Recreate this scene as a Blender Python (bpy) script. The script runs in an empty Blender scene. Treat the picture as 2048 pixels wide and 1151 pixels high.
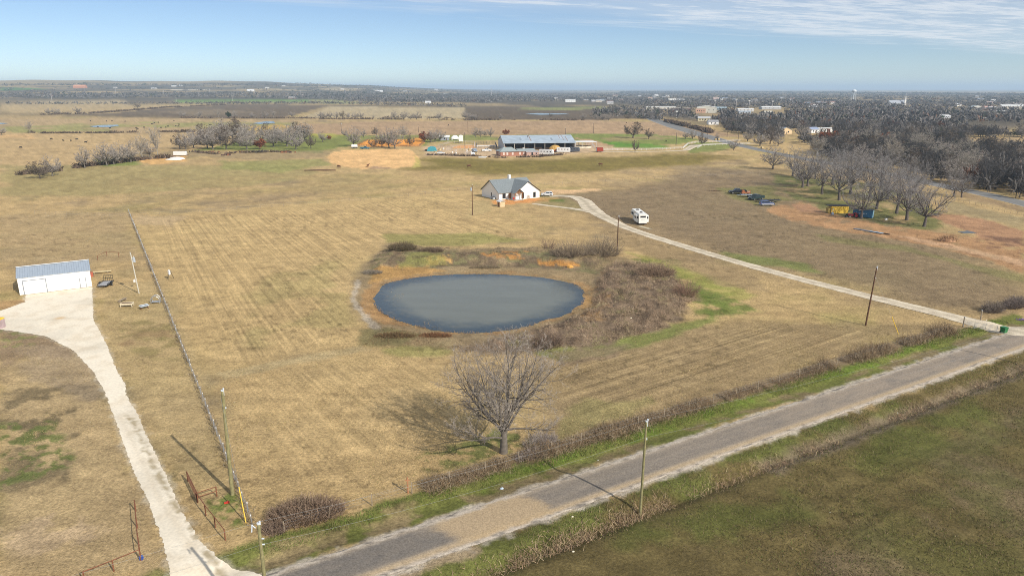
import bpy, math, random
import numpy as np
from mathutils import Vector, Matrix

# ------------------------------------------------------------------ camera, sky, sun, exposure
F, W, H, YH, CAMH = 1420.0, 2048, 1151, 177.0, 42.0
PITCH = math.atan((H / 2 - YH) / F)
SUN_EL, SUN_AZ = math.radians(33), math.radians(136)      # azimuth clockwise from +Y
scene = bpy.context.scene
cam = bpy.data.cameras.new("camera"); cam.sensor_width = 36; cam.lens = F / W * 36
cam.clip_start = 1; cam.clip_end = 200000
cam_o = bpy.data.objects.new("camera", cam); scene.collection.objects.link(cam_o)
cam_o.location = (0, 0, CAMH); cam_o.rotation_euler = (math.pi / 2 - PITCH, 0, 0)
scene.camera = cam_o

sun = bpy.data.lights.new("sun", 'SUN'); sun.energy = 4.85; sun.angle = math.radians(0.55); sun.color = (1, .94, .84)
sun_o = bpy.data.objects.new("sun", sun); scene.collection.objects.link(sun_o)
SD = Vector((math.sin(SUN_AZ) * math.cos(SUN_EL), math.cos(SUN_AZ) * math.cos(SUN_EL), math.sin(SUN_EL)))
sun_o.rotation_euler = SD.to_track_quat('Z', 'Y').to_euler(); sun_o.location = (60, -60, 120)

world = bpy.data.worlds.new("World"); scene.world = world; world.use_nodes = True
def build_world():
    nt = world.node_tree; N = nt.nodes; L = nt.links
    bg = N['Background']; bg.inputs['Strength'].default_value = 0.10
    sky = N.new('ShaderNodeTexSky'); sky.sky_type = 'NISHITA'; sky.sun_disc = False
    sky.sun_elevation = SUN_EL; sky.sun_rotation = SUN_AZ
    sky.altitude = 200; sky.air_density = 0.65; sky.dust_density = 0.0; sky.ozone_density = 2.5
    def math_(op, a, b=None, c=None, clamp=False):
        n = N.new('ShaderNodeMath'); n.operation = op; n.use_clamp = clamp
        for i, v in enumerate((a, b, c)):
            if v is None: continue
            if isinstance(v, (int, float)): n.inputs[i].default_value = v
            else: L.new(v, n.inputs[i])
        return n.outputs[0]
    tc = N.new('ShaderNodeTexCoord'); sep = N.new('ShaderNodeSeparateXYZ'); L.new(tc.outputs['Generated'], sep.inputs[0])
    z = math_('MAXIMUM', sep.outputs[2], 0.012)
    px = math_('DIVIDE', sep.outputs[0], z); py = math_('DIVIDE', sep.outputs[1], z)
    # cloud deck seen in plan: u along the deck's edge, v across it
    u = math_('ADD', math_('MULTIPLY', px, .85), math_('MULTIPLY', py, .53))
    v = math_('SUBTRACT', math_('MULTIPLY', py, .85), math_('MULTIPLY', px, .53))
    comb = N.new('ShaderNodeCombineXYZ'); L.new(math_('MULTIPLY', u, .26), comb.inputs[0]); L.new(math_('MULTIPLY', v, .9), comb.inputs[1])
    no = N.new('ShaderNodeTexNoise'); no.inputs['Scale'].default_value = 1.0; no.inputs['Detail'].default_value = 9
    no.inputs['Roughness'].default_value = .62; no.inputs['Distortion'].default_value = .5; L.new(comb.outputs[0], no.inputs['Vector'])
    comb2 = N.new('ShaderNodeCombineXYZ'); L.new(math_('MULTIPLY', u, 1.5), comb2.inputs[0]); L.new(math_('MULTIPLY', v, 3.6), comb2.inputs[1])
    no2 = N.new('ShaderNodeTexNoise'); no2.inputs['Scale'].default_value = 1.0; no2.inputs['Detail'].default_value = 8; no2.inputs['Roughness'].default_value = .7
    L.new(comb2.outputs[0], no2.inputs['Vector'])
    n = math_('ADD', math_('MULTIPLY', no.outputs['Fac'], .55), math_('MULTIPLY', no2.outputs['Fac'], .45))
    # distance inside the deck's edge (plan units of deck height)
    edge = math_('SUBTRACT', math_('ADD', math_('MULTIPLY', u, .09), 9.2), v)
    edge = math_('ADD', edge, math_('MULTIPLY', math_('SUBTRACT', no.outputs['Fac'], .5), 4.0))
    cov = math_('MULTIPLY', edge, .45, clamp=True)
    thr = math_('SUBTRACT', n, .40)
    a = math_('MULTIPLY', math_('MULTIPLY', thr, 6.5, clamp=True), cov)
    a = math_('MAXIMUM', math_('MULTIPLY', a, .74), math_('MULTIPLY', cov, .30))
    mix = N.new('ShaderNodeMix'); mix.data_type = 'RGBA'
    L.new(a, mix.inputs['Factor'])
    hsv = N.new('ShaderNodeHueSaturation'); hsv.inputs['Saturation'].default_value = 1.0; hsv.inputs['Value'].default_value = 1.03
    L.new(sky.outputs[0], hsv.inputs['Color'])
    L.new(hsv.outputs[0], mix.inputs['A']); mix.inputs['B'].default_value = (8.6, 8.9, 9.3, 1)
    L.new(mix.outputs['Result'], bg.inputs['Color'])
build_world()
vs = scene.view_settings; vs.view_transform = 'Standard'; vs.look = 'None'; vs.exposure = 0.0; vs.gamma = 1.0; vs.use_curve_mapping = False
scene.cycles.use_denoising = True; scene.cycles.denoising_prefilter = 'NONE'; scene.cycles.filter_width = 0.95; scene.cycles.max_bounces = 6; scene.cycles.volume_bounces = 1
scene.cycles.transparent_max_bounces = 8; scene.cycles.caustics_reflective = False; scene.cycles.caustics_refractive = False

# ------------------------------------------------------------------ maths helpers
rng = np.random.default_rng(7); R = random.Random(11)
CP, SP = math.cos(PITCH), math.sin(PITCH)
def G(px, py, z=0.0):
    """ground point under a pixel of the photograph, on the level z"""
    a = (px - W / 2) / F; b = -(py - H / 2) / F
    d = (a, CP + b * SP, -SP + b * CP); t = (z - CAMH) / d[2]
    return d[0] * t, d[1] * t
def hash2(i, j, s):
    n = (i.astype(np.int64) * 374761393 + j.astype(np.int64) * 668265263 + s * 974634777) & 0xffffffff
    n = ((n ^ (n >> 13)) * 1274126177) & 0xffffffff
    return ((n ^ (n >> 16)) & 0xffff) / 65535.0
def vnoise(x, y, s=0):
    xi = np.floor(x); yi = np.floor(y); fx = x - xi; fy = y - yi
    fx = fx * fx * (3 - 2 * fx); fy = fy * fy * (3 - 2 * fy)
    a = hash2(xi, yi, s); b = hash2(xi + 1, yi, s); c = hash2(xi, yi + 1, s); d = hash2(xi + 1, yi + 1, s)
    return (a * (1 - fx) + b * fx) * (1 - fy) + (c * (1 - fx) + d * fx) * fy
def fbm(x, y, s=0, o=4):
    t = 0; amp = .5; tot = 0
    for k in range(o):
        t = t + amp * vnoise(x, y, s + k); tot += amp; amp *= .55; x = x * 2.03 + 11.3; y = y * 2.03 + 5.7
    return t / tot
def sstep(a, b, x):
    t = np.clip((x - a) / (b - a), 0, 1); return t * t * (3 - 2 * t)
def sdpoly(X, Y, P):
    """signed distance to a polygon, positive inside"""
    P = np.asarray(P, float); d = np.full(X.shape, 1e18); ins = np.zeros(X.shape, bool); n = len(P)
    for i in range(n):
        x1, y1 = P[i]; x2, y2 = P[(i + 1) % n]; ex, ey = x2 - x1, y2 - y1
        wx, wy = X - x1, Y - y1; t = np.clip((wx * ex + wy * ey) / (ex * ex + ey * ey + 1e-12), 0, 1)
        d = np.minimum(d, (wx - ex * t) ** 2 + (wy - ey * t) ** 2)
        if y1 != y2:
            c = ((y1 <= Y) != (y2 <= Y)) & (X < (x2 - x1) * (Y - y1) / (y2 - y1) + x1); ins ^= c
    return np.where(ins, 1, -1) * np.sqrt(d)
def sdline(X, Y, P):
    d = np.full(X.shape, 1e18)
    for (x1, y1), (x2, y2) in zip(P[:-1], P[1:]):
        ex, ey = x2 - x1, y2 - y1; wx, wy = X - x1, Y - y1
        t = np.clip((wx * ex + wy * ey) / (ex * ex + ey * ey + 1e-12), 0, 1)
        d = np.minimum(d, (wx - ex * t) ** 2 + (wy - ey * t) ** 2)
    return np.sqrt(d)

# ------------------------------------------------------------------ terrain
WATER_Z = -0.45
POND_PX = [(747,600),(751,582),(768,569),(800,560),(850,553),(900,549.5),(960,548),(1020,549),(1080,553),(1120,559),(1150,569),(1165,582),(1167,597),(1155,615),(1120,632),(1060,650),(1000,661),(940,665),(890,662),(840,652),(790,637),(760,620)]
POND = [G(x, y, WATER_Z) for x, y in POND_PX]
def chaikin(P):
    Q = []
    for a, b in zip(P, P[1:] + P[:1]): Q += [(a[0] * .75 + b[0] * .25, a[1] * .75 + b[1] * .25), (a[0] * .25 + b[0] * .75, a[1] * .25 + b[1] * .75)]
    return Q
POND = chaikin(POND)
RD = np.array((.8605, .5095)); RN = np.array((-.5095, .8605)); RP0 = np.array((0.0, 64.25)); RHW = 2.85   # the county road
BERM = [G(*p) for p in [(1175,560),(1215,530),(1290,530),(1370,570),(1385,610),(1330,650),(1230,680),(1120,700),(1030,700),(960,690),(1000,675),(1090,655),(1165,625),(1195,595)]]
BERM2 = [G(*p) for p in [(745,520),(790,488),(900,500),(1080,498),(1210,512),(1200,535),(1080,528),(900,525),(800,535),(740,545)]]
def T(x, y):
    sc = np.isscalar(x); x = np.atleast_1d(np.asarray(x, float)); y = np.atleast_1d(np.asarray(y, float)); z = np.zeros(x.shape)
    m = (np.abs(x) < 70) & (y > 95) & (y < 240)
    if m.any():
        X, Y = x[m], y[m]; s = sdpoly(X, Y, POND); nz = fbm(X * .35, Y * .35, 3, 3) - .5
        zz = WATER_Z - .42 * sstep(-.2, 4, s) + (.45 - .0) * sstep(.5, 5.5, -s + nz * 1.5)
        nz2 = fbm(X * .9, Y * .9, 6, 3) - .5; b = sstep(-1.0, 4.5, sdpoly(X, Y, BERM) + nz * 3) * (1.1 + nz * 1.4 + nz2 * 1.0); b2 = sstep(-1.5, 4, sdpoly(X, Y, BERM2) + nz * 3) * (1.0 + nz * 1.2)
        z[m] = zz + b + b2
    m = (y > 30) & (y < 260) & (x > -130) & (x < 160)
    if m.any():
        q = (x[m] - RP0[0]) * RN[0] + (y[m] - RP0[1]) * RN[1]     # across the road, + on the far side
        z[m] -= .75 * np.exp(-((q + 6.6) / 1.3) ** 2) + .35 * np.exp(-((q - 5.2) / 1.4) ** 2)
    r = np.hypot(x, y); az = np.degrees(np.arctan2(x, y))
    hl = sstep(3, -22, az); m = r > 1500
    z = z + np.where(m, hl * (np.clip((r - 2300) / 4200, 0, 1) ** 1.15) * 100 * (1 + .03 * np.sin(az * .55) + .02 * np.sin(az * 1.7 + 1)), 0)
    return float(z[0]) if sc else z
_tt = np.geomspace(45, 45000, 900)
def at(px, py):
    """point of the terrain under a pixel of the photograph"""
    if py > 215:
        z = 0.0
        for _ in range(4): x, y = G(px, py, z); z = T(x, y)
        return x, y, z
    a = (px - W / 2) / F; b = -(py - H / 2) / F; d = np.array((a, CP + b * SP, -SP + b * CP))
    p = d[None] * _tt[:, None]; below = p[:, 2] + CAMH - T(p[:, 0], p[:, 1])
    k = np.argmax(below < 0) if (below < 0).any() else len(_tt) - 1
    f = below[k - 1] / (below[k - 1] - below[k]) if below[k] < 0 else 1
    q = p[k - 1] * (1 - f) + p[k] * f
    return float(q[0]), float(q[1]), float(T(q[0], q[1]))
def hgt(px, py, pty):
    """height of an upright thing whose foot is at (px, py) and whose top reaches the row pty"""
    x, y, z0 = at(px, py); lo, hi = 0, 90
    for _ in range(40):
        m = (lo + hi) / 2; zz = z0 + m - CAMH; f = y * CP - zz * SP; u = y * SP + zz * CP
        if H / 2 - F * u / f > pty: lo = m
        else: hi = m
    return lo
def world(poly): return [at(*p)[:2] for p in poly]

# ------------------------------------------------------------------ materials
MATS = {}
def mat(name, col, rough=.8, var=.18, scale=1.5, metal=0.0, spec=.3, bump=0.0, bscale=8, detail=4, attr=False, wave=None):
    if name in MATS: return MATS[name]
    m = bpy.data.materials.new(name); m.use_nodes = True; nt = m.node_tree; N = nt.nodes; L = nt.links; b = N['Principled BSDF']
    b.inputs['Roughness'].default_value = rough; b.inputs['Metallic'].default_value = metal; b.inputs['Specular IOR Level'].default_value = spec
    geo = N.new('ShaderNodeNewGeometry') if attr else N.new('ShaderNodeTexCoord')
    vec = geo.outputs['Position'] if attr else geo.outputs['Object']
    no = N.new('ShaderNodeTexNoise'); no.inputs['Scale'].default_value = scale; no.inputs['Detail'].default_value = detail; L.new(vec, no.inputs['Vector'])
    mr = N.new('ShaderNodeMapRange'); mr.inputs['From Min'].default_value = .3; mr.inputs['From Max'].default_value = .7
    mr.inputs['To Min'].default_value = 1 - var; mr.inputs['To Max'].default_value = 1 + var; L.new(no.outputs['Fac'], mr.inputs['Value'])
    mx = N.new('ShaderNodeVectorMath'); mx.operation = 'SCALE'; L.new(mr.outputs['Result'], mx.inputs['Scale'])
    if attr:
        at_ = N.new('ShaderNodeAttribute'); at_.attribute_name = 'Col'; L.new(at_.outputs['Color'], mx.inputs[0])
    else: mx.inputs[0].default_value = col[:3]
    L.new(mx.outputs[0], b.inputs['Base Color'])
    if bump:
        n2 = N.new('ShaderNodeTexNoise'); n2.inputs['Scale'].default_value = bscale; n2.inputs['Detail'].default_value = 3; L.new(vec, n2.inputs['Vector'])
        bp = N.new('ShaderNodeBump'); bp.inputs['Strength'].default_value = 1; bp.inputs['Distance'].default_value = bump
        L.new(n2.outputs['Fac'], bp.inputs['Height']); L.new(bp.outputs[0], b.inputs['Normal'])
    MATS[name] = m; return m
WHITE = mat('white_paint', (.78, .77, .74), .5, .05); CREAM = mat('cream_paint', (.68, .62, .48), .6, .1); BLACK = mat('black_steel', (.022, .022, .024), .5, .2)
DARKGLASS = mat('dark_glass', (.02, .025, .03), .08, .05, spec=.6); STEEL = mat('galvanised_steel', (.45, .47, .49), .4, .15, metal=.6)
RUST = mat('rusty_pipe', (.21, .085, .045), .85, .35, 6); WOOD = mat('weathered_wood', (.30, .24, .17), .85, .25, 5); TIMBER = mat('stained_timber', (.30, .135, .05), .7, .25, 4)
POLE_OLD = mat('greenish_pole_wood', (.25, .225, .11), .85, .25, 3); POLE_BROWN = mat('brown_pole_wood', (.12, .062, .035), .85, .25, 3)
TYRE = mat('tyre_rubber', (.02, .02, .02), .8, .1); RIM = mat('wheel_rim', (.5, .5, .5), .3, .1, metal=.7)
INSUL = mat('pale_insulator', (.62, .66, .70), .35, .1); ASH = mat('attr_rough', (1, 1, 1), .92, .22, 2.5, attr=True, spec=.12)
GREYTIN = mat('grey_tin', (.30, .34, .39), .45, .15, 1, metal=.35); DARKTIN = mat('dark_tin', (.10, .10, .11), .6, .2)
YELLOW = mat('yellow_guard', (.75, .48, .04), .5, .12)

# ------------------------------------------------------------------ mesh helpers
C = scene.collection
class MB:
    """collects shapes for ONE mesh"""
    def __init__(s): s.v = []; s.f = []
    def quad(s, *p):
        n = len(s.v); s.v += [tuple(q) for q in p]; s.f.append(tuple(range(n, n + len(p)))); return s
    def box(s, c, d, rz=0.0, taper=1.0):
        n = len(s.v); cx, cy, cz = c; hx, hy, hz = d[0] / 2, d[1] / 2, d[2] / 2; co, si = math.cos(rz), math.sin(rz)
        for k, (a, b, e) in enumerate([(-1,-1,-1),(1,-1,-1),(1,1,-1),(-1,1,-1),(-1,-1,1),(1,-1,1),(1,1,1),(-1,1,1)]):
            t = taper if e > 0 else 1; x, y = a * hx * t, b * hy * t
            s.v.append((cx + x * co - y * si, cy + x * si + y * co, cz + e * hz))
        s.f += [tuple(n + i for i in q) for q in ((0,3,2,1),(4,5,6,7),(0,1,5,4),(1,2,6,5),(2,3,7,6),(3,0,4,7))]; return s
    def b2(s, x0, x1, y0, y1, z0, z1): return s.box(((x0 + x1) / 2, (y0 + y1) / 2, (z0 + z1) / 2), (x1 - x0, y1 - y0, z1 - z0))
    def tube(s, pts, rad, sides=6, cap=True):
        pts = [Vector(p) for p in pts]; n0 = len(s.v)
        if not isinstance(rad, (list, tuple)): rad = [rad] * len(pts)
        for i, p in enumerate(pts):
            d = (pts[min(i + 1, len(pts) - 1)] - pts[max(i - 1, 0)]); d = d.normalized() if d.length > 1e-9 else Vector((0, 0, 1))
            a = d.cross(Vector((0, 0, 1)) if abs(d.z) < .9 else Vector((1, 0, 0))).normalized(); b = d.cross(a)
            for k in range(sides):
                t = 2 * math.pi * k / sides; s.v.append(tuple(p + (a * math.cos(t) + b * math.sin(t)) * rad[i]))
        for i in range(len(pts) - 1):
            for k in range(sides):
                k2 = (k + 1) % sides; s.f.append((n0 + i * sides + k, n0 + i * sides + k2, n0 + (i + 1) * sides + k2, n0 + (i + 1) * sides + k))
        if cap:
            s.f.append(tuple(n0 + k for k in range(sides))[::-1]); e = n0 + (len(pts) - 1) * sides; s.f.append(tuple(e + k for k in range(sides)))
        return s
    def prism(s, prof, y0, y1, axis='y'):
        """closed outline (a, z) swept along y (or along x)"""
        n = len(s.v); k = len(prof)
        for yy in (y0, y1):
            for a, z in prof: s.v.append((a, yy, z) if axis == 'y' else (yy, a, z))
        s.f.append(tuple(range(n, n + k))); s.f.append(tuple(range(n + k, n + 2 * k))[::-1])
        for i in range(k):
            j = (i + 1) % k; s.f.append((n + i, n + k + i, n + k + j, n + j))
        return s
    def dome(s, c, r, rz, seg=10, rings=4):
        n = len(s.v)
        for i in range(rings):
            t = math.pi / 2 * i / rings
            for k in range(seg):
                a = 2 * math.pi * k / seg; s.v.append((c[0] + r[0] * math.cos(t) * math.cos(a), c[1] + r[1] * math.cos(t) * math.sin(a), c[2] + rz * math.sin(t)))
        s.v.append((c[0], c[1], c[2] + rz))
        for i in range(rings - 1):
            for k in range(seg): k2 = (k + 1) % seg; s.f.append((n + i * seg + k, n + i * seg + k2, n + (i + 1) * seg + k2, n + (i + 1) * seg + k))
        for k in range(seg): s.f.append((n + (rings - 1) * seg + k, n + (rings - 1) * seg + (k + 1) % seg, n + rings * seg))
        return s
    def mesh(s, name, m, smooth=False):
        me = bpy.data.meshes.new(name); me.from_pydata(s.v, [], s.f); me.materials.append(m)
        if smooth: me.polygons.foreach_set('use_smooth', [True] * len(me.polygons))
        me.update(); return me
    def build(s, name, m, parent=None, smooth=False, loc=None):
        o = bpy.data.objects.new(name, s.mesh(name, m, smooth)); C.objects.link(o); o.parent = parent
        if loc: o.location = loc
        return o
def npmesh(name, V, Fq, m, Col=None, smooth=False, corners=None):
    """mesh from arrays; Fq is (n,3) or (n,4)"""
    me = bpy.data.meshes.new(name); V = np.asarray(V, np.float32); Fq = np.asarray(Fq, np.int32); k = Fq.shape[1]
    me.vertices.add(len(V)); me.vertices.foreach_set('co', V.ravel())
    me.loops.add(Fq.size); me.loops.foreach_set('vertex_index', Fq.ravel())
    me.polygons.add(len(Fq)); me.polygons.foreach_set('loop_start', np.arange(0, Fq.size, k, dtype=np.int32))
    if smooth: me.polygons.foreach_set('use_smooth', np.ones(len(Fq), bool))
    if Col is not None:
        a = me.color_attributes.new('Col', 'FLOAT_COLOR', 'POINT'); c4 = np.ones((len(V), 4), np.float32); c4[:, :3] = Col; a.data.foreach_set('color', c4.ravel())
    me.materials.append(m); me.update(calc_edges=True); return me
def link(name, me, parent=None, loc=None):
    o = bpy.data.objects.new(name, me); C.objects.link(o); o.parent = parent
    if loc is not None: o.location = loc
    return o
def tag(o, label=None, cat=None, group=None, kind=None):
    if label: o['label'] = label
    if cat: o['category'] = cat
    if group: o['group'] = group
    if kind: o['kind'] = kind
    return o
def thing(name, label, cat, loc=(0, 0, 0), rz=0.0, group=None):
    o = bpy.data.objects.new(name, None); C.objects.link(o); o.location = loc; o.rotation_euler = (0, 0, rz); o.empty_display_size = .5
    return tag(o, label, cat, group)
def copy_tree(o, parent=None):
    c = o.copy(); C.objects.link(c); c.parent = parent
    for ch in list(o.children): copy_tree(ch, c)
    return c
YARD = [G(*p) for p in [(345,1165),(325,1080),(296,1000),(266,940),(238,860),(212,790),(186,742),(146,700),(90,672),(-40,652),(-40,625),(0,622),(50,604),(52,590),(184,574),(187,640),(214,690),(233,740),(251,770),(252,790),(276,830),(302,890),(332,950),(362,1020),(402,1085),(450,1125),(500,1138),(560,1165)]]
# ------------------------------------------------------------------ the ground sheet
def build_ground():
    az = np.radians(np.concatenate([np.linspace(-180, -46, 40, endpoint=False), np.linspace(-46, -39, 20, endpoint=False), np.linspace(-39, 39, 740, endpoint=False), np.linspace(39, 46, 20, endpoint=False), np.linspace(46, 180, 40, endpoint=False)]))
    rows = np.concatenate([np.linspace(1250, 200, 385, endpoint=False), np.linspace(200, 179.5, 60)])
    rad = CAMH / np.tan(np.arctan((rows - H / 2) / F) + PITCH)
    rad = np.concatenate([[8, 20, 32, 42], rad, np.geomspace(rad[-1] * 1.15, 60000, 10)]); rad = np.sort(rad)
    A, Rr = np.meshgrid(az, rad); X = (Rr * np.sin(A)).ravel(); Y = (Rr * np.cos(A)).ravel()
    Z = T(X, Y)
    Z += np.where((np.hypot(X, Y) < 400), (fbm(X * .12, Y * .12, 40, 3) - .5) * .16, 0)
    nA, nR = len(az), len(rad)
    idx = np.arange(nA * nR).reshape(nR, nA); nxt = np.roll(idx, -1, 1)
    Fq = np.stack([idx[:-1], idx[1:], nxt[1:], nxt[:-1]], -1).reshape(-1, 4)[:, ::-1]
    # --- colour of the ground cover itself
    n1 = fbm(X / 34, Y / 34, 1); n2 = fbm(X / 9, Y / 9, 5); n3 = fbm(X / 2.2, Y / 2.2, 9); n4 = fbm(X / 140, Y / 140, 13)
    nf = fbm(X / 420, Y / 260, 17)
    tan, olive, green, brown = (np.array(c) for c in ((.49, .345, .165), (.325, .26, .10), (.125, .185, .035), (.25, .185, .115)))
    def lerp(a, b, t): return a + (b - a) * t[:, None]
    col = lerp(np.tile(tan, (len(X), 1)), olive, .85 * sstep(.46, .74, n1 * .55 + n2 * .45))
    col = lerp(col, brown, .75 * sstep(.5, .75, n4 * .5 + n2 * .5))
    rr = np.hypot(X, Y)
    far = sstep(900, 1700, rr); col = lerp(col, np.array((.30, .225, .12)), far * .8); col = lerp(col, np.array((.16, .125, .08)), far * sstep(.45, .62, nf))
    def paint(poly, c, soft=1.5, amp=3.0, alpha=1.0, nsc=4.0, seed=50, patch=None, wpoly=None):
        P = wpoly or world(poly); P = np.array(P); mg = soft + amp
        m = np.where((X > P[:, 0].min() - mg) & (X < P[:, 0].max() + mg) & (Y > P[:, 1].min() - mg) & (Y < P[:, 1].max() + mg))[0]
        if not len(m): return
        x, y = X[m], Y[m]; s = sdpoly(x, y, P) + (fbm(x / nsc, y / nsc, seed, 4) - .5) * 2 * amp
        k = sstep(-soft, soft, s) * alpha
        if patch: k = k * sstep(patch[0], patch[1], fbm(x / patch[2], y / patch[2], seed + 7, 4))
        col[m] = col[m] + (np.array(c) - col[m]) * k[:, None]
    rowm = np.zeros((len(X), 3))
    def stripes(poly, d, amp):
        """mown rows: mask and row direction are handed to the material"""
        P = np.array(world(poly)); m = np.where((X > P[:, 0].min()) & (X < P[:, 0].max()) & (Y > P[:, 1].min()) & (Y < P[:, 1].max()))[0]
        k = sstep(0, 6, sdpoly(X[m], Y[m], P)); d = np.array(d) / np.hypot(*d); kk = k > 0; rowm[m[kk], 0] = np.maximum(rowm[m[kk], 0], k[kk] * amp); rowm[m[kk], 1] = d[0] * .5 + .5; rowm[m[kk], 2] = d[1] * .5 + .5
    # far country, back to front
    paint([(0,174),(115,179.5),(0,182)], (.10,.20,.05), 20, 25, nsc=120)
    paint([(120,179),(400,177),(560,180),(400,186),(100,186)], (.36,.27,.15), 40, 50, nsc=200, alpha=.9)
    paint([(340,179),(420,178),(420,180),(350,181)], (.78,.68,.52), 8, 6)
    paint([(440,172),(640,174),(760,178),(640,183),(430,178)], (.42,.33,.19), 40, 60, nsc=200, alpha=.9)
    paint([(0,200),(240,198),(330,200),(240,205),(0,206)], (.40,.31,.18), 6, 10, nsc=60)
    paint([(350,198),(500,197.5),(640,200),(720,205),(520,206.5),(350,204.5)], (.17,.26,.07), 8, 8, nsc=60)
    paint([(620,201),(760,203),(720,207),(600,206)], (.30,.29,.12), 10, 10, nsc=60)
    paint([(0,208),(380,209),(460,212),(350,216),(250,224),(120,230),(0,228)], (.42,.31,.16), 4, 6, nsc=30)
    paint([(120,229),(230,226),(330,215),(470,209),(660,210),(640,216),(595,228),(565,236),(420,237),(250,234)], (.155,.115,.075), 4, 8, nsc=40)
    paint([(300,222),(420,218),(520,224),(400,232)], (.25,.19,.12), 8, 12, .6, nsc=30)
    paint([(655,213.5),(930,215.5),(932,236.5),(600,236.5),(640,222)], (.43,.34,.20), 4, 5, nsc=40)
    paint([(932,215),(1170,213),(1310,226),(1310,237),(1170,240),(932,241)], (.135,.10,.065), 5, 8, nsc=40)
    paint([(1040,215),(1180,212),(1240,216),(1150,220),(1040,219)], (.24,.24,.09), 8, 10, nsc=40)
    paint([(0,238),(350,236),(620,238),(600,262),(300,268),(0,262)], (.42,.30,.16), 3, 6, nsc=30)
    paint([(0,256),(120,248),(330,243),(540,243),(700,252),(560,262),(380,260),(150,264),(0,264)], (.27,.27,.09), 4, 9, .75, nsc=22, patch=(.35,.6,40))
    paint([(500,253),(560,249),(600,255),(560,262),(500,262)], (.52,.33,.10), 3, 5, .7, nsc=20)
    paint([(590,247),(900,241.5),(1180,241),(1310,243),(1400,256),(1500,276),(1380,271),(1200,269),(900,269),(700,270),(560,264)], (.40,.27,.155), 3, 5, nsc=30)
    paint([(0,266),(340,268),(500,272),(360,290),(130,330),(0,350)], (.47,.33,.165), 2.5, 6, nsc=25)
    paint([(0,268),(60,270),(75,277),(0,277)], (.55,.36,.17), 3, 4, nsc=15)
    paint([(0,224),(230,231),(620,238),(600,240),(220,235),(0,230)], (.20,.15,.08), 3, 4, .6)
    paint([(500,276),(620,268),(720,271),(712,288),(655,300),(640,306),(540,302),(420,300),(380,303)], (.185,.215,.055), 2, 7, .9, nsc=14)
    paint([(560,268),(640,266),(720,271),(640,275)], (.36,.33,.06), 2, 4, .7, nsc=10)
    paint([(360,300),(470,305),(560,303),(700,301),(640,315),(520,320),(380,312)], (.30,.23,.13), 2, 3, .6, nsc=8)
    paint([(265,318),(330,316),(370,309),(372,322),(300,330)], (.66,.40,.16), 1.5, 2.5, nsc=6)
    paint([(190,318),(270,318),(280,330),(200,334)], (.19,.25,.06), 2, 3, .8, nsc=8)
    paint([(720,271),(900,270),(980,272),(1010,280),(860,284),(850,291),(720,288)], (.21,.235,.065), 2, 5, .85, nsc=14)
    paint([(1000,270),(1160,268),(1300,268),(1400,278),(1370,287),(1230,294),(1180,290),(1140,276)], (.20,.235,.06), 2, 6, .95, nsc=16)
    paint([(1200,275),(1310,272),(1360,277),(1220,283)], (.34,.25,.13), 2, 5, .7, nsc=14)
    paint([(1190,284),(1260,286),(1340,291),(1330,296),(1220,296)], (.10,.24,.03), 2, 4, .8, nsc=10)
    paint([(1370,292),(1400,282),(1490,290),(1450,300),(1380,306)], (.17,.22,.05), 2, 4, .8, nsc=10)
    paint([(840,318),(1000,318),(1240,314),(1400,306),(1470,312),(1380,330),(1180,345),(960,348),(840,338)], (.165,.132,.026), 14, 16, .82, nsc=26)
    paint([(0,330),(250,332),(600,330),(660,345),(500,372),(200,392),(0,392)], (.34,.275,.12), 3, 8, .8, nsc=20)
    paint([(200,360),(500,350),(900,352),(960,372),(600,392),(250,402)], (.37,.275,.125), 3, 8, .6, nsc=24, patch=(.4,.6,22))
    paint([(430,322),(640,318),(660,330),(560,345),(440,338)], (.27,.27,.09), 2, 6, .7, nsc=14)
    paint([(845,294),(930,288),(1010,289),(1200,290),(1262,298),(1190,304),(1080,312),(940,313),(850,312)], (.54,.39,.24), 1.5, 2.5, .95, nsc=7)
    paint([(1150,276),(1190,280),(1230,292),(1180,292)], (.48,.30,.18), 1.5, 3, .9, nsc=8)
    paint([(712,291),(735,279.5),(842,277),(850,284),(838,293),(760,294)], (.72,.30,.06), 1, 1.2, nsc=6)
    paint([(654,312),(668,303),(700,299.5),(820,299),(832,308),(842,322),(828,332),(790,336.5),(730,338),(690,334),(662,326)], (.73,.455,.205), 1.0, 1.5, nsc=7)
    paint([(742,333),(790,334),(770,338),(735,338)], (.40,.26,.15), .8, 1, nsc=4)
    paint([(828,310),(842,322),(838,334),(824,337),(832,322)], (.50,.42,.12), 1, 1.5, .8, nsc=4)
    # right: brown pasture, red earth, grove
    paint([(1100,395),(1400,345),(1560,330),(1640,420),(2048,520),(2048,640),(1900,628),(1600,560),(1300,480)], (.215,.158,.098), 14, 16, .82, nsc=25)
    paint([(1350,330),(1480,320),(1560,340),(1480,365),(1350,360)], (.20,.15,.095), 4, 10, .7, nsc=20, patch=(.4,.62,20))
    paint([(1170,345),(1500,320),(1540,350),(1400,365),(1200,372)], (.36,.265,.15), 4, 9, .6, nsc=22, patch=(.42,.6,16))
    paint([(1440,376),(1540,372),(1580,400),(1540,415),(1450,395)], (.19,.19,.06), 2, 5, .65, nsc=9)
    paint([(1535,345),(1620,355),(1720,362),(1830,385),(1905,432),(1905,458),(1850,462),(1770,450),(1690,432),(1640,418),(1600,400),(1545,370)], (.165,.172,.06), 2, 6, .88, nsc=12, patch=(.28,.5,7))
    paint([(1620,370),(1760,370),(1830,400),(1700,400)], (.27,.22,.11), 2, 5, .55, nsc=9, patch=(.45,.6,10))
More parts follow.
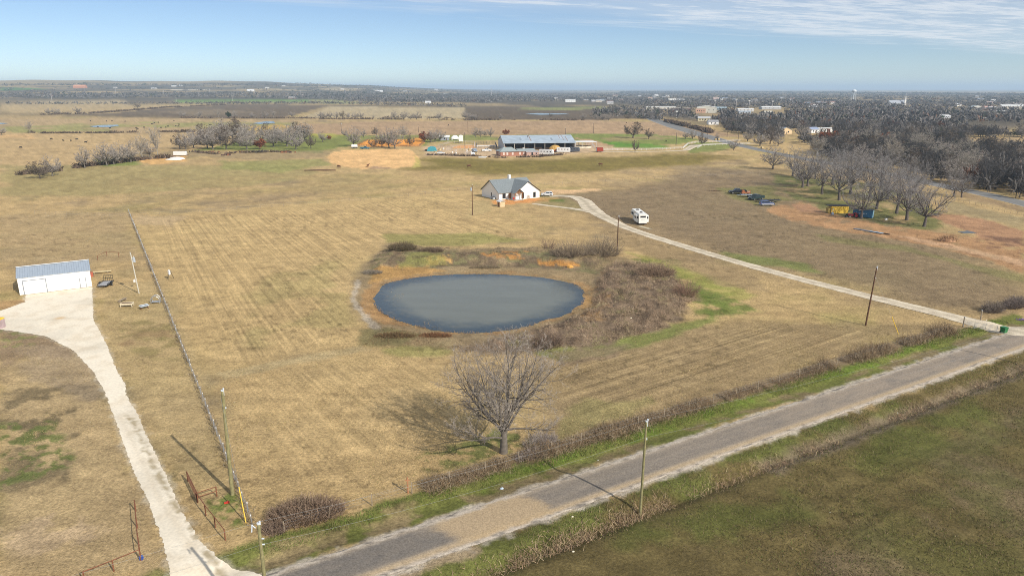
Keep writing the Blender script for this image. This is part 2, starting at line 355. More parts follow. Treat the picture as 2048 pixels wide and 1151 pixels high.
    paint([(1522,420),(1545,412),(1578,408),(1600,404),(1650,424),(1720,440),(1800,454),(1880,466),(1960,474),(2048,488),(2048,546),(1980,524),(1900,500),(1820,483),(1740,470),(1660,458),(1580,440)], (.43,.25,.125), .8, 2.6, nsc=6, patch=(.22,.42,5))
    paint([(1580,408),(1620,408),(1650,426),(1600,424)], (.40,.23,.13), .6, 1, nsc=3)
    paint([(1856,430),(1900,427),(1985,443),(2048,462),(2048,492),(1990,482),(1960,474),(1900,448)], (.41,.235,.13), .8, 1.8, nsc=6)
    paint([(1930,468),(2048,476),(2048,520),(1980,506)], (.185,.105,.07), 1, 3, .85, nsc=6, patch=(.42,.56,6))
    paint([(1735,458),(1960,500),(2048,520),(2048,532),(1940,506)], (.62,.40,.24), .6, 1.6, .7, nsc=6)
    paint([(1640,470),(1800,490),(2048,552),(2048,565),(1820,505),(1640,482)], (.22,.20,.08), 1.2, 2.5, .7, nsc=8)
    paint([(1890,400),(2048,436),(2048,462),(1990,442),(1900,424)], (.33,.26,.14), 2, 3, .8, nsc=10)
    paint([(1900,378),(2048,414),(2048,424),(1900,390)], (.30,.21,.12), 1.5, 2, .8, nsc=8)
    paint([(1450,505),(1600,525),(1640,545),(1500,530)], (.16,.20,.05), 1.5, 3, .7, nsc=8)
    # the pastures in front
    paint([(265,436),(940,378),(1060,470),(960,492),(780,480),(735,520),(700,590),(735,650),(715,690),(450,745),(400,740)], (.51,.36,.17), 2, 3, .8, nsc=12)
    paint([(500,560),(700,500),(720,640),(620,690),(500,700)], (.34,.28,.115), 3, 6, .5, nsc=12, patch=(.4,.6,9))
    paint([(770,468),(960,466),(1060,480),(930,492),(770,486)], (.25,.245,.075), 1.5, 3, .7, nsc=8)
    paint([(0,430),(250,424),(290,520),(200,522),(0,540)], (.38,.275,.15), 2, 4, .6, nsc=9)
    paint([(270,432),(370,432),(340,452),(280,450)], (.47,.34,.19), 1.5, 3, .8, nsc=6)
    paint([(440,752),(720,692),(900,690),(960,760),(860,900),(800,980),(520,1000),(470,960)], (.51,.36,.175), 1.5, 3, .75, nsc=10)
    paint([(440,745),(720,690),(740,698),(450,756)], (.46,.355,.19), .6, 1.2, .8, nsc=5)
    paint([(850,900),(1010,860),(1100,890),(960,930),(820,930)], (.14,.165,.045), 1.0, 2.5, .85, nsc=3, patch=(.36,.56,1.8))
    paint([(770,700),(900,682),(900,708),(790,716)], (.26,.27,.08), 1, 2, .6, nsc=6)
    paint([(1060,705),(1300,660),(1450,640),(1720,650),(1880,648),(1700,705),(1300,845),(1100,880),(1090,760)], (.31,.225,.12), 2, 3, .8, nsc=9)
    paint([(1060,700),(1180,690),(1350,650),(1420,640),(1300,690),(1120,722)], (.17,.215,.05), .8, 2.0, .75, nsc=5)
    paint([(1100,705),(1260,690),(1230,712),(1120,730)], (.26,.185,.12), 1, 2, .7, nsc=5)
    paint([(1110,840),(1180,800),(1300,800),(1200,850),(1110,890)], (.22,.215,.07), 1, 3, .45, nsc=5)
    paint([(1250,515),(1350,520),(1400,560),(1470,610),(1440,640),(1390,630),(1380,580),(1300,540)], (.165,.19,.05), 1, 3, .9, nsc=7, patch=(.34,.56,4))
    paint([(1360,540),(1480,575),(1500,620),(1420,640),(1400,590)], (.145,.195,.04), 1, 3, .8, nsc=6, patch=(.38,.56,2.5))
    paint([(1255,505),(1300,512),(1520,590),(1480,600),(1330,545)], (.33,.31,.085), 1, 2.5, .7, nsc=7)
    paint([(1220,440),(1330,490),(1500,545),(1560,590),(1450,570),(1280,505),(1200,470)], (.33,.235,.125), 1.5, 3, .7, nsc=9)
    # left yard
    paint([(0,600),(50,600),(60,612),(0,632)], (.42,.26,.12), .8, 1.5, .9, nsc=4)
    paint([(190,575),(330,560),(400,740),(430,900),(470,1000),(420,1040),(300,850),(230,740)], (.45,.33,.165), 1, 2, .7, nsc=6)
    paint([(230,640),(350,650),(360,720),(250,700)], (.24,.20,.075), 1, 3, .6, nsc=4, patch=(.4,.58,5))
    paint([(250,660),(350,660),(350,690),(250,685)], (.29,.185,.10), .8, 2.5, .6, nsc=3, patch=(.4,.56,4))
    paint([(0,655),(110,675),(185,740),(210,790),(260,930),(330,1080),(340,1151),(0,1151)], (.46,.335,.18), 1, 2, .8, nsc=6)
    paint([(0,650),(60,655),(150,700),(130,716),(60,712),(0,735)], (.29,.205,.125), .8, 2.0, .85, nsc=4)
    paint([(0,650),(60,660),(70,690),(0,700)], (.24,.26,.08), .6, 1.5, .7, nsc=1.6, patch=(.46,.56,2.0))
    paint([(0,770),(140,750),(210,790),(190,870),(130,960),(0,985)], (.19,.145,.08), .8, 2.5, .9, nsc=4, patch=(.42,.58,3))
    paint([(0,850),(100,840),(150,930),(60,960),(0,972)], (.135,.165,.045), .7, 2.0, .85, nsc=3, patch=(.44,.58,1.3))
    paint([(40,690),(150,690),(215,760),(190,800),(60,760)], (.37,.28,.18), .8, 2, .6, nsc=4)
    paint([(0,1050),(160,1010),(220,1060),(120,1110),(0,1100)], (.52,.38,.24), .8, 2, .6, nsc=3, patch=(.45,.6,2.5))
    paint([(355,940),(400,980),(420,1030),(400,1040),(360,985)], (.56,.40,.20), .4, .8, .9, nsc=1.2, patch=(.4,.55,1.2))
    paint([(410,985),(470,985),(490,1050),(440,1050)], (.145,.195,.04), .5, 1.0, .85, nsc=1.5, patch=(.36,.55,1.2))
    paint([(985,517),(1090,505),(1190,522),(1200,540),(1060,540),(960,530)], (.24,.17,.11), .8, 2, .8, nsc=4)
    # pond shore
    def wshift(k): 
        c = np.mean(np.array(POND), 0); return [tuple(c + (np.array(p) - c) * (1 + k / max(np.hypot(*(np.array(p) - c)), 1))) for p in POND]
    paint(None, (.27,.20,.115), 1.2, 2.5, .8, nsc=4, wpoly=[G(*p) for p in [(700,590),(735,520),(780,488),(900,500),(1080,498),(1230,512),(1330,535),(1390,600),(1330,655),(1200,690),(1060,705),(930,700),(760,690),(730,640)]])
    paint(None, (.20,.145,.10), 1.2, 2.5, .9, nsc=4, wpoly=[G(*p) for p in [(1195,560),(1230,525),(1330,535),(1390,600),(1330,655),(1200,690),(1060,705),(930,700),(1000,675),(1100,655),(1180,625)]])
    paint([(745,520),(790,492),(900,502),(1080,500),(1215,516),(1200,545),(1080,535),(900,532),(800,545),(745,560)], (.20,.185,.085), .8, 2, .8, nsc=2.5, patch=(.40,.58,3))
    paint([(745,520),(790,492),(900,502),(1080,500),(1215,516),(1200,545),(1080,535),(900,532),(800,545),(745,560)], (.16,.115,.075), .8, 2, .8, nsc=2.5, patch=(.48,.60,2.5), seed=57)
    paint(None, (.37,.225,.105), .8, 1.8, .8, nsc=2.5, wpoly=wshift(2.2), patch=(.40,.62,3.0))
    paint([(720,590),(760,560),(750,610),(790,645),(770,650),(725,625)], (.43,.255,.11), .5, 1.2, .8, nsc=2)
    paint([(1165,575),(1205,570),(1218,600),(1200,640),(1160,640)], (.42,.25,.10), .6, 1.4, .8, nsc=2.5, patch=(.34,.55,2))
    paint([(850,512),(905,508),(905,522),(850,524)], (.62,.37,.13), .4, .8, .8, nsc=1.5, patch=(.42,.55,1.6))
    paint([(960,506),(1060,502),(1060,514),(980,516)], (.58,.28,.09), .4, .8, .8, nsc=1.5, patch=(.45,.58,1.8))
    paint([(1070,516),(1160,520),(1150,532),(1080,530)], (.60,.28,.07), .4, .8, .85, nsc=1.5, patch=(.42,.55,1.8))
    paint([(745,538),(830,532),(900,540),(780,556),(740,566)], (.45,.26,.09), .5, 1, .8, nsc=2)
    paint([(820,505),(880,505),(900,530),(800,535)], (.24,.23,.07), .5, 1.2, .7, nsc=2)
    paint([(700,600),(712,560),(720,560),(712,600),(745,640),(770,665),(755,668),(725,635)], (.47,.40,.31), .35, .7, .75, nsc=1.2)
    paint([(720,660),(780,655),(850,668),(800,690),(720,692)], (.20,.17,.075), .7, 1.2, .85, nsc=2.5)
    # house
    paint([(982,402),(998,399.5),(1080,394.5),(1118,396),(1108,402),(1060,405),(1000,410),(985,408)], (.66,.31,.11), .8, 1.3, nsc=4)
    paint([(1080,381),(1130,379),(1205,377),(1200,381),(1140,388),(1085,389)], (.62,.41,.22), .8, 1.3, .95, nsc=4)
    paint([(1080,390),(1135,397),(1180,418),(1160,424),(1080,408)], (.30,.255,.11), 1, 2, .6, nsc=5)
    paint([(1100,398),(1130,398),(1128,405),(1100,404)], (.13,.17,.04), .7, 1.2, .8, nsc=3)
    paint([(940,400),(985,402),(985,420),(935,436)], (.43,.33,.16), 1, 2, .6, nsc=4)
    # along the road
    def along(l0, l1, q0, q1): return [tuple(RP0 + RD * l + RN * q) for l, q in ((l0, q0), (l1, q0), (l1, q1), (l0, q1))]
    paint(None, (.155,.172,.042), .7, 1.5, .95, nsc=3, wpoly=along(-45, 118, 3.0, 8.2))
    paint(None, (.27,.20,.11), .5, 1.2, .85, nsc=3, wpoly=along(-45, 118, 2.7, 5.4), patch=(.35,.6,3))
    paint(None, (.34,.255,.13), .5, 1.5, .75, nsc=3, wpoly=along(-40, -8, 3.0, 7.0), patch=(.35,.58,3))
    paint(None, (.13,.185,.030), .5, 1.2, .85, nsc=2.5, wpoly=along(-10, 110, 5.8, 7.8), patch=(.40,.58,5))
    paint(None, (.148,.114,.045), 1.0, 2.0, .97, nsc=5, wpoly=along(-40, 160, -2.8, -90))
    paint(None, (.14,.155,.04), .8, 1.5, .85, nsc=3, wpoly=along(-40, 60, -3.2, -6.5), patch=(.3,.55,6))
    paint(None, (.122,.135,.034), 2.0, 4.0, .75, nsc=6, wpoly=along(-30, 70, -8, -16), patch=(.40,.64,9))
    paint(None, (.19,.142,.078), 2.0, 3.0, .9, nsc=7, wpoly=along(-10, 120, -15, -90), patch=(.38,.62,11))
    paint(None, (.115,.115,.034), 2.0, 3.0, .55, nsc=5, wpoly=along(5, 90, -16, -34), patch=(.52,.70,7))
    paint(None, (.215,.165,.11), .8, 1.0, .85, nsc=3, wpoly=along(30, 130, -5.6, -8.6))
    paint(None, (.36,.27,.17), .4, .9, .9, nsc=2, wpoly=along(-40, -6, -2.7, -4.0))
    paint(None, (.22,.16,.10), .8, 1.2, .85, nsc=2, wpoly=along(-3, 100, 7.7, 10.3))
    paint(None, (.56,.49,.40), .4, .9, .8, nsc=1.2, wpoly=along(-45, 118, -3.2, 3.2))
    paint(None, (.64,.56,.43), .7, 1.0, .7, nsc=1.2, wpoly=YARD)
    paint([(1926,246),(2060,247),(2060,258),(1926,257)], (.36,.27,.15), 6, 8, .9, nsc=30)
    paint([(1915,276),(2060,275),(2060,288),(1935,288)], (.42,.30,.16), 4, 6, .9, nsc=20)
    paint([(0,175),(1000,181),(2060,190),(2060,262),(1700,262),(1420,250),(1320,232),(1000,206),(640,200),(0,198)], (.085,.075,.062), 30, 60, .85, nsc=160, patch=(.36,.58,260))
    # rows left by the mower
    stripes([(300,440),(940,385),(1060,470),(760,485),(700,590),(760,690),(440,745),(300,520)], (49.2, -88.1), .60)
    stripes([(440,752),(720,698),(900,700),(900,850),(800,970),(520,1000)], (34, -47), .55)
    stripes([(1090,720),(1300,670),(1480,640),(1720,650),(1850,655),(1300,830),(1110,870)], (.82, .57), .85)
    stripes([(700,268),(1400,262),(1200,243),(700,246)], (1, .03), .5)
    stripes([(0,268),(400,272),(150,325),(0,340)], (1, .12), .4)
    stripes([(1100,1151),(2048,760),(2048,1151)], tuple(RD), .45)
    stripes([(120,229),(470,210),(640,214),(560,236)], (1, .2), .5)
    # general patchiness
    col *= (1 + .40 * (n3 - .5) + .28 * (n2 - .5) + .16 * (n1 - .5))[:, None]
    strk = fbm(X / 5.5, Y / 1.9, 31, 4); col *= (1 + .50 * (strk - .5) * sstep(3000, 300, rr))[:, None]
    weed = sstep(.60, .74, fbm(X / 1.1, Y / 1.1, 33, 4)) * sstep(.42, .60, fbm(X / 17, Y / 17, 36, 3)) * sstep(420, 200, rr); col *= (1 - .34 * weed)[:, None]
    col = np.clip(col, .01, .9)
    # material
    m = bpy.data.materials.new('ground_cover'); m.use_nodes = True; nt = m.node_tree; N = nt.nodes; L = nt.links; b = N['Principled BSDF']
    b.inputs['Roughness'].default_value = .95; b.inputs['Specular IOR Level'].default_value = .1
    geo = N.new('ShaderNodeNewGeometry'); att = N.new('ShaderNodeAttribute'); att.attribute_name = 'Col'
    def noise(sc, det, lo, hi, ro=.6):
        n = N.new('ShaderNodeTexNoise'); n.inputs['Scale'].default_value = sc; n.inputs['Detail'].default_value = det; n.inputs['Roughness'].default_value = ro; L.new(geo.outputs['Position'], n.inputs['Vector'])
        r = N.new('ShaderNodeMapRange'); r.inputs['From Min'].default_value = .28; r.inputs['From Max'].default_value = .72; r.inputs['To Min'].default_value = lo; r.inputs['To Max'].default_value = hi
        L.new(n.outputs['Fac'], r.inputs['Value']); return r.outputs[0], n.outputs['Fac']
    a1, f1 = noise(2.6, 6, .44, 1.56, .8); a2, f2 = noise(.55, 4, .80, 1.20, .7)
    mu = N.new('ShaderNodeMath'); mu.operation = 'MULTIPLY'; L.new(a1, mu.inputs[0]); L.new(a2, mu.inputs[1])
    sc_ = N.new('ShaderNodeVectorMath'); sc_.operation = 'SCALE'; L.new(att.outputs['Color'], sc_.inputs[0]); L.new(mu.outputs[0], sc_.inputs['Scale'])
    # rows: long thin streaks along the row direction
    def vm(op, a, c=None):
        n = N.new('ShaderNodeVectorMath'); n.operation = op; L.new(a, n.inputs[0])
        if c is not None: L.new(c, n.inputs[1])
        return n
    def mth(op, a, c, clamp=False):
        n = N.new('ShaderNodeMath'); n.operation = op; n.use_clamp = clamp
        for i, v in enumerate((a, c)):
            if isinstance(v, (int, float)): n.inputs[i].default_value = v
            else: L.new(v, n.inputs[i])
        return n.outputs[0]
    ra = N.new('ShaderNodeAttribute'); ra.attribute_name = 'Row'; rs = N.new('ShaderNodeSeparateXYZ'); L.new(ra.outputs['Vector'], rs.inputs[0]); ps = N.new('ShaderNodeSeparateXYZ'); L.new(geo.outputs['Position'], ps.inputs[0])
    dx = mth('SUBTRACT', mth('MULTIPLY', rs.outputs[1], 2.0), 1.0); dy = mth('SUBTRACT', mth('MULTIPLY', rs.outputs[2], 2.0), 1.0)
    q = mth('SUBTRACT', mth('MULTIPLY', ps.outputs[1], dx), mth('MULTIPLY', ps.outputs[0], dy)); l = mth('ADD', mth('MULTIPLY', ps.outputs[0], dx), mth('MULTIPLY', ps.outputs[1], dy))
    cb = N.new('ShaderNodeCombineXYZ'); L.new(mth('MULTIPLY', q, 1.35), cb.inputs[0]); L.new(mth('MULTIPLY', l, .022), cb.inputs[1])
    rn = N.new('ShaderNodeTexNoise'); rn.inputs['Scale'].default_value = 1.0; rn.inputs['Detail'].default_value = 2.5; rn.inputs['Roughness'].default_value = .6; L.new(cb.outputs[0], rn.inputs['Vector'])
    dk = mth('MULTIPLY', mth('MULTIPLY', mth('SUBTRACT', rn.outputs['Fac'], .5), 3.2), rs.outputs[0]); fac = mth('SUBTRACT', 1.0, mth('MULTIPLY', dk, .62)); fac = mth('MAXIMUM', mth('MINIMUM', fac, 1.25), .6)
    s2 = N.new('ShaderNodeVectorMath'); s2.operation = 'SCALE'; L.new(sc_.outputs[0], s2.inputs[0]); L.new(fac, s2.inputs['Scale'])
    L.new(s2.outputs[0], b.inputs['Base Color'])
    bp = N.new('ShaderNodeBump'); bp.inputs['Strength'].default_value = 1.0; bp.inputs['Distance'].default_value = .24; L.new(f1, bp.inputs['Height']); L.new(bp.outputs[0], b.inputs['Normal'])
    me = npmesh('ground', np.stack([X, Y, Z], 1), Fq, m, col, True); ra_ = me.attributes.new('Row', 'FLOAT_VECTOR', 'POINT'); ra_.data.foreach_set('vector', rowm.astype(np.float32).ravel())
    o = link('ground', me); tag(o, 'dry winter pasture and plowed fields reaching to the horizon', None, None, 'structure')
build_ground()

# ------------------------------------------------------------------ roads, drives, water
def strip(name, pts, hw, colf, nu=14, step=.8, z=.05, seed=1, jag=.35, label='', m=None):
    """a road laid along world points; hw half width (number or list); colf(u, l, x, y) gives the colour"""
    P = np.array(pts, float); seg = np.hypot(*np.diff(P, axis=0).T); L_ = np.concatenate([[0], np.cumsum(seg)]); n = max(4, int(L_[-1] / step))
    l = np.linspace(0, L_[-1], n); cx = np.interp(l, L_, P[:, 0]); cy = np.interp(l, L_, P[:, 1]); hwv = np.interp(l, L_, np.broadcast_to(np.asarray(hw, float), (len(P),)))
    k = max(3, int(6 / (L_[-1] / n)) | 1)                                   # round the corners
    if len(pts) > 2 and n > 3 * k:
        ker = np.hanning(k + 2)[1:-1]; ker /= ker.sum(); pad = k // 2
        def sm(a): e = np.concatenate([2 * a[0] - a[pad:0:-1], a, 2 * a[-1] - a[-2:-pad - 2:-1]]); return np.convolve(e, ker, 'valid')
        cx, cy = sm(cx), sm(cy)
    tx, ty = np.gradient(cx), np.gradient(cy); tl = np.hypot(tx, ty); nx, ny = -ty / tl, tx / tl
    u = np.linspace(-1, 1, nu); U, Lg = np.meshgrid(u, l); q = U * hwv[:, None]
    ed = (np.abs(U) > .99); q = q + np.sign(U) * ed * (fbm(Lg * 1.1, U * 3, seed, 4) - .5) * 2 * jag + np.sign(U) * ed * (fbm(Lg / 9, U * 3, seed + 5, 2) - .5) * jag
    X = cx[:, None] + nx[:, None] * q; Y = cy[:, None] + ny[:, None] * q
    Z = T(X.ravel(), Y.ravel()) + z + .03 * (1 - np.abs(U.ravel()))
    Z = np.where(np.abs(U.ravel()) > .99, Z - z * .6, Z)
    idx = np.arange(n * nu).reshape(n, nu); Fq = np.stack([idx[:-1, :-1], idx[:-1, 1:], idx[1:, 1:], idx[1:, :-1]], -1).reshape(-1, 4)[:, ::-1]
    c = colf(U.ravel(), Lg.ravel(), X.ravel(), Y.ravel())
    o = link(name, npmesh(name, np.stack([X.ravel(), Y.ravel(), Z], 1), Fq, m or mat('road_surface', None, .95, .26, 7, attr=True, spec=.15, bump=.02, bscale=25, detail=5), c, True)); tag(o, label, None, None, 'structure'); return o
def lerp3(a, b, t): return np.asarray(a) + (np.asarray(b) - np.asarray(a)) * t[:, None]
def road_col(U, l, X, Y):
    s = (X - RP0[0]) * RD[0] + (Y - RP0[1]) * RD[1]
    n = fbm(s / 3, U * 2, 3); nf = fbm(s / .7, U * 5, 9)
    c = lerp3(np.tile((.34, .28, .21), (len(U), 1)), (.20, .175, .15), np.clip(sstep(.78, .45, np.abs(U - .06 + .1 * (n - .5))) * (.35 + .75 * fbm(s / 14, U * 1.2, 21)) * (.55 + .9 * fbm(s / 5, U * 11, 23)) * (.8 + .4 * nf), 0, 1))
    wheel = np.exp(-((np.abs(U - .05) - .36) / .16) ** 2); c = c * (1 - .16 * wheel * n)[:, None]
    c = lerp3(c, (.155, .14, .125), sstep(-6, -9, s + 3 * U + 3 * (n - .5)) * sstep(.75, .4, np.abs(U - .15)) * .8 * (.5 + nf))
    patch = sstep(-8, -6.2, s + 2.2 * (n - .5) + 1.2 * U) * sstep(4.3, 2.6, s + 2.2 * (nf - .5) + 1.0 * U + 1.5 * (n - .5)) ; c = lerp3(c, (.44, .325, .195), patch * .85)
    c = lerp3(c, (.37, .295, .22), .06 + .42 * sstep(15, 60, s) * sstep(.3, .6, n))
    gr = sstep(.68, .92, np.abs(U) + .45 * (nf - .5)); c = lerp3(c, (.47, .405, .33), gr)
    c = lerp3(c, (.48, .35, .20), sstep(.45, .75, -U) * sstep(.95, .7, np.abs(U)) * .6)
    c = lerp3(c, (.13, .115, .10), sstep(.60, .68, fbm(s / .9, U * 9, 41, 3)) * sstep(.72, .88, np.abs(U)) * .75)
    return c
strip('county_road', [tuple(RP0 + RD * s) for s in (-70, 40, 240)], RHW, road_col, 36, .40, .06, 5, .28, 'worn grey chip seal county road with pale gravel edges')
def drive_col(U, l, X, Y):
    n = fbm(X / 1.6, Y / 1.6, 60); c = lerp3(np.tile((.66, .57, .43), (len(U), 1)), (.50, .42, .31), sstep(.4, .7, n))
    c = lerp3(c, (.36, .30, .21), np.exp(-(U / .25) ** 2) * (.35 + .5 * n)); return c
DRIVE = world([(1098,392),(1125,391.5),(1150,393.5),(1168,401),(1180,416),(1206,433),(1250,454),(1300,471.5),(1400,502),(1500,531),(1600,558),(1700,583),(1800,608),(1880,627),(1950,645),(2020,660),(2060,668)])
strip('gravel_drive', DRIVE, [2.0,2.2,2.4,2.8,3.2,2.3,2.0,1.9,1.9,1.9,1.9,1.9,2.0,2.1,2.4,3.4,4.5], drive_col, 13, .8, .07, 12, .3, 'long pale gravel drive curving from the road to the white house')
strip('gravel_path', world([(1066,407),(1095,411),(1130,415),(1165,420),(1190,425)]), [1.0,1.1,1.2,1.5,1.9], drive_col, 7, .8, .05, 14, .3, 'faint gravel track branching to the front of the white house')
strip('gravel_turnout', world([(1160,398),(1172,403),(1182,408)]), [1.5,2.2,1.2], drive_col, 7, .6, .055, 15, .3, 'gravel turning spur at the bend of the long drive')
strip('gravel_pad', world([(1279,452),(1300,458)]), [.9,.9], lambda U,l,X,Y: np.tile((.48,.42,.30),(len(U),1)), 5, .6, .05, 15, .3, 'small gravel patch behind the parked camper')
strip('ranch_drive', world([(1196,303),(1260,303.5),(1330,302.5),(1372,300.5),(1382,294.5),(1392,290.5),(1420,288.5),(1480,286.5),(1530,287)]), [2.2,2.2,2.2,2.4,3.2,4.5,3,2.4,2.2], drive_col, 7, 2.0, .09, 16, .3, 'pale ranch drive between white pipe fences')
asph = lambda U, l, X, Y: np.tile((.21, .205, .195), (len(U), 1)) * (1 + .3 * (fbm(l / 8, U, 4) - .5))[:, None] + (np.abs(U) > .86)[:, None] * np.array((.16, .13, .10))
strip('highway', [at(*p)[:2] for p in [(2110,424),(2048,407),(1960,386),(1900,375),(1800,352),(1700,334),(1600,316),(1520,300),(1460,286),(1400,269),(1350,254),(1310,240),(1290,231),(1270,225)]], [4.6]*8+[6,8,9,9,8,7], asph, 9, 3, .12, 18, .2, 'grey asphalt highway running past the woods toward the town')
def polysheet(name, poly, z, colf, label, grid=.7, m=None, kind='structure', jag=.5, seed=3):
    """a flat lying sheet that follows the ground inside a world outline"""
    P = np.array(poly); Q = []
    for i in range(len(P)):
        a, b = P[i], P[(i + 1) % len(P)]; k = max(2, int(np.hypot(*(b - a)) / (grid * .5)))
        for t in np.arange(k) / k: Q.append(a + (b - a) * t)
    Q = np.array(Q); nrm = np.roll(Q, -1, 0) - np.roll(Q, 1, 0); nrm = np.stack([nrm[:, 1], -nrm[:, 0]], 1); nrm /= np.hypot(*nrm.T)[:, None] + 1e-9
    Q = Q + nrm * ((fbm(Q[:, 0] * 2.1, Q[:, 1] * 2.1, seed, 5) - .5) * 2 * jag)[:, None]
    from mathutils.geometry import delaunay_2d_cdt
    gx = np.arange(P[:, 0].min(), P[:, 0].max(), grid); gy = np.arange(P[:, 1].min(), P[:, 1].max(), grid); XX, YY = np.meshgrid(gx, gy); XX, YY = XX.ravel(), YY.ravel()
    k = sdpoly(XX, YY, Q) > grid * .5; pts = [Vector(q) for q in Q] + [Vector((a, b)) for a, b in zip(XX[k], YY[k])]
    r = delaunay_2d_cdt(pts, [], [list(range(len(Q)))], 1, 1e-4); V = np.array([tuple(v) for v in r[0]]); Fc = [f for f in r[2]]
    Fc = np.array([f for f in Fc if len(f) == 3])
    Z = T(V[:, 0], V[:, 1]) + z if not isinstance(z, tuple) else np.full(len(V), z[0])
    o = link(name, npmesh(name, np.column_stack([V, Z]), Fc, m or mat('caliche_surface', None, .95, .09, 3, attr=True, spec=.12, bump=.02, bscale=20, detail=5), colf(V[:, 0], V[:, 1]), True)); tag(o, label, None, None, kind); return o
def yard_col(x, y):
    n = fbm(x / 2.2, y / 2.2, 61); c = lerp3(np.tile((.80, .715, .575), (len(x), 1)), (.70, .60, .455), sstep(.45, .75, n) * .8)
    c = c * (1 - .12 * sstep(.5, .72, fbm(x / 7, y / 7, 67)))[:, None]
    mid = np.array([G(*p) for p in [(455,1160),(415,1105),(375,1045),(335,985),(300,915),(278,870),(256,830)]])
    d = sdline(x, y, [tuple(p) for p in mid]); c = lerp3(c, (.34, .27, .16), sstep(.5, .05, d + (fbm(x * 1.6, y * 1.6, 63) - .42) * 1.5) * .85)
    c = lerp3(c, (.60, .51, .38), np.exp(-((d - .95) / .32) ** 2) * (.3 + .6 * fbm(x / 3, y / 3, 69)) * .7)
    s = G(120, 636); c = lerp3(c, (.62, .42, .22), sstep(1.4, .2, np.hypot(x - s[0], y - s[1])) * .8); return c
polysheet('caliche_drive', YARD, .05, yard_col, 'bright white caliche drive widening to a yard before the metal shed', .4, jag=.25)
def water_mat(name, shore):
    m = bpy.data.materials.new(name); m.use_nodes = True; nt = m.node_tree; N = nt.nodes; L = nt.links; b = N['Principled BSDF']
    b.inputs['Roughness'].default_value = .12; b.inputs['IOR'].default_value = 1.333
    a = N.new('ShaderNodeAttribute'); a.attribute_name = 'Col'; L.new(a.outputs['Color'], b.inputs['Base Color'])
    g = N.new('ShaderNodeNewGeometry'); n = N.new('ShaderNodeTexNoise'); n.inputs['Scale'].default_value = 2.2; n.inputs['Detail'].default_value = 4; L.new(g.outputs['Position'], n.inputs['Vector'])
    bp = N.new('ShaderNodeBump'); bp.inputs['Distance'].default_value = .09; bp.inputs['Strength'].default_value = .6; L.new(n.outputs['Fac'], bp.inputs['Height']); L.new(bp.outputs[0], b.inputs['Normal'])
    return m
POND_OUT = [tuple(np.mean(np.array(POND), 0) + (np.array(p) - np.mean(np.array(POND), 0)) * 1.02) for p in POND]
def pond_col(x, y):
    s = sdpoly(x, y, POND); n = fbm(x / 4, y / 4, 64); n2 = fbm(x / 1.2, y / 1.2, 66)
    left = sstep(-6, -26, x); front = sstep(136, 124, y)
    t = sstep(-.6, 6.0, s - left * 1.3 - front * 1.3 + (n - .5) * 4.5 + (n2 - .5) * 2.2)
    c = lerp3(np.tile((.022, .042, .058), (len(x), 1)), (.135, .142, .115), t)
    c = c * (1 + .25 * (fbm(x / 9, y / 2.2, 68) - .5))[:, None]
    return lerp3(c, (.12, .10, .06), sstep(.62, .72, n2) * (1 - t) * .45)
WM = water_mat('pond_water', None)
polysheet('pond_water', POND_OUT, (WATER_Z,), pond_col, 'murky grey green stock pond with blue clear water round its edge', .7, WM, jag=.55)
for i, pl in enumerate([[(178,253),(205,250.5),(235,250),(238,252),(215,255),(190,255)], [(505,247),(530,243),(548,243),(550,247),(520,248.5)], [(0,246),(18,247),(0,249)], [(1050,228.5),(1075,226.5),(1130,227.5),(1140,229),(1080,230)], [(1915,464),(1935,461),(1955,466),(1930,467)]]):
    polysheet('puddle', world(pl), .3 if i < 4 else .06, lambda x, y: np.tile((.10, .10, .09), (len(x), 1)), ['small blue cattle pond in the far left pasture', 'narrow far pond behind the tree cluster', 'sliver of water at the left edge of the far pasture', 'shallow flood water on the dark far field', 'puddle in the red earth beside the grove'][i], 4 if i < 4 else 1.0, WM if i < 4 else mat('muddy_water', None, .35, .2, 1, attr=True, spec=.5), jag=.3)
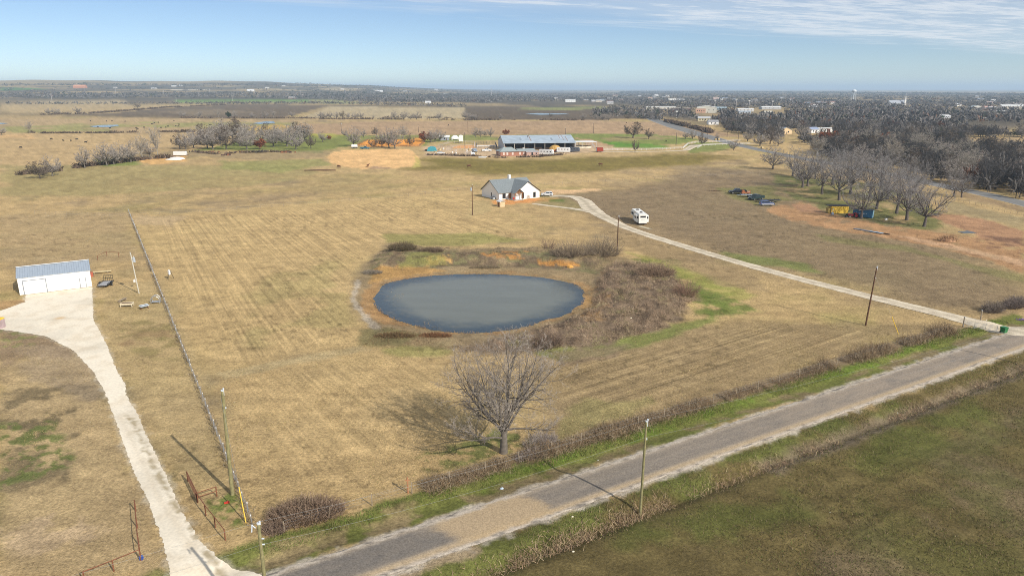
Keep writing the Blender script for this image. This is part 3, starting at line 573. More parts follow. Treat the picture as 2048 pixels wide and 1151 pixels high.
# ------------------------------------------------------------------ trees
class Soup:
    """triangles / quads with a colour per vertex, for twigs and stems"""
    def __init__(s): s.V = []; s.F = []; s.C = []; s.n = 0
    def add(s, V, Fc, col):
        V = np.asarray(V); s.V.append(V); s.F.append(np.asarray(Fc) + s.n); s.C.append(np.broadcast_to(col, V.shape)); s.n += len(V)
    def mesh(s, name, m=None): return npmesh(name, np.concatenate(s.V), np.concatenate(s.F), m or ASH, np.concatenate(s.C))
def tubes_np(soup, paths, r0, r1, sides, col):
    """many tubes of the same point count at once: paths (n,k,3), radii at root and tip (n,)"""
    n, k, _ = paths.shape
    if n == 0: return
    d = np.gradient(paths, axis=1); d /= np.linalg.norm(d, axis=2, keepdims=True) + 1e-9
    ref = np.where(np.abs(d[..., 2:3]) < .9, np.array((0, 0, 1.)), np.array((1., 0, 0))); a = np.cross(d, ref); a /= np.linalg.norm(a, axis=2, keepdims=True) + 1e-9; b = np.cross(d, a)
    t = np.linspace(0, 1, k)[None, :, None]; rad = (r0[:, None, None] * (1 - t) + r1[:, None, None] * t)
    if sides == 2: ang = rng.uniform(0, 6.28, (n, 1, 1)); ring = [a * np.cos(ang) + b * np.sin(ang), -a * np.cos(ang) - b * np.sin(ang)]
    else: ring = [a * math.cos(2 * math.pi * q / sides) + b * math.sin(2 * math.pi * q / sides) for q in range(sides)]
    V = np.stack([paths + rr_ * rad for rr_ in ring], 2)          # n,k,sides,3
    idx = np.arange(n * k * sides).reshape(n, k, sides); fs = []
    for q in range(1 if sides == 2 else sides):
        q2 = (q + 1) % sides; fs.append(np.stack([idx[:, :-1, q], idx[:, :-1, q2], idx[:, 1:, q2], idx[:, 1:, q]], -1).reshape(-1, 4))
    c = np.asarray(col)
    if c.ndim == 2: c = np.repeat(c, k * sides, 0)
    soup.add(V.reshape(-1, 3), np.concatenate(fs), c)
def spawn(paths, r_root, r_tip, count, t0, t1, ang, lfac, ljit, kpts, wig, trop, rfac, seedr):
    """children of a set of branches: returns their paths and root radii"""
    n, k, _ = paths.shape; L_ = np.linalg.norm(np.diff(paths, axis=1), axis=2).sum(1)
    t = np.linspace(t0, t1, count)[None] + seedr.uniform(-.5, .5, (n, count)) * (t1 - t0) / count; t = np.clip(t, 0, .999)
    f = t * (k - 1); i0 = f.astype(int); fr = (f - i0)[..., None]; ii = np.arange(n)[:, None]
    p0 = paths[ii, i0] * (1 - fr) + paths[ii, i0 + 1] * fr; d = paths[ii, i0 + 1] - paths[ii, i0]; d /= np.linalg.norm(d, axis=2, keepdims=True) + 1e-9
    rnd = seedr.normal(size=d.shape); side = rnd - (rnd * d).sum(2, keepdims=True) * d; side /= np.linalg.norm(side, axis=2, keepdims=True) + 1e-9
    a = np.radians(seedr.uniform(ang[0], ang[1], (n, count, 1))); dr = d * np.cos(a) + side * np.sin(a)
    ln = (L_[:, None] * lfac * (1 - .55 * t) * seedr.uniform(1 - ljit, 1 + ljit, (n, count)))[..., None]
    r = (r_root[:, None] * (1 - t) + r_tip[:, None] * t) * rfac
    P = [p0]; cur = p0; m = n * count
    for q in range(kpts - 1):
        dr = dr + seedr.normal(size=dr.shape) * wig + np.array((0, 0, trop)); dr /= np.linalg.norm(dr, axis=2, keepdims=True) + 1e-9
        cur = cur + dr * ln / (kpts - 1); P.append(cur)
    return np.stack(P, 2).reshape(m, kpts, 3), r.reshape(m)
def bare_tree(seed, h, tr, trunk_h, limbs, counts, spread, bark, twig, tw=.02, trop=.10, droop=0, leaf=None, round_=None, lrf=(.34, .52), upto=.62, t0=.18):
    """returns (trunk mesh, crown mesh) of a leafless tree standing at the origin"""
    sr = np.random.default_rng(seed); tk, cr = Soup(), Soup(); bark, twig = np.array(bark), np.array(twig)
    # trunk and its leaders
    k = 5; p = [np.zeros(3)]; d = np.array((0, 0, 1.))
    for q in range(k - 1): d = d + sr.normal(size=3) * (.05, .05, 0); d /= np.linalg.norm(d); p.append(p[-1] + d * trunk_h / (k - 1))
    trunk = np.array(p)[None]; tubes_np(tk, trunk, np.array([tr * 1.25]), np.array([tr * .72]), 8, bark)
    flare = np.array([[(0, 0, -.3), (0, 0, .5)]], float); tubes_np(tk, flare, np.array([tr * 1.45]), np.array([tr * 1.12]), 8, bark * .9)
    az0 = sr.uniform(0, 6.28); lim = []; lr = []
    for i in range(limbs):
        az = az0 + i * 2.4 + sr.uniform(-.35, .35); tt = sr.uniform(upto, 1) if i else 1.0; st = trunk[0, -1] * tt
        inc = math.radians(sr.uniform(*spread)) if i else math.radians(6); dd = np.array((math.cos(az) * math.sin(inc), math.sin(az) * math.sin(inc), math.cos(inc)))
        ln = (h - trunk_h) * sr.uniform(.82, 1.0) * (1 - .18 * math.sin(inc)) if i else (h - trunk_h) * .97; P = [st]; kk = 7
        for q in range(kk - 1): dd = dd + sr.normal(size=3) * .11 + np.array((0, 0, trop * .9)); dd /= np.linalg.norm(dd); P.append(P[-1] + dd * ln / (kk - 1))
        lim.append(P); lr.append(tr * sr.uniform(*lrf))
    for i in range(droop):
        az = sr.uniform(0, 6.28); st = trunk[0, -1] * sr.uniform(.55, .9); dd = np.array((math.cos(az), math.sin(az), .35)); P = [st]; ln = (h - trunk_h) * sr.uniform(.5, .7); kk = 7
        for q in range(kk - 1): dd = dd + sr.normal(size=3) * .10 + np.array((0, 0, -.16)); dd /= np.linalg.norm(dd); P.append(P[-1] + dd * ln / (kk - 1))
        lim.append(P); lr.append(tr * .3)
    def fit(P):
        # keep the crown inside a rounded outline
        if round_ is None: return P
        cz, rx, rz = round_; v = (P - np.array((0, 0, cz))) / np.array((rx, rx, rz)); n = np.linalg.norm(v, axis=-1, keepdims=True); lim_ = 1 + .10 * np.sin(v[..., :1] / n * 5 + seed) * np.cos(v[..., 1:2] / n * 4 + seed * 2)
        k = np.where(n > lim_ * .8, lim_ * (.8 + .2 * np.tanh((n / lim_ - .8) / .2)) / n, 1.0); return np.array((0, 0, cz)) + v * k * np.array((rx, rx, rz))
    lim = fit(np.array(lim)); lim[:, :, 2] = np.maximum(lim[:, :, 2], .5); lr = np.array(lr); tip = lr * .12
    tubes_np(tk, lim, lr, tip, 5, bark)
    P2, r2 = spawn(lim, lr, tip, counts[0], t0, .98, (28, 62), .52, .25, 5, .16, trop, .62, sr); P2 = fit(P2); tubes_np(tk, P2, r2, r2 * .2, 4, bark * .95)
    P3, r3 = spawn(P2, r2, r2 * .2, counts[1], .12, 1, (25, 60), .55, .3, 4, .2, trop * .8, .6, sr); P3 = fit(P3); r3 = np.maximum(r3, tw * .8)
    tubes_np(cr, P3, r3, r3 * .4, 3, twig * sr.uniform(.8, 1.15, (len(P3), 1)))
    if counts[2]:
        P4, r4 = spawn(P3, r3, r3 * .4, counts[2], .1, 1, (22, 60), .55, .35, 3, .25, trop * .6, .6, sr); P4 = fit(P4); r4 = np.maximum(r4, tw)
        tubes_np(cr, P4, r4, r4 * .4, 2, twig * sr.uniform(.75, 1.25, (len(P4), 1)))
    else: P4 = P3
    if leaf is not None:
        lc, ln_, ls = leaf; kq = sr.integers(0, len(P4), ln_); c = P4[kq, -1] + sr.normal(size=(ln_, 3)) * .35; o1 = sr.normal(size=(ln_, 3)) * ls; o2 = sr.normal(size=(ln_, 3)) * ls
        V = np.stack([c, c + o1, c + o1 + o2, c + o2], 1).reshape(-1, 3); cr.add(V, np.arange(ln_ * 4).reshape(-1, 4), np.repeat(np.array(lc) * sr.uniform(.55, 1.3, (ln_, 1)), 4, 0))
    return tk.mesh('trunk'), cr.mesh('crown')
NTREE = [0]
def plant(kind, px, py, h, label, group=None, cat='tree', name='bare_tree', rz=None, wx=1.0, xyz=None):
    """a tree of one of the kinds below, foot at a pixel of the photo, h metres tall"""
    tm, cm, h0 = kind; x, y, z = xyz or at(px, py); s = h / h0
    t = thing(name, label, cat, (x, y, z - .05), R.uniform(0, 6.28) if rz is None else rz, group); t.scale = (s * wx, s * wx, s)
    link('trunk', tm, t); link('crown', cm, t); NTREE[0] += 1; return t
_u = 'zeroth first second third fourth fifth sixth seventh eighth ninth tenth eleventh twelfth thirteenth fourteenth fifteenth sixteenth seventeenth eighteenth nineteenth'.split(); _c = 'twenty thirty forty fifty'.split()
def ORD(n): return _u[n] if n < 20 else (_c[n // 10 - 2] + ' ' + _u[n % 10] if n % 10 else _c[n // 10 - 2][:-1] + 'ieth')
GREYB, GREYT = (.21, .18, .155), (.27, .235, .215)
hero = bare_tree(5, 15.2, .37, 3.5, 16, (12, 8, 6), (8, 66), (.165, .142, .118), (.345, .30, .26), .0125, .055, 4, round_=(8.4, 7.9, 7.4), lrf=(.26, .42), upto=.5, t0=.28) + (15.2,)
PECAN = [bare_tree(20 + i, 17.5, .42, 3.4 + .5 * i % 1.5, 10, (9, 8, 5), (20, 68), (.13, .11, .10), (.315, .295, .285), .021, .055, 1, round_=(10.2, 8.0, 7.6)) + (17.5,) for i in range(4)]
OAK = [bare_tree(40 + i, 12, .36, 2.2, 11, (8, 7, 6), (20, 88), (.16, .14, .12), (.36, .32, .285), .055, .03, round_=(6.8, 6.0, 5.3)) + (12.,) for i in range(4)]
OAKD = [bare_tree(50 + i, 12, .36, 2.4, 10, (7, 6, 4), (20, 85), (.12, .10, .085), (.19, .155, .13), .05, .03, leaf=((.15, .12, .09), 1100, .20), round_=(6.8, 5.8, 5.3)) + (12.,) for i in range(2)]
WOODK = [bare_tree(70 + i, 12, .30, 2.2, 11, (8, 7, 5), (15, 80), (.055, .05, .046), (.105, .098, .094), .065, .04, round_=(6.6, 5.6, 5.3)) + (12.,) for i in range(3)]
RUSTY = [bare_tree(60, 9, .25, 1.5, 8, (7, 6, 2), (25, 70), (.10, .08, .07), (.16, .10, .07), .06, .05, leaf=((.25, .085, .04), 1500, .26), round_=(5.0, 4.4, 4.0)) + (9.,)]
PALE = [bare_tree(63 + i, 18, .4, 4, 8, (8, 7, 6), (10, 45), (.30, .27, .22), (.36, .32, .27), .06, .10) + (18.,) for i in range(2)]
CEDAR = [bare_tree(66, 8, .25, 1.0, 8, (6, 5, 0), (15, 60), (.08, .07, .05), (.06, .07, .035), .08, .08, leaf=((.035, .05, .018), 2200, .34)) + (8.,)]
plant(hero, 1007, 905, 17.4, 'large spreading leafless tree in front of the pond beside the county road', None, 'tree', 'bare_tree', 1.1, 1.0)
# the grove on the right
for k, (x, y, ty) in enumerate([(1848,453,342),(1813,440,335),(1793,427,322),(1753,418,312),(1722,437,345),(1678,400,296),(1644,388,300),(1605,375,290),(1615,372,300),(1700,388,292),(1740,392,300),(1775,398,300),(1665,370,285),(1630,358,288),(1820,405,320),(1585,352,285),(1907,391.5,335),(1923,395,340),(1700,362,280),(1760,372,285),(1830,385,305)]):
    lab = {0: 'leafless pecan nearest the red earth, lone trunk at the grove corner', 4: 'slender bare pecan standing between the red tractor and the blue container', 3: 'bare pecan rising right behind the blue container', 1: 'forked bare pecan left of the grove corner tree', 5: 'big bare pecan on the grass behind the yellow container'}.get(k)
    plant(PECAN[k % 4], x, y, max(11, hgt(x, y, ty)), lab or 'tall leafless pecan, ' + ORD(k + 1) + ' tree back from the grove corner nearest the red earth', 'pecan grove beside the red earth', name='pecan_tree', wx=R.uniform(.95, 1.15))
plant(OAK[0], 1545, 339, 13.5, 'lone round leafless tree at the pasture end of the pecan grove', name='bare_tree', wx=1.15)
# single trees across the middle distance
S = [
 (80,357,38,OAKD[0],1.25,'bushy brown tree with clinging leaves at the left field corner'), (105,352,47,OAK[1],.9,'thin bare tree behind the bushy brown corner tree'),
 (170,336,47,OAK[2],.8,'solitary slim bare tree on the left fence line'), (214,331,50,OAK[0],.95,None), (243,326,46,OAK[1],.9,None), (228,329,40,OAK[3],.9,None), (262,324,46,OAK[2],.9,None),
 (285,318,52,PALE[0],.9,'pale leafless tree beside the orange earth on the left fence line'), (316,311,60,PALE[1],.65,'tallest pale bare tree over the left fence line'), (200,331,30,OAK[2],1,None), (300,314,34,OAK[0],1,None),
 (60,266,26,PALE[0],1.0,'lone pale bare tree beside the orange bank in the left pasture'), (4,270,20,OAK[1],1.1,'bare tree cut by the left edge of the picture'),
 (520,298,21,RUSTY[0],1.5,'rust red leaved tree behind the black flatbed trailer'), (850,283,20,RUSTY[0],1.3,'rust red tree by the bare clump behind the orange pen'), (1012,271,13,RUSTY[0],1.2,'small reddish tree behind the long barn roof'), (658,280,10,RUSTY[0],1.2,'low reddish tree at the end of the green paddock'),
 (645,284,22,OAK[2],1.1,'round bare tree alone on the green paddock'), (622,297,32,OAKD[1],.8,'slim bare tree with a pale trunk on the green paddock'), (592,299,38,OAK[1],1.05,'bare tree standing before the cluster near the brush heap'),
 (707,293,42,OAK[0],.95,'bare tree at the left end of the orange pen'), (748,297,24,OAKD[0],1.0,'small dark tree before the orange pen'), (764,295,40,OAK[1],.85,None), (778,296,44,OAK[2],.9,None), (790,297.5,42,OAK[3],.95,None), (820,293,26,OAKD[1],1.0,'dark low tree at the right end of the orange pen'),
 (806,275,26,OAK[0],1.0,'round bare tree behind the orange pen'), (750,272,19,OAKD[0],.9,'small dark tree behind the orange pen'), (690,273,18,OAK[1],.9,None), (727,275,19,OAK[3],.9,None),
 (862,285,27,OAK[2],1.1,None), (870,284,28,OAK[0],1.0,None), (880,282,27,OAK[1],1.0,None), (846,281,18,OAKD[1],1.1,None),
 (951,275,22,OAK[3],.85,None), (961,275,22,OAK[0],.7,None), (981,274,20,OAK[2],.9,None), (970,273,16,OAK[1],.9,None),
 (1266,276,34,OAKD[0],1.3,'big dark round tree alone on the green field right of the barn'), (1297,278,22,OAKD[1],1.0,'smaller dark tree beside the big round field tree'), (1270,304,25,OAKD[0],.7,'slim tree beside the white pipe fence'),
 (1371,278,19,OAK[1],.9,None), (1385,278,21,OAK[3],1.1,None), (1404,291,27,OAKD[1],.8,'dark upright tree where the ranch drive bends'), (1434,281,17,OAK[0],.6,None), (1467,301,24,OAK[2],1.1,'round bare tree below the ranch drive'), (1495,283,24,OAK[0],1.3,None), (1520,292,34,OAK[1],1.2,None), (1540,288,30,OAKD[0],1.2,None), (1556,292,26,OAK[3],1.1,None),
 (98,228.5,13,OAK[0],1.2,None), (113,228.5,15,OAK[1],1.3,None), (156,227,15,OAK[2],1.3,None), (275,216,9,OAKD[0],1.8,'dark round tree at the bend of the far hedge'),
 (365,235,15,OAK[1],1.1,None), (400,234.5,14,OAK[2],1.1,None), (437,234,14,PALE[0],.8,None), (457,235,10,CEDAR[0],1.1,'small dark evergreen in the far field tree row'), (470,235.5,15,OAK[3],1.0,None), (505,236,12,OAK[0],1.1,None), (530,235.5,14,OAK[1],1.4,None), (547,235,14,PALE[1],1.1,None), (584,234,12,OAK[2],1.3,None),
 (641,236,14,OAK[0],1.2,None), (650,236.5,15,OAK[1],1.2,None), (661,236.5,14,OAK[2],1.1,None), (673,237,15,OAK[3],1.0,None), (685,237,16,OAKD[0],.9,None), (696,237,13,OAK[0],.9,None), (711,237.5,15,OAK[1],1.2,None), (722,237.5,15,OAK[2],1.1,None), (747,238,9,PALE[0],1.0,None),
 (789,238,17,OAK[3],1.2,None), (807,239,17,OAK[0],1.3,None), (821,239,14,OAK[1],1.1,None), (833,239,17,OAK[2],1.3,None), (878,239,15,OAK[3],1.3,None), (932,238,18,OAK[0],1.2,None), (942,239,14,OAK[1],1.3,None), (950,239,12,OAK[2],1.3,None), (1001,238,11,OAK[3],1.2,None), (1101,234,8,OAKD[0],1.3,None),
 (1166,239,14,OAK[0],1.3,None), (1205,240,16,OAK[1],1.5,None), (1217,241,17,OAK[2],1.4,None), (1256,239,13,OAKD[1],1.3,None), (1190,239,12,OAK[3],1.3,None), (1294,236,9,OAKD[0],1.6,None)]
CL = [(360,298,34),(372,299,36),(388,296,38),(400,290,40),(412,287,42),(426,299,45),(440,288,48),(453,299,44),(447,277,42),(465,279,44),(480,292,44),(494,299,42),(505,287,42),(524,290,38),(537,284,38),(547,294,40),(560,283,38),(574,293,46),(588,288,44),(600,281,40),(610,282,38),(470,270,32),(432,276,34),(553,287,36),(415,297,36),(489,279,38)]
for i, (x, y, ph) in enumerate(CL): S.append((x, y, ph, (OAK + OAKD[:1])[i % 5] if i % 7 else OAKD[1], 1.15, 'round leafless tree in the dense cluster left of the tan arena'))
S.sort(key=lambda e: e[0]); CNT = {}
for x, y, ph, kind, wx, lab in S:
    g = None
    if lab is None or 'cluster left of' in lab:
        lab, g = ('round leafless tree in the dense cluster beside the tan arena', 'trees of the cluster by the arena') if lab else ('bare tree in the row along the far dark field', 'trees along the far field row') if y < 245 else ('bare tree among the ranch buildings and fences', 'trees about the ranch') if x > 600 else ('bare tree in the left fence row', 'trees of the left fence row')
        CNT[g] = CNT.get(g, 0) + 1; lab = lab + ', ' + ORD(CNT[g]) + ' from the left'
    plant(kind, x, y, hgt(x, y, y - ph), lab, g, name='bare_tree' if kind not in RUSTY else 'rusty_tree', wx=wx)
# woods: the nearest trees one by one, the rest as one mass
CLEAR = [np.array(world(e)) for e in ([(1926,246),(2060,247),(2060,270),(1926,268)], [(1915,276),(2060,275),(2060,306),(1935,304)], [(1558,262),(1600,262),(1604,292),(1558,290)], [(1604,262),(1668,258),(1676,282),(1606,284)], [(1410,246),(1446,245),(1450,264),(1410,264)], [(1390,238),(1424,238),(1424,252),(1390,252)], [(1380,218),(1440,218),(1440,238),(1390,238)], [(1470,219),(1570,217),(1570,234),(1470,234)], [(1880,234),(1905,234),(1905,250),(1880,250)])]
def scatter(poly_px, n, seed, smooth=False):
    P = np.array(world(poly_px)); sr = np.random.default_rng(seed); out = []
    A = np.arctan2(P[:, 0], P[:, 1]); Rr = np.hypot(P[:, 0], P[:, 1])
    while len(out) < n:
        a = sr.uniform(A.min(), A.max(), 4000); r = sr.uniform(Rr.min(), Rr.max(), 4000); x, y = r * np.sin(a), r * np.cos(a); k = sdpoly(x, y, P) > 0
        for e in CLEAR: k &= sdpoly(x, y, e) < 0
        if not k.any(): continue
        out += list(zip(x[k], y[k]))
    return np.array(out[:n])
WOODS_NEAR = [(1600,312),(1700,330),(1800,347),(1905,371),(2060,403),(2060,300),(1960,292),(1800,288),(1680,292)]
pts = scatter(WOODS_NEAR, 165, 1); pts = pts[np.argsort(np.hypot(*pts.T))]
wk = OAK + OAKD + PECAN[:2]
for i, (x, y) in enumerate(pts):
    j = R.random(); kind = PALE[i % 2] if j < .08 else RUSTY[0] if j < .12 else OAKD[i % 2] if j < .30 else OAK[i % 4] if j < .42 else WOODK[i % 3]
    lab = ('pale tall bare tree', 'rust leaved tree', 'dark twiggy tree', 'grey bare tree')[0 if kind in PALE else 1 if kind in RUSTY else 2 if kind in OAKD or kind in WOODK else 3] + ' in the dense woods beyond the highway'
    plant(kind, 0, 0, R.uniform(9, 14) * (1.25 if kind in PALE else .75 if kind in RUSTY else 1), lab, 'woods beyond the highway', name='woodland_tree', wx=1.25, xyz=(x, y, T(x, y)))
MID = [(1500,272),(1600,290),(1680,292),(1800,288),(1960,292),(2060,298),(2060,272),(1900,262),(1650,256),(1480,250),(1400,246),(1420,258)]
pts = scatter(MID, 120, 2)
for i, (x, y) in enumerate(pts):
    j = R.random(); kind = RUSTY[0] if j < .06 else OAKD[i % 2] if j < .26 else OAK[i % 4] if j < .4 else WOODK[i % 3]
    lab = ('rust leaved tree', 'dark twiggy tree', 'grey bare tree')[0 if kind in RUSTY else 1 if kind in OAKD or kind in WOODK else 2] + ' in the wooded belt before the town'
    plant(kind, 0, 0, R.uniform(8.5, 13), lab, 'wooded belt before the town', name='woodland_tree', wx=1.3, xyz=(x, y, T(x, y)))
def tree_mass(name, label, areas, seed, tris=16):
    """many small far trees as one mesh of twigs: areas = (outline in photo, count, height range, colour mix, width)"""
    sr = np.random.default_rng(seed); sp = Soup()
    pal = np.array([(.125,.114,.106), (.16,.147,.138), (.095,.085,.078), (.042,.055,.030), (.16,.085,.055), (.19,.17,.158)])
    for poly, n, (h0, h1), wts, scx in areas:
        P = scatter(poly, n, sr.integers(1e6)); z = T(P[:, 0], P[:, 1]); h = sr.uniform(h0, h1, n); w = np.array(wts, float); w /= w.sum()
        c = pal[sr.choice(6, n, p=w)] * sr.uniform(.8, 1.2, (n, 1)); rx = h * sr.uniform(.42, .65, n) * scx
        q = sr.normal(size=(n, tris, 3)); q /= np.linalg.norm(q, axis=2, keepdims=True); q[..., 2] = np.abs(q[..., 2]) * .95 - .05; ro = sr.uniform(.25, .62, (n, tris, 1)); S = np.stack([rx, rx, h * .70], 1)[:, None]
        c0 = np.stack([P[:, 0], P[:, 1], z + h * .30], 1)[:, None]; root = c0 + q * ro * S; tip = c0 + (q + sr.normal(size=q.shape) * .16) * sr.uniform(.85, 1.08, (n, tris, 1)) * S
        side = sr.normal(size=q.shape) * (np.minimum(rx * 2, h * 1.6) * 1.15 / math.sqrt(tris) * .30)[:, None, None]
        V = np.stack([root - side * .5, root + side * .5, tip + side * .22, tip - side * .22], 2).reshape(-1, 3); cc = np.repeat((c[:, None] * sr.uniform(.7, 1.3, (n, tris, 1))).reshape(-1, 3), 4, 0)
        sp.add(V, np.arange(len(V)).reshape(-1, 4), cc)
        tb = np.stack([np.stack([P[:, 0], P[:, 1], z], 1), np.stack([P[:, 0], P[:, 1], z + h * .5], 1)], 1)
        V = np.stack([tb[:, 0] + (-.18, 0, 0), tb[:, 0] + (.18, 0, 0), tb[:, 1] + (.08, 0, 0), tb[:, 1] + (-.08, 0, 0)], 1).reshape(-1, 3); sp.add(V, np.arange(len(V)).reshape(-1, 4), np.repeat(c * .6, 4, 0))
    o = link(name, sp.mesh(name)); tag(o, label, None, None, 'stuff'); return o
GM = (5, 4, 3, .7, .35, 2)
tree_mass('woods', 'dense grey brown winter woods beyond the highway', [(WOODS_NEAR, 420, (5, 10), (5,4,5,.3,.7,2), 1.0), (MID, 700, (6, 10), (5,4,4,.6,.5,2), 1.0)], 3, 96)
tree_mass('far_woods', 'grey winter woodland spreading over the far country and town', [
    ([(1430,246),(1650,256),(1900,262),(2060,272),(2060,232),(1900,228),(1700,226),(1500,226),(1330,222),(1340,236)], 1500, (7, 11), (5,4,4,.8,.6,2), 1.25),
    ([(1180,236),(1330,234),(1320,222),(1240,216),(1190,222)], 260, (7, 11), (5,3,4,.9,.3,2), 1.0),
    ([(1000,205),(1200,203),(1330,218),(1700,224),(2060,230),(2060,208),(1700,203),(1300,198),(1000,195)], 2600, (7, 11), GM, 1.6),
    ([(1000,196),(1300,198),(1700,203),(2060,208),(2060,192),(1700,188),(1300,186),(1000,187)], 2600, (7, 12), (5,3,3,1.6,.1,2), 2.4),
    ([(1240,186.6),(1500,186),(1750,188),(2060,192),(2060,190),(1700,186),(1500,184.4),(1240,184.8)], 1500, (10, 18), (4,2,5,3,.1,1), 3.0),
    ([(0,188),(200,187.5),(420,186),(700,190),(1000,194),(1000,206),(720,206),(640,199),(350,196.5),(0,198)], 3000, (8, 12), (5,5,3,1.0,.1,2), 1.7),
    ([(640,186),(720,184),(800,188),(1000,190),(1000,196),(760,196),(600,192)], 900, (8, 12), (3,3,3,4,.1,1), 1.8),
    ([(380,206.5),(640,206),(930,212),(930,215),(640,209),(380,210.5)], 420, (6, 9), (4,2,5,.6,.5,1), 1.2),
    ([(0,206.5),(380,206.5),(380,209),(0,209.5)], 200, (5, 8), (4,2,5,.6,.5,1), 1.2),
    ([(0,178),(300,174),(500,172),(800,176),(1000,180),(1000,188),(700,186),(420,182),(200,186),(0,186)], 2200, (8, 12), (5,4,3,1.2,.1,2), 2.4),
    ([(0,171),(300,169.4),(500,170.2),(700,172.2),(1000,177),(1000,179.5),(700,174.6),(450,172),(300,171.5),(0,173.5)], 2600, (9, 15), (5,4,4,2,.1,1), 3.2),
    ([(1000,179),(1240,181),(1500,182),(1500,183.4),(1240,183.4),(1000,182)], 500, (9, 15), (4,2,4,2,.1,1), 3.2),
    ([(1255,234),(1310,237),(1330,243),(1300,240)], 60, (5, 8), (4,2,5,.6,.5,1), 1.2)], 4, 9)

# dark brush lines along the field fences
def brush_line(label, px, h, wd, dens, seed):
    P = np.array(world(px)); sg = np.hypot(*np.diff(P, axis=0).T); L_ = np.concatenate([[0], np.cumsum(sg)]); n = int(L_[-1] * dens); sr = np.random.default_rng(seed); l = sr.uniform(0, L_[-1], n); l = l[fbm(l / 12, l * 0 + seed, seed, 3) > .40]; n = len(l)
    x = np.interp(l, L_, P[:, 0]) + sr.normal(size=n) * wd; y = np.interp(l, L_, P[:, 1]) + sr.normal(size=n) * wd; z = T(x, y); hh = h * sr.uniform(.4, 1.2, n) * (.5 + fbm(l / 8, l * 0, seed + 1, 3)); sp = Soup()
    c0 = np.stack([x, y, z - .1], 1); tip = c0 + np.stack([sr.normal(size=n) * .5 * hh, sr.normal(size=n) * .5 * hh, hh], 1); sd = sr.normal(size=(n, 3)) * (.09 * h)
    V = np.stack([c0 - sd, c0 + sd, tip + sd * .6, tip - sd * .6], 1).reshape(-1, 3); sp.add(V, np.arange(4 * n).reshape(-1, 4), np.repeat(np.array([(.13,.095,.07), (.17,.125,.095), (.10,.075,.055)])[sr.integers(0, 3, n)] * sr.uniform(.7, 1.3, (n, 1)), 4, 0))
    tag(link('brush_line', sp.mesh('brush_line')), label, None, None, 'stuff')
brush_line('brown brush along the left pasture fence', [(0,353),(60,348),(115,342),(165,334),(220,328),(300,318),(340,316)], 2.4, 1.0, 26, 1)
brush_line('thin dark brush line across the far cattle pasture', [(50,265),(90,267),(200,266.5),(330,264),(460,264)], 2.0, .8, 12, 2)
brush_line('dark brush line at the edge of the plowed far field', [(80,230),(170,228),(230,224),(330,215.5),(450,210)], 3.2, 1.5, 6, 3)
brush_line('brush under the far field tree row', [(360,236),(480,237),(600,236.5),(640,238),(760,239),(930,240),(1170,241)], 2.6, 2.0, 6, 4)
brush_line('low brush before the pale far field', [(770,235.5),(860,236),(900,236)], 2.5, 1.5, 7, 5)
brush_line('dark hedge beside the highway approach', [(1330,243),(1350,248),(1375,254),(1400,260),(1420,266)], 3.4, 1.4, 14, 6)
brush_line('weeds along the ranch yard fence', [(850,310),(900,311.5),(960,313),(1000,316),(1080,314),(1130,309),(1190,306)], 1.3, .6, 16, 7)
brush_line('brush by the scrap row', [(385,304),(440,309),(480,306),(520,304.5),(580,304)], 1.4, 1.2, 14, 8)
# ------------------------------------------------------------------ brush, hedge, grass
def stems(P, hmin, hmax, spread, width, cols, seed, k=3, curl=.35, z=None, zsink=.05, clump=None):
    """thin bent stems rising from the ground points P"""
    sr = np.random.default_rng(seed); n = len(P); sp = Soup(); h = sr.uniform(hmin, hmax, n); h = h if np.ndim(h) else np.full(n, h)
    if clump: h = h * (.35 + 1.5 * sstep(.36, .68, fbm(P[:, 0] / clump, P[:, 1] / clump, seed + 2, 3)))
    a = sr.uniform(0, 6.28, n); lean = np.abs(sr.normal(size=n)) * spread; zz = T(P[:, 0], P[:, 1]) if z is None else z
    d = np.stack([np.cos(a) * lean, np.sin(a) * lean, np.ones(n)], 1); d /= np.linalg.norm(d, axis=1, keepdims=True); cur = np.stack([P[:, 0], P[:, 1], zz - zsink], 1); pts = [cur]
    for q in range(k - 1):
        d = d + sr.normal(size=d.shape) * curl * .5 + np.stack([np.cos(a), np.sin(a), -np.ones(n) * .3], 1) * curl * .4 * (q > 0); d /= np.linalg.norm(d, axis=1, keepdims=True); cur = cur + d * (h / (k - 1))[:, None]; pts.append(cur)
    ci = sr.integers(0, len(cols), n)
    if clump: ci = np.clip(((fbm(P[:, 0] / clump / 1.7, P[:, 1] / clump / 1.7, seed + 9, 3) - .3) / .4 * len(cols) + sr.normal(size=n) * .7).astype(int), 0, len(cols) - 1)
    c = np.array(cols)[ci] * sr.uniform(.7, 1.3, (n, 1)); w = np.full(n, width) * sr.uniform(.6, 1.4, n)
    tubes_np(sp, np.stack(pts, 1), w, w * .3, 2, c); return sp
def fill(poly, dens, seed, noise=None, wp=None):
    P = np.array(wp or [G(*p) for p in poly]); sr = np.random.default_rng(seed); a = (P.max(0) - P.min(0)).prod(); n = int(a * dens)
    x = sr.uniform(P[:, 0].min(), P[:, 0].max(), n); y = sr.uniform(P[:, 1].min(), P[:, 1].max(), n); k = sdpoly(x, y, P) > 0
    if noise: k &= fbm(x / noise[0], y / noise[0], seed, 3) > noise[1]
    return np.stack([x[k], y[k]], 1)
DEAD = [(.24,.165,.12), (.20,.145,.105), (.30,.225,.175), (.17,.12,.085), (.33,.235,.18)]
PINK = [(.42,.295,.20), (.36,.26,.17), (.47,.36,.25), (.30,.21,.135), (.37,.30,.17)]
REED = [(.42,.245,.10), (.36,.20,.085), (.30,.17,.08), (.45,.29,.13)]
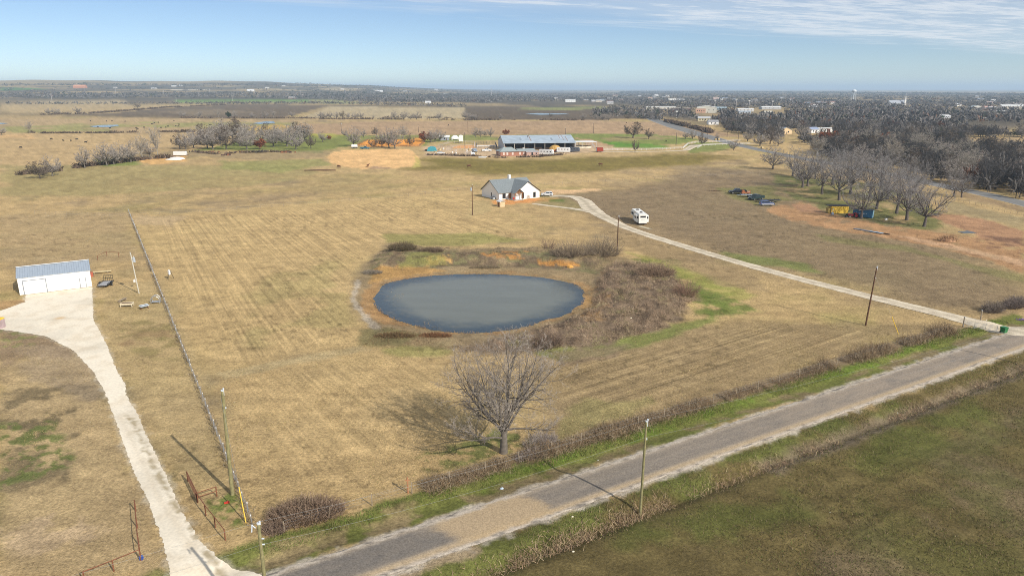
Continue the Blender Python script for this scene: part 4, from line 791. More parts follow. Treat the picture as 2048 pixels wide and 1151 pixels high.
def join(*sps):
    s = Soup()
    for q in sps:
        for V, Fc, c in zip(q.V, q.F, q.C): s.V.append(V); s.C.append(c)
        for Fc in q.F: s.F.append(Fc + s.n)
        s.n += q.n
    return s
# pond bank weeds
bank = [(700,590),(720,552),(742,522),(780,490),(900,498),(1080,496),(1230,512),(1330,535),(1388,600),(1335,655),(1200,690),(1060,703),(930,698),(800,690),(722,692),(760,668),(733,640)]
Z = {'right': [(1195,555),(1230,522),(1330,535),(1388,600),(1335,655),(1200,690),(1060,703),(945,700),(1010,676),(1100,658),(1180,628)], 'back': [(742,522),(780,490),(900,498),(1080,496),(1225,512),(1205,540),(1080,532),(900,532),(800,545),(740,560)], 'left': [(700,590),(720,552),(742,540),(760,560),(735,600),(770,645),(760,668),(733,640)], 'front': [(770,650),(850,668),(950,690),(930,698),(800,690),(722,692)]}
def zone(k, d, sd, nz): q = fill(Z[k], d, sd, nz); return q[sdpoly(q[:, 0], q[:, 1], POND) < -1.6]
bs = join(stems(zone('right', 36, 1, (2.2, .34)), .25, .7, 1.0, .024, [(.17,.125,.09),(.24,.175,.12),(.38,.275,.18),(.31,.23,.145),(.47,.355,.25),(.30,.265,.13)], 3, 4, 1.1, clump=1.8), stems(zone('right', 18, 12, (2.5, .5)), .5, 1.1, .6, .016, PINK, 13, 4, .8, clump=1.4), stems(zone('back', 20, 2, (2.0, .46)), .15, .5, .9, .018, [(.16,.115,.08),(.24,.17,.12),(.27,.25,.12),(.33,.25,.17)], 2, 3, .9, clump=2.2), stems(zone('left', 10, 4, (1.5, .5)), .12, .35, .9, .016, [(.42,.33,.23),(.33,.25,.17)], 4), stems(zone('front', 28, 5, (2.0, .42)), .2, .6, .8, .017, [(.22,.13,.075),(.24,.18,.085),(.18,.14,.075)], 5, 3, .8))
tag(link('pond_weeds', bs.mesh('pond_weeds')), 'dead brown weeds and brambles covering the pond bank', None, None, 'stuff')
ring = np.array(POND); rp = []
sr = np.random.default_rng(5)
for i in range(len(ring)):
    a, b = ring[i], ring[(i + 1) % len(ring)]; n = int(np.hypot(*(b - a)) * 26); t = sr.uniform(0, 1, n)[:, None]; nn = np.array([(b - a)[1], -(b - a)[0]]); nn /= np.hypot(*nn)
    if sdpoly(np.array([(a[0] + b[0]) / 2 + nn[0]]), np.array([(a[1] + b[1]) / 2 + nn[1]]), POND)[0] > 0: nn = -nn
    rp.append(a + (b - a) * t + nn * (sr.gamma(1.6, .7, n)[:, None] - .1))
rp = np.concatenate(rp); rp = rp[fbm(rp[:, 0] / 3.5, rp[:, 1] / 3.5, 8, 3) > .47]
tag(link('shore_reeds', stems(rp, .15, .55, .5, .018, REED, 6).mesh('shore_reeds')), 'orange brown reeds fringing the pond', None, None, 'stuff')
wp = fill([(775,560),(830,556),(800,600),(790,620),(775,600)], 1.2, 9, (2, .5)); wp = np.concatenate([wp, fill([(850,630),(900,640),(880,655),(840,645)], 4, 10, (2, .5))])
tag(link('water_weeds', stems(wp, .1, .35, .5, .03, [(.3,.22,.14)], 7, z=np.full(len(wp), WATER_Z)).mesh('water_weeds')), 'sparse weeds standing in the shallow pond edge', None, None, 'stuff')
def shrub(px, py, rx, ry, h, label, n, cols=DEAD, seed=1, w=.03, rz=0, name='dry_shrub', group=None, multi=1.0):
    """a leafless many-stemmed shrub"""
    x, y, z = at(px, py); sr = np.random.default_rng(seed); a = sr.uniform(0, 6.28, n); q = np.sqrt(sr.uniform(0, 1, n)); X = np.cos(a) * q * rx * .8; Y = np.sin(a) * q * ry * .8
    hh = h * (1 - .55 * q ** 2) * sr.uniform(.55, 1.08, n); sp = Soup(); out = np.stack([np.cos(a) * q, np.sin(a) * q, np.zeros(n)], 1)
    d = out * .75 + np.array((0, 0, 1.)) + sr.normal(size=(n, 3)) * .22; d /= np.linalg.norm(d, axis=1, keepdims=True); cur = np.stack([X, Y, -.05 + 0 * X], 1); pts = [cur]
    for k in range(3): d = d + sr.normal(size=d.shape) * .2; d /= np.linalg.norm(d, axis=1, keepdims=True); cur = cur + d * (hh / 3)[:, None]; pts.append(cur)
    c = np.array(cols)[sr.integers(0, len(cols), n)] * sr.uniform(.7, 1.25, (n, 1)); ww = np.full(n, w); pts = np.stack(pts, 1); tubes_np(sp, pts, ww, ww * .4, 3 if n < 1500 else 2, c)
    tw, r = spawn(pts, ww, ww * .4, 4, .35, 1, (20, 60), .38, .4, 3, .3, .05, .7, sr); tubes_np(sp, tw, np.maximum(r, w * .5), r * .4, 2, np.array(cols)[sr.integers(0, len(cols), len(tw))] * sr.uniform(.75, 1.3, (len(tw), 1)))
    o = link(name, sp.mesh(name), None, (x, y, z)); o.rotation_euler = (0, 0, rz); tag(o, label, 'shrub', group); return o
RA = math.atan2(RD[1], RD[0])
shrub(612, 1032, 4.6, 2.3, 2.3, 'wide leafless thicket beside the caliche drive entrance', 1500, [(.27,.185,.13),(.21,.145,.10),(.33,.245,.18),(.17,.115,.075)], 11, .026, RA * .55, 'thicket')
shrub(548, 1062, 1.5, 1.0, 1.3, 'small brown bush at the left foot of the wide thicket', 260, DEAD, 12, .024, 0)
shrub(1097, 497, 1.6, 1.6, 4.0, 'slender young tree like shrub at the left of the pond brush', 90, DEAD, 13, .03)
shrub(1140, 512, 4.8, 3.0, 5.2, 'broad bare willow shrub on the far pond bank', 420, [(.26,.20,.15),(.22,.17,.12),(.30,.24,.17)], 14, .032)
shrub(1205, 510, 5.0, 3.4, 6.0, 'tallest bare willow shrub by the pole on the far pond bank', 460, [(.27,.215,.16),(.22,.17,.12),(.31,.25,.18)], 15, .032)
shrub(1310, 550, 5.2, 3.0, 3.2, 'rounded grey thicket at the right end of the pond bank', 800, PINK[:2] + DEAD[:2], 16, .03)
shrub(1372, 590, 2.6, 2.2, 4.2, 'upright reddish shrub at the far right of the pond brush', 220, [(.24,.155,.11),(.30,.19,.13)], 17, .03)
shrub(1095, 690, 3.0, 2.0, 3.4, 'dark leafless shrub behind the large tree crown', 330, DEAD[:2] + [(.16,.12,.10)], 18, .028)
shrub(805, 498, 4.4, 2.4, 2.4, 'brown weedy clump at the far left corner of the pond', 900, [(.15,.11,.075),(.18,.135,.09),(.20,.17,.09)], 19, .03)
shrub(862, 502, 4.0, 1.5, 1.4, 'low brown weed patch right of the corner clump', 600, [(.20,.145,.10),(.17,.125,.085)], 20, .03)
shrub(790, 672, 4.5, 1.4, .9, 'rusty weed strip at the near left pond edge', 800, [(.19,.11,.06),(.22,.15,.075),(.16,.12,.06)], 21, .03)
shrub(870, 672, 3.6, 1.2, .9, 'reddish reeds along the near pond edge', 700, [(.25,.13,.065),(.21,.11,.06)], 22, .03)
shrub(1240, 585, .7, 3.4, .9, 'dark notch of brush above the right pond bank', 110, [(.10,.08,.055),(.13,.10,.07)], 23, .03)
shrub(1062, 912, 2.6, 1.1, 1.1, 'pale bramble at the foot of the large tree', 420, [(.31,.26,.235),(.26,.21,.185)], 24, .022, RA)
shrub(1082, 888, 2.8, 1.5, 1.8, 'drooping grey bramble right of the large tree', 360, [(.33,.28,.25),(.28,.235,.21)], 25, .022, RA)
shrub(970, 560 - 25, 5, 1.2, .7, 'low weedy ridge on the far pond bank', 500, [(.20,.15,.105),(.24,.20,.12)], 26, .03)
shrub(745, 545, 3.0, 2.2, .8, 'grey weed patch at the left of the pond', 500, [(.27,.23,.19),(.22,.19,.14)], 27, .03)
shrub(2030, 612, 4.5, 1.8, 2.4, 'grey brush beyond the pipe gate at the right edge', 700, [(.22,.18,.16),(.18,.14,.12),(.27,.22,.19)], 28, .028, RA)
shrub(1985, 622, 2.6, 1.6, 2.4, 'tangled grey brush by the gate post', 420, [(.24,.20,.17),(.19,.15,.12)], 29, .028, RA)
# overgrown fence row along the road
def hedge(l0, l1, q, wdt, h0, h1, seed, label, dens=60):
    sr = np.random.default_rng(seed); n = int((l1 - l0) * wdt * dens); l = sr.uniform(l0, l1, n); nz = fbm(l / 5, l * 0 + seed, seed, 3); hv = (h0 + (h1 - h0) * sstep(.3, .7, nz))
    kp = fbm(l / 3.2, l * 0 + 3 * seed, seed + 20, 3) > .33; l, nz, hv = l[kp], nz[kp], hv[kp] * (.7 + .6 * fbm(l[kp] / 1.3, l[kp] * 0, seed + 30, 2)); n = len(l); qq = q + sr.normal(size=n) * wdt * .28 * (.6 + nz); P = RP0 + RD * l[:, None] + RN * qq[:, None]; z = T(P[:, 0], P[:, 1]); sp = Soup()
    s = stems(P, .5, 1.1, .9, .0135, [(.27,.195,.12),(.22,.155,.095),(.33,.255,.17),(.29,.19,.105),(.36,.29,.20)], seed, 4, 1.1); V = s.V[0]; V[:, 2] = (V[:, 2] - np.repeat(z, 8)) * np.repeat(hv, 8) + np.repeat(z, 8)
    o = link('overgrown_fence_row', s.mesh('overgrown_fence_row')); tag(o, label, None, None, 'stuff')
hedge(-9.5, 22, 8.6, 2.6, 1.1, 1.9, 1, 'thick bramble along the road fence below the large tree', 230)
hedge(22, 62, 8.7, 2.1, .8, 1.6, 2, 'low brown brush line on the road fence right of the large tree', 170)
hedge(62, 97, 8.8, 2.8, 1.1, 2.6, 3, 'taller tangled brush on the road fence near the pipe gate', 120)
# ditch weeds on the near side of the road
sr = np.random.default_rng(31); l = sr.uniform(-20, 120, 9000); q = -6.6 + sr.normal(size=9000) * .75; P = RP0 + RD * l[:, None] + RN * q[:, None]; k = fbm(l / 3.5, l * 0, 9, 3) > .46; P = np.concatenate([P[k], RP0 + RD * sr.uniform(-4, 16, 2600)[:, None] + RN * (-6.3 + sr.normal(size=2600) * .55)[:, None]])
tag(link('ditch_weeds', stems(P, .3, .9, 1.0, .02, [(.40,.29,.17),(.33,.22,.145),(.27,.19,.13),(.45,.35,.22)], 33, 3, .7).mesh('ditch_weeds')), 'dry tan weeds bent over in the roadside ditch', None, None, 'stuff')
# weeds under the long fence and on the verge, grass over the near ground
fa, fb = np.array(G(505, 1050)), np.array(G(257, 423)); sr = np.random.default_rng(34); t = sr.uniform(0, 1, 6500); P = fa + (fb - fa) * t[:, None] + sr.normal(size=(6500, 2)) * .28; P = P[fbm(t * 60, t * 0, 3, 3) > .42]
tag(link('fence_weeds', stems(P, .2, .7, .6, .024, [(.30,.25,.19),(.25,.20,.14),(.20,.16,.11)], 35).mesh('fence_weeds')), 'grey dead weeds grown through the long wire fence', None, None, 'stuff')
def grass(name, label, region, dens, hmin, hmax, cols, seed, w=.035, noise=None):
    P = fill(None, dens, seed, noise, region)
    q = (P[:, 0] - RP0[0]) * RN[0] + (P[:, 1] - RP0[1]) * RN[1]; P = P[np.abs(q) > RHW + .45]; P = P[sdpoly(P[:, 0], P[:, 1], YARD) < -.5]; P = P[(np.hypot(*P.T) > 60) & (np.abs(P[:, 0] / P[:, 1]) < .85) & (sdpoly(P[:, 0], P[:, 1], POND) < -1)]
    sr = np.random.default_rng(seed); n = len(P); z = T(P[:, 0], P[:, 1]); a = sr.uniform(0, 6.28, n); h = sr.uniform(hmin, hmax, n); c = np.array(cols)[sr.integers(0, len(cols), n)] * sr.uniform(.75, 1.25, (n, 1))
    dx, dy = np.cos(a) * w, np.sin(a) * w; ln = sr.normal(size=(n, 2)) * h[:, None] * .5; b = np.stack([P[:, 0], P[:, 1], z - .02], 1)
    V = np.stack([b - np.stack([dx, dy, 0 * dx], 1), b + np.stack([dx, dy, 0 * dx], 1), b + np.stack([ln[:, 0], ln[:, 1], h], 1)], 1).reshape(-1, 3)
    o = link(name, npmesh(name, V, np.arange(3 * n).reshape(-1, 3), ASH, np.repeat(c, 3, 0))); tag(o, label, None, None, 'stuff')
def along(l0, l1, q0, q1): return [tuple(RP0 + RD * l + RN * q) for l, q in ((l0, q0), (l1, q0), (l1, q1), (l0, q1))]
grass('verge_grass', 'bright green grass strip between the road and the brush line', along(-32, 112, 5.9, 8.2), 60, .10, .32, [(.13,.19,.035),(.16,.19,.055),(.22,.20,.08)], 41, .03, (4, .40))
grass('verge_grass', 'mixed green and brown verge grass on the near side of the road', along(-22, 120, -3.4, -6.2), 40, .10, .28, [(.13,.16,.04),(.17,.155,.06),(.23,.18,.10)], 42, .03, (3, .38))
grass('field_grass', 'short green and brown grass of the field below the road', along(-20, 110, -6.5, -45), 20, .09, .24, [(.115,.13,.035),(.155,.12,.062),(.20,.15,.09),(.13,.12,.045)], 43, .04, (2.2, .36))
grass('pasture_grass', 'dry tan grass tufts of the near pasture', [G(*p) for p in [(440,740),(720,690),(900,690),(1100,720),(1400,640),(1850,650),(1300,840),(800,985),(500,1060)]], 12, .06, .17, [(.42,.31,.16),(.34,.25,.12),(.29,.25,.10),(.47,.36,.20)], 44, .04, (2.2, .42))
grass('yard_grass', 'dry grass tufts beside the white drive', [G(*p) for p in [(0,660),(180,740),(330,1090),(340,1151),(0,1151)]], 16, .05, .14, [(.42,.31,.17),(.33,.24,.12),(.24,.21,.08)], 45, .035, (1.6, .45))
grass('yard_grass', 'dry grass tufts between the white drive and the long fence', [G(*p) for p in [(190,600),(320,580),(420,850),(500,1060),(450,1110),(290,850)]], 12, .05, .15, [(.42,.31,.16),(.33,.25,.12),(.24,.22,.08)], 46, .035, (1.6, .45))
# ------------------------------------------------------------------ fences, gates, poles, wires
def post_fence(name, label, pts, spacing, h, pr, post_m, wires, wire_m, wire_r=.012, cat='fence', white_tip=False, sides=5, jit=.06, z_of=None):
    """a fence along world points: every post a part, every strand a part"""
    t = thing(name, label, cat, (pts[0][0], pts[0][1], 0)); P = np.array(pts); seg = np.hypot(*np.diff(P, axis=0).T); L_ = np.concatenate([[0], np.cumsum(seg)]); n = max(2, int(round(L_[-1] / spacing)) + 1)
    l = np.linspace(0, L_[-1], n); X = np.interp(l, L_, P[:, 0]); Y = np.interp(l, L_, P[:, 1]); Z = T(X, Y); me = MB().tube([(0, 0, -.2), (0, 0, 1)], pr, sides).mesh('post', post_m)
    tip = MB().tube([(0, 0, .88), (0, 0, 1.01)], pr * 1.25, sides).mesh('post_tip', WHITE) if white_tip else None
    for x, y, z in zip(X, Y, Z):
        o = link('post', me, t, (x - pts[0][0], y - pts[0][1], z)); o.scale = (1, 1, h * R.uniform(.92, 1.06)); o.rotation_euler = (R.uniform(-jit, jit), R.uniform(-jit, jit), 0)
        if tip: link('post_tip', tip, o)
    for w in wires:
        MB().tube([(x - pts[0][0], y - pts[0][1], z + h * w) for x, y, z in zip(X, Y, Z)], wire_r, 3).build('wire' if wire_r < .03 else 'rail', wire_m, t)
    return t
post_fence('wire_fence', 'long wire fence of steel posts between the caliche yard and the pasture', [tuple(fb), tuple(fa)], 2.45, 1.25, .045, STEEL, (.12, .3, .48, .66, .82, .97), STEEL, .007, white_tip=True)
post_fence('wire_fence', 'thin post and wire fence crossing behind the mown pasture', world([(70,428),(255,434),(420,424),(600,410),(780,397),(960,376)]), 4.2, 1.25, .05, WOOD, (.4, .9), STEEL, .012, sides=4)
post_fence('wire_fence', 'post and wire fence running behind the white house', world([(1070,371),(1170,366),(1280,360),(1420,352),(1530,346)]), 4.5, 1.3, .06, WOOD, (.4, .9), STEEL, .012, sides=4)
post_fence('wire_fence', 'wire fence beside the highway right of way', world([(1905,400),(1960,412),(2060,436)]), 3.2, 1.3, .05, WOOD, (.4, .9), STEEL, .012, sides=4)
post_fence('wire_fence', 'weathered fence line along the tan field behind the barn', world([(700,269.5),(850,270),(1000,268.5),(1180,269),(1330,271),(1480,276)]), 9, 1.4, .09, WOOD, (.5, .95), WOOD, .03, sides=4)
post_fence('pipe_fence', 'white pipe fence along the ranch drive', world([(1206,301),(1300,300.5),(1366,297.5),(1376,289),(1392,286),(1480,283)]), 3.4, 1.5, .09, WHITE, (.33, .66, .98), WHITE, .07, sides=5, jit=.01)
post_fence('pipe_fence', 'white pipe fence on the near side of the ranch drive', world([(1395,297),(1404,292),(1440,290.5),(1500,289)]), 3.4, 1.4, .09, WHITE, (.5, .98), WHITE, .07, sides=5, jit=.01)
post_fence('road_fence', 'old wire fence hidden in the brush beside the road', [tuple(RP0 + RD * l + RN * 8.5) for l in (-21, -14, 0, 40, 80, 96)], 4.5, 1.3, .06, WOOD, (.4, .7, .95), STEEL, .005, sides=5)
# corner brace with an orange insulator post at the bramble end
x, y, z = at(816, 985); t = thing('corner_post', 'short wooden corner post at the left end of the road bramble', 'post', (x, y, z)); MB().tube([(0, 0, -.2), (0, 0, 1.9)], .09, 7).build('post', mat('orange_wood', (.42, .20, .10), .8), t); MB().box((0, 0, 1.55), (.5, .12, .12)).build('cross_piece', MATS['orange_wood'], t)
# rusty pipe entrance wings by the caliche drive
def pipe_wing(label, px_pts, h, infill=None, rails=(.98,)):
    P = [at(*p) for p in px_pts]; o0 = P[0]; t = thing('pipe_fence', label, 'fence', o0); Q = [(p[0] - o0[0], p[1] - o0[1], p[2] - o0[2]) for p in P]
    for a in Q: MB().tube([(a[0], a[1], -.2), (a[0], a[1], h)], .06, 7).build('post', RUST, t)
    for a, b in zip(Q[:-1], Q[1:]):
        for r in rails: MB().tube([(a[0], a[1], h * r), (b[0], b[1], h * r)], .045, 6).build('rail', RUST, t)
        L2 = math.hypot(b[0] - a[0], b[1] - a[1])
        if infill:
            for q in infill: MB().tube([(a[0], a[1], h * q), (b[0], b[1], h * q)], .02, 4).build('rod', RUST, t)
    return t
pipe_wing('rusty pipe wing fence on the right of the caliche drive mouth', [(395,1005),(412,1030),(431,1054),(451,1080)], 1.25)
pipe_wing('rusty pipe brace reaching from the open gate to the long fence', [(395,1005),(434,992)], 1.2, None, (.98, .55))
pipe_wing('rusty barred gate swung open on the right of the drive', [(396,1004),(376,962)], 1.25, (.15, .3, .45, .6, .75, .9), (1.0,))
pipe_wing('rusty pipe fence panel standing left of the caliche drive', [(282,1118),(278,1090),(275,1055),(272,1022)], 1.35)
pipe_wing('rusty pipe rail running to the bottom edge left of the drive', [(282,1120),(228,1142),(170,1165)], 1.2, None, (.98,))
x, y, z = at(283, 1119); t = thing('gate_hardware', 'blue chain latch at the foot of the rusty panel', 'latch', (x, y, z)); MB().box((0, 0, .25), (.28, .2, .4)).tube([(-.1, 0, .45), (.1, .05, .5), (.25, 0, .2)], .03, 5).build('latch_body', mat('blue_plastic', (.05, .10, .35), .5), t)
x, y, z = at(452, 1006); t = thing('red_scrap', 'small red scrap lying on the green patch by the tall pole', 'scrap', (x, y, z)); MB().box((0, 0, .1), (.35, .2, .15), .4).box((.2, .1, .12), (.15, .3, .2), .9).build('scrap_body', mat('red_paint', (.55, .05, .03), .5), t)
pipe_wing('rusty pipe corner behind the metal shed', [(196,521),(214,512),(238,514)], 1.3)
# steel gate, wheelie bin, guards at the right
A, B = at(1926, 655), at(1993, 666); t = thing('pipe_gate', 'grey six bar pipe gate across the long gravel drive', 'gate', A); dx, dy = B[0] - A[0], B[1] - A[1]
for k in range(6): MB().tube([(0, 0, .25 + k * .2), (dx, dy, .25 + k * .2)], .025, 5).build('bar', STEEL, t)
for q in (0, .33, .66, 1): MB().tube([(dx * q, dy * q, .15), (dx * q, dy * q, 1.35)], .035, 5).build('upright', STEEL, t)
for px, py, h, lab in [(1961, 640, 1.9, 'pale wooden gate post right of the pipe gate'), (1926, 653, 1.9, 'weathered wooden post at the hinge of the pipe gate')]:
    x, y, z = at(px, py); t = thing('gate_post', lab, 'post', (x, y, z)); MB().tube([(0, 0, -.2), (0, 0, h)], [.14, .11], 8).build('post', WOOD, t); MB().tube([(0, 0, h), (0, 0, h + .06)], .13, 8).build('post_cap', INSUL, t)
x, y, z = at(2007, 665); t = thing('wheelie_bin', 'green wheeled rubbish bin beside the pipe gate', 'bin', (x, y, z), .4); GRN = mat('bin_green', (.02, .16, .05), .45, .1)
MB().box((0, 0, .52), (.75, .75, .95), 0, 1.22).build('bin_body', GRN, t); MB().box((0, 0, 1.05), (.98, 1.0, .10)).box((0, -.42, 1.0), (.5, .16, .08)).build('lid', GRN, t)
for s in (-1, 1): MB().tube([(s * .34, .38, .16), (s * .40, .38, .16)], .15, 10).build('wheel', TYRE, t)
x, y, z = at(2044, 640); t = thing('flower_patch', 'clump of purple flowers on the verge at the right edge', 'flowers', (x, y, z)); sp = stems(np.array([(R.uniform(-1.2, 1.2), R.uniform(-.4, .4)) for _ in range(160)]), .2, .5, .5, .06, [(.40,.28,.48),(.33,.22,.42),(.45,.36,.5)], 3, z=np.zeros(160)); link('blossom', sp.mesh('blossom'), t)
# poles
TOPS = {}
def utility_pole(label, px, py, h, m, xyz=None, lean=(0, 0), r=(.17, .12), kit='plain', rz=0.0, group=None, name='utility_pole'):
    x, y, z = xyz or at(px, py); t = thing(name, label, 'pole', (x, y, z), rz, group); t.rotation_euler = (lean[0], lean[1], rz)
    MB().tube([(0, 0, -.5), (0, 0, h * .5), (0, 0, h)], [r[0], (r[0] + r[1]) / 2, r[1]], 9).build('shaft', m, t)
    if kit == 'plain':
        MB().tube([(0, 0, h), (0, 0, h + .1)], r[1] * 1.06, 9).build('pole_cap', INSUL, t); MB().tube([(.12, 0, h - .5), (.12, 0, h + .28)], .05, 7).tube([(.12, 0, h + .12), (.12, 0, h + .3)], .085, 8).build('insulator', INSUL, t); MB().box((r[1] + .03, 0, h - 1.9), (.1, .12, .18)).build('bracket', INSUL, t)
    elif kit == 'transformer':
        MB().tube([(.38, 0, h - 1.9), (.38, 0, h - .9)], .27, 10).build('transformer', mat('grey_can', (.42, .46, .50), .4, .1), t); MB().tube([(-.05, 0, h), (-.05, 0, h + .35)], .06, 7).build('insulator', INSUL, t); MB().tube([(.38, 0, h - .9), (.38, 0, h - .55)], .05, 6).build('bushing', INSUL, t)
    elif kit == 'end':
        MB().tube([(0, 0, h), (0, 0, h + .12)], r[1] * 1.1, 9).build('pole_cap', INSUL, t); MB().tube([(.1, 0, h - .05), (.1, 0, h + .25)], .07, 7).build('insulator', INSUL, t)
        MB().tube([(-.25, 0, h - .35), (-.55, .1, h - .15)], .04, 6).tube([(-.55, .1, h - .15), (-.62, .1, h - .75)], .055, 7).build('fuse_cutout', INSUL, t)
        for q in (1.25, 1.75): MB().tube([(r[1], 0, h - q), (r[1] + .18, 0, h - q)], .06, 7).build('spool', INSUL, t)
    elif kit == 'cross':
        MB().box((0, 0, h - .5), (2.4, .12, .12)).build('crossarm', m, t)
        for q in (-1.1, 0, 1.1): MB().tube([(q, 0, h - .45), (q, 0, h - .15)], .06, 6).build('insulator', INSUL, t)
    return t, Vector((x, y, z + h))
POLE_OLD2 = POLE_OLD
_, topA = utility_pole('tall greenish utility pole at the end of the long wire fence', 465, 989, 12.1, POLE_OLD, r=(.21, .15), lean=(.0, .02))
_, topB = utility_pole('greenish utility pole standing in the ditch on the near side of the road', 1280, 1030, 10.7, POLE_OLD, r=(.15, .11), lean=(0, .012))
bx, by = G(517, 1047, 10.7); _, topF = utility_pole('mossy utility pole with cutout rising from the bottom edge', 0, 0, 10.7, POLE_OLD, xyz=(bx, by, 0), kit='end', r=(.16, .125))
rx_, ry_ = G(1900, 695); rx_, ry_ = rx_ + 16.2 * .695, ry_ - 16.2 * .72; _, topR = utility_pole('roadside utility pole just outside the right edge', 0, 0, 10.7, POLE_OLD, xyz=(rx_, ry_, 0))
_, topC = utility_pole('dark brown leaning pole between the gravel drive and the brush line', 1731, 651, 11.0, POLE_BROWN, lean=(0, .05), r=(.16, .11))
_, topD = utility_pole('brown pole between the pond willows and the gravel drive', 1234, 508, 10.0, POLE_BROWN, r=(.17, .12))
_, topE = utility_pole('brown pole with a white meter box left of the white house', 945, 430, 10.3, POLE_BROWN, r=(.17, .12), kit='transformer', rz=3.1)
_, topL = utility_pole('pale pole with a grey transformer in the yard by the metal shed', 278, 586, 8.8, mat('pale_pole', (.55, .52, .44), .8, .12), lean=(.05, -.06), r=(.13, .10), kit='transformer', rz=.6)
x, y, z = at(280, 573); t = thing('meter_box', 'small white electric box on the pale yard pole', 'box', (x - .55, y - .9, 1.55)); MB().box((0, 0, 0), (.35, .22, .5)).tube([(0, 0, .25), (0, 0, .5)], .04, 6).build('box_body', WHITE, t)
far_poles = [(683,267,22,'transformer'),(754,283,28,'plain'),(930,298,33,'plain'),(1055,298,28,'plain'),(1187,267,21,'plain'),(1131,269,12,'plain'),(1352,291,26,'plain'),(1415,270,22,'cross'),(1476,283,20,'cross'),(837,265,10,'plain'),(1380,262,16,'cross'),(1454,274,20,'cross'),(1250,240,8,'plain'),(936,266,24,'plain')]
for i, (px, py, ph, kit) in enumerate(far_poles):
    utility_pole(['thin dark pole with pale hardware beside the green paddock','thin pole behind the orange pen','dark pole in front of the round corral','thin pole before the long barn roof','thin dark pole on the tan field behind the barn','short pole behind the long barn','thin pole beside the white pipe fence','highway pole beside the tan field corner','highway pole near the ranch entrance','tiny pole at the back of the tan field','highway pole by the brush row','highway pole with crossarm at the ranch turn','tiny pole far along the tan field','faint tall pole on the tan field left of the barn'][i], px, py, max(6, hgt(px, py, py - ph)), mat('dark_pole', (.10, .075, .06), .85), kit=kit, r=(.2, .15))
def wire_run(label, a, b, sag, r=.0065, m=None):
    t = thing('power_wire', label, 'wire', tuple(a)); k = 24; pts = []
    for i in range(k + 1): q = i / k; p = a.lerp(b, q) - Vector((0, 0, sag * 4 * q * (1 - q))); pts.append(tuple(p - a))
    MB().tube(pts, r, 4).build('strand', m or mat('wire_metal', (.30, .30, .29), .5, .05, metal=.3), t)
topLft = topF + Vector((-38, -20, 0))
for nm, dz, s in (('upper', .2, .45), ('lower', -1.75, .6)):
    o = Vector((.12, 0, dz)); wire_run(f'{nm} power wire from the mossy bottom pole to the ditch pole', topF + o, topB + o, s); wire_run(f'{nm} power wire running right from the ditch pole along the verge', topB + o, topR + o, s * 1.8)
    wire_run(f'{nm} power wire leaving the mossy bottom pole to the left', topF + o, topLft + o, s); wire_run(f'{nm} power wire beyond the roadside pole at the right edge', topR + o, topR + o + Vector((75, 44, 0)), s)
gA = Vector((*at(492, 1045)[:2], 0)); wire_run('guy wire of the tall greenish pole', topA + Vector((0, 0, -.6)), gA, 0, .012)
gC = Vector((*at(1797, 668)[:2], 0)); wire_run('guy wire of the dark brown leaning pole', topC + Vector((0, 0, -.6)), gC, 0, .01)
for g, top, lab, f in ((gA, topA, 'yellow guy guard beside the wide thicket', .27), (gC, topC, 'yellow guy guard in front of the dark brown pole', .26)):
    t = thing('guy_guard', lab, 'guy guard', tuple(g)); MB().tube([(0, 0, 0), tuple((top - g) * f)], .055, 6).build('sleeve', YELLOW, t); MB().tube([(0, 0, -.1), tuple((top - g) * .012)], .06, 6).build('anchor', STEEL, t)
# litter and stones near the road
for px, py, s, lab, m in [(1004, 977, .5, 'crumpled pale blue plastic at the culvert', mat('pale_blue_plastic', (.45, .55, .66), .4)), (1795, 826, .22, 'white plastic scrap on the ditch edge', WHITE), (1145, 1032, .25, 'pale stone at the near road edge by the weeds', CREAM), (1085, 1038, .2, 'small tan stone on the road edge', CREAM), (1660, 1023, .12, 'white scrap in the lower field', WHITE), (1146, 1102, .28, 'pale stone in the lower field', CREAM), (1196, 919, .14, 'white scrap on the green verge', WHITE), (996, 946, .14, 'white scrap by the bramble', WHITE), (1140, 525, 1.7, 'orange earth lump under the pond willows', mat('orange_earth', (.62, .32, .08), .9)), (1262, 636, .35, 'tan stone on the pink brush slope', CREAM), (1973, 640, .2, 'white scrap near the gate', WHITE), (2037, 713, .2, 'white scrap on the far right verge', WHITE)]:
    x, y, z = at(px, py); t = MB(); t.dome((0, 0, -.03), (s * .5, s * .38), s * .45, 7, 3); sr = random.Random(px); t.v = [(a * sr.uniform(.8, 1.2), b * sr.uniform(.8, 1.2), c * sr.uniform(.8, 1.2)) for a, b, c in t.v]; o = t.build('stone' if 'stone' in lab or 'lump' in lab else 'plastic_scrap', m, None, False, (x, y, z)); tag(o, lab, 'stone' if 'stone' in lab else 'clod' if 'lump' in lab else 'scrap')
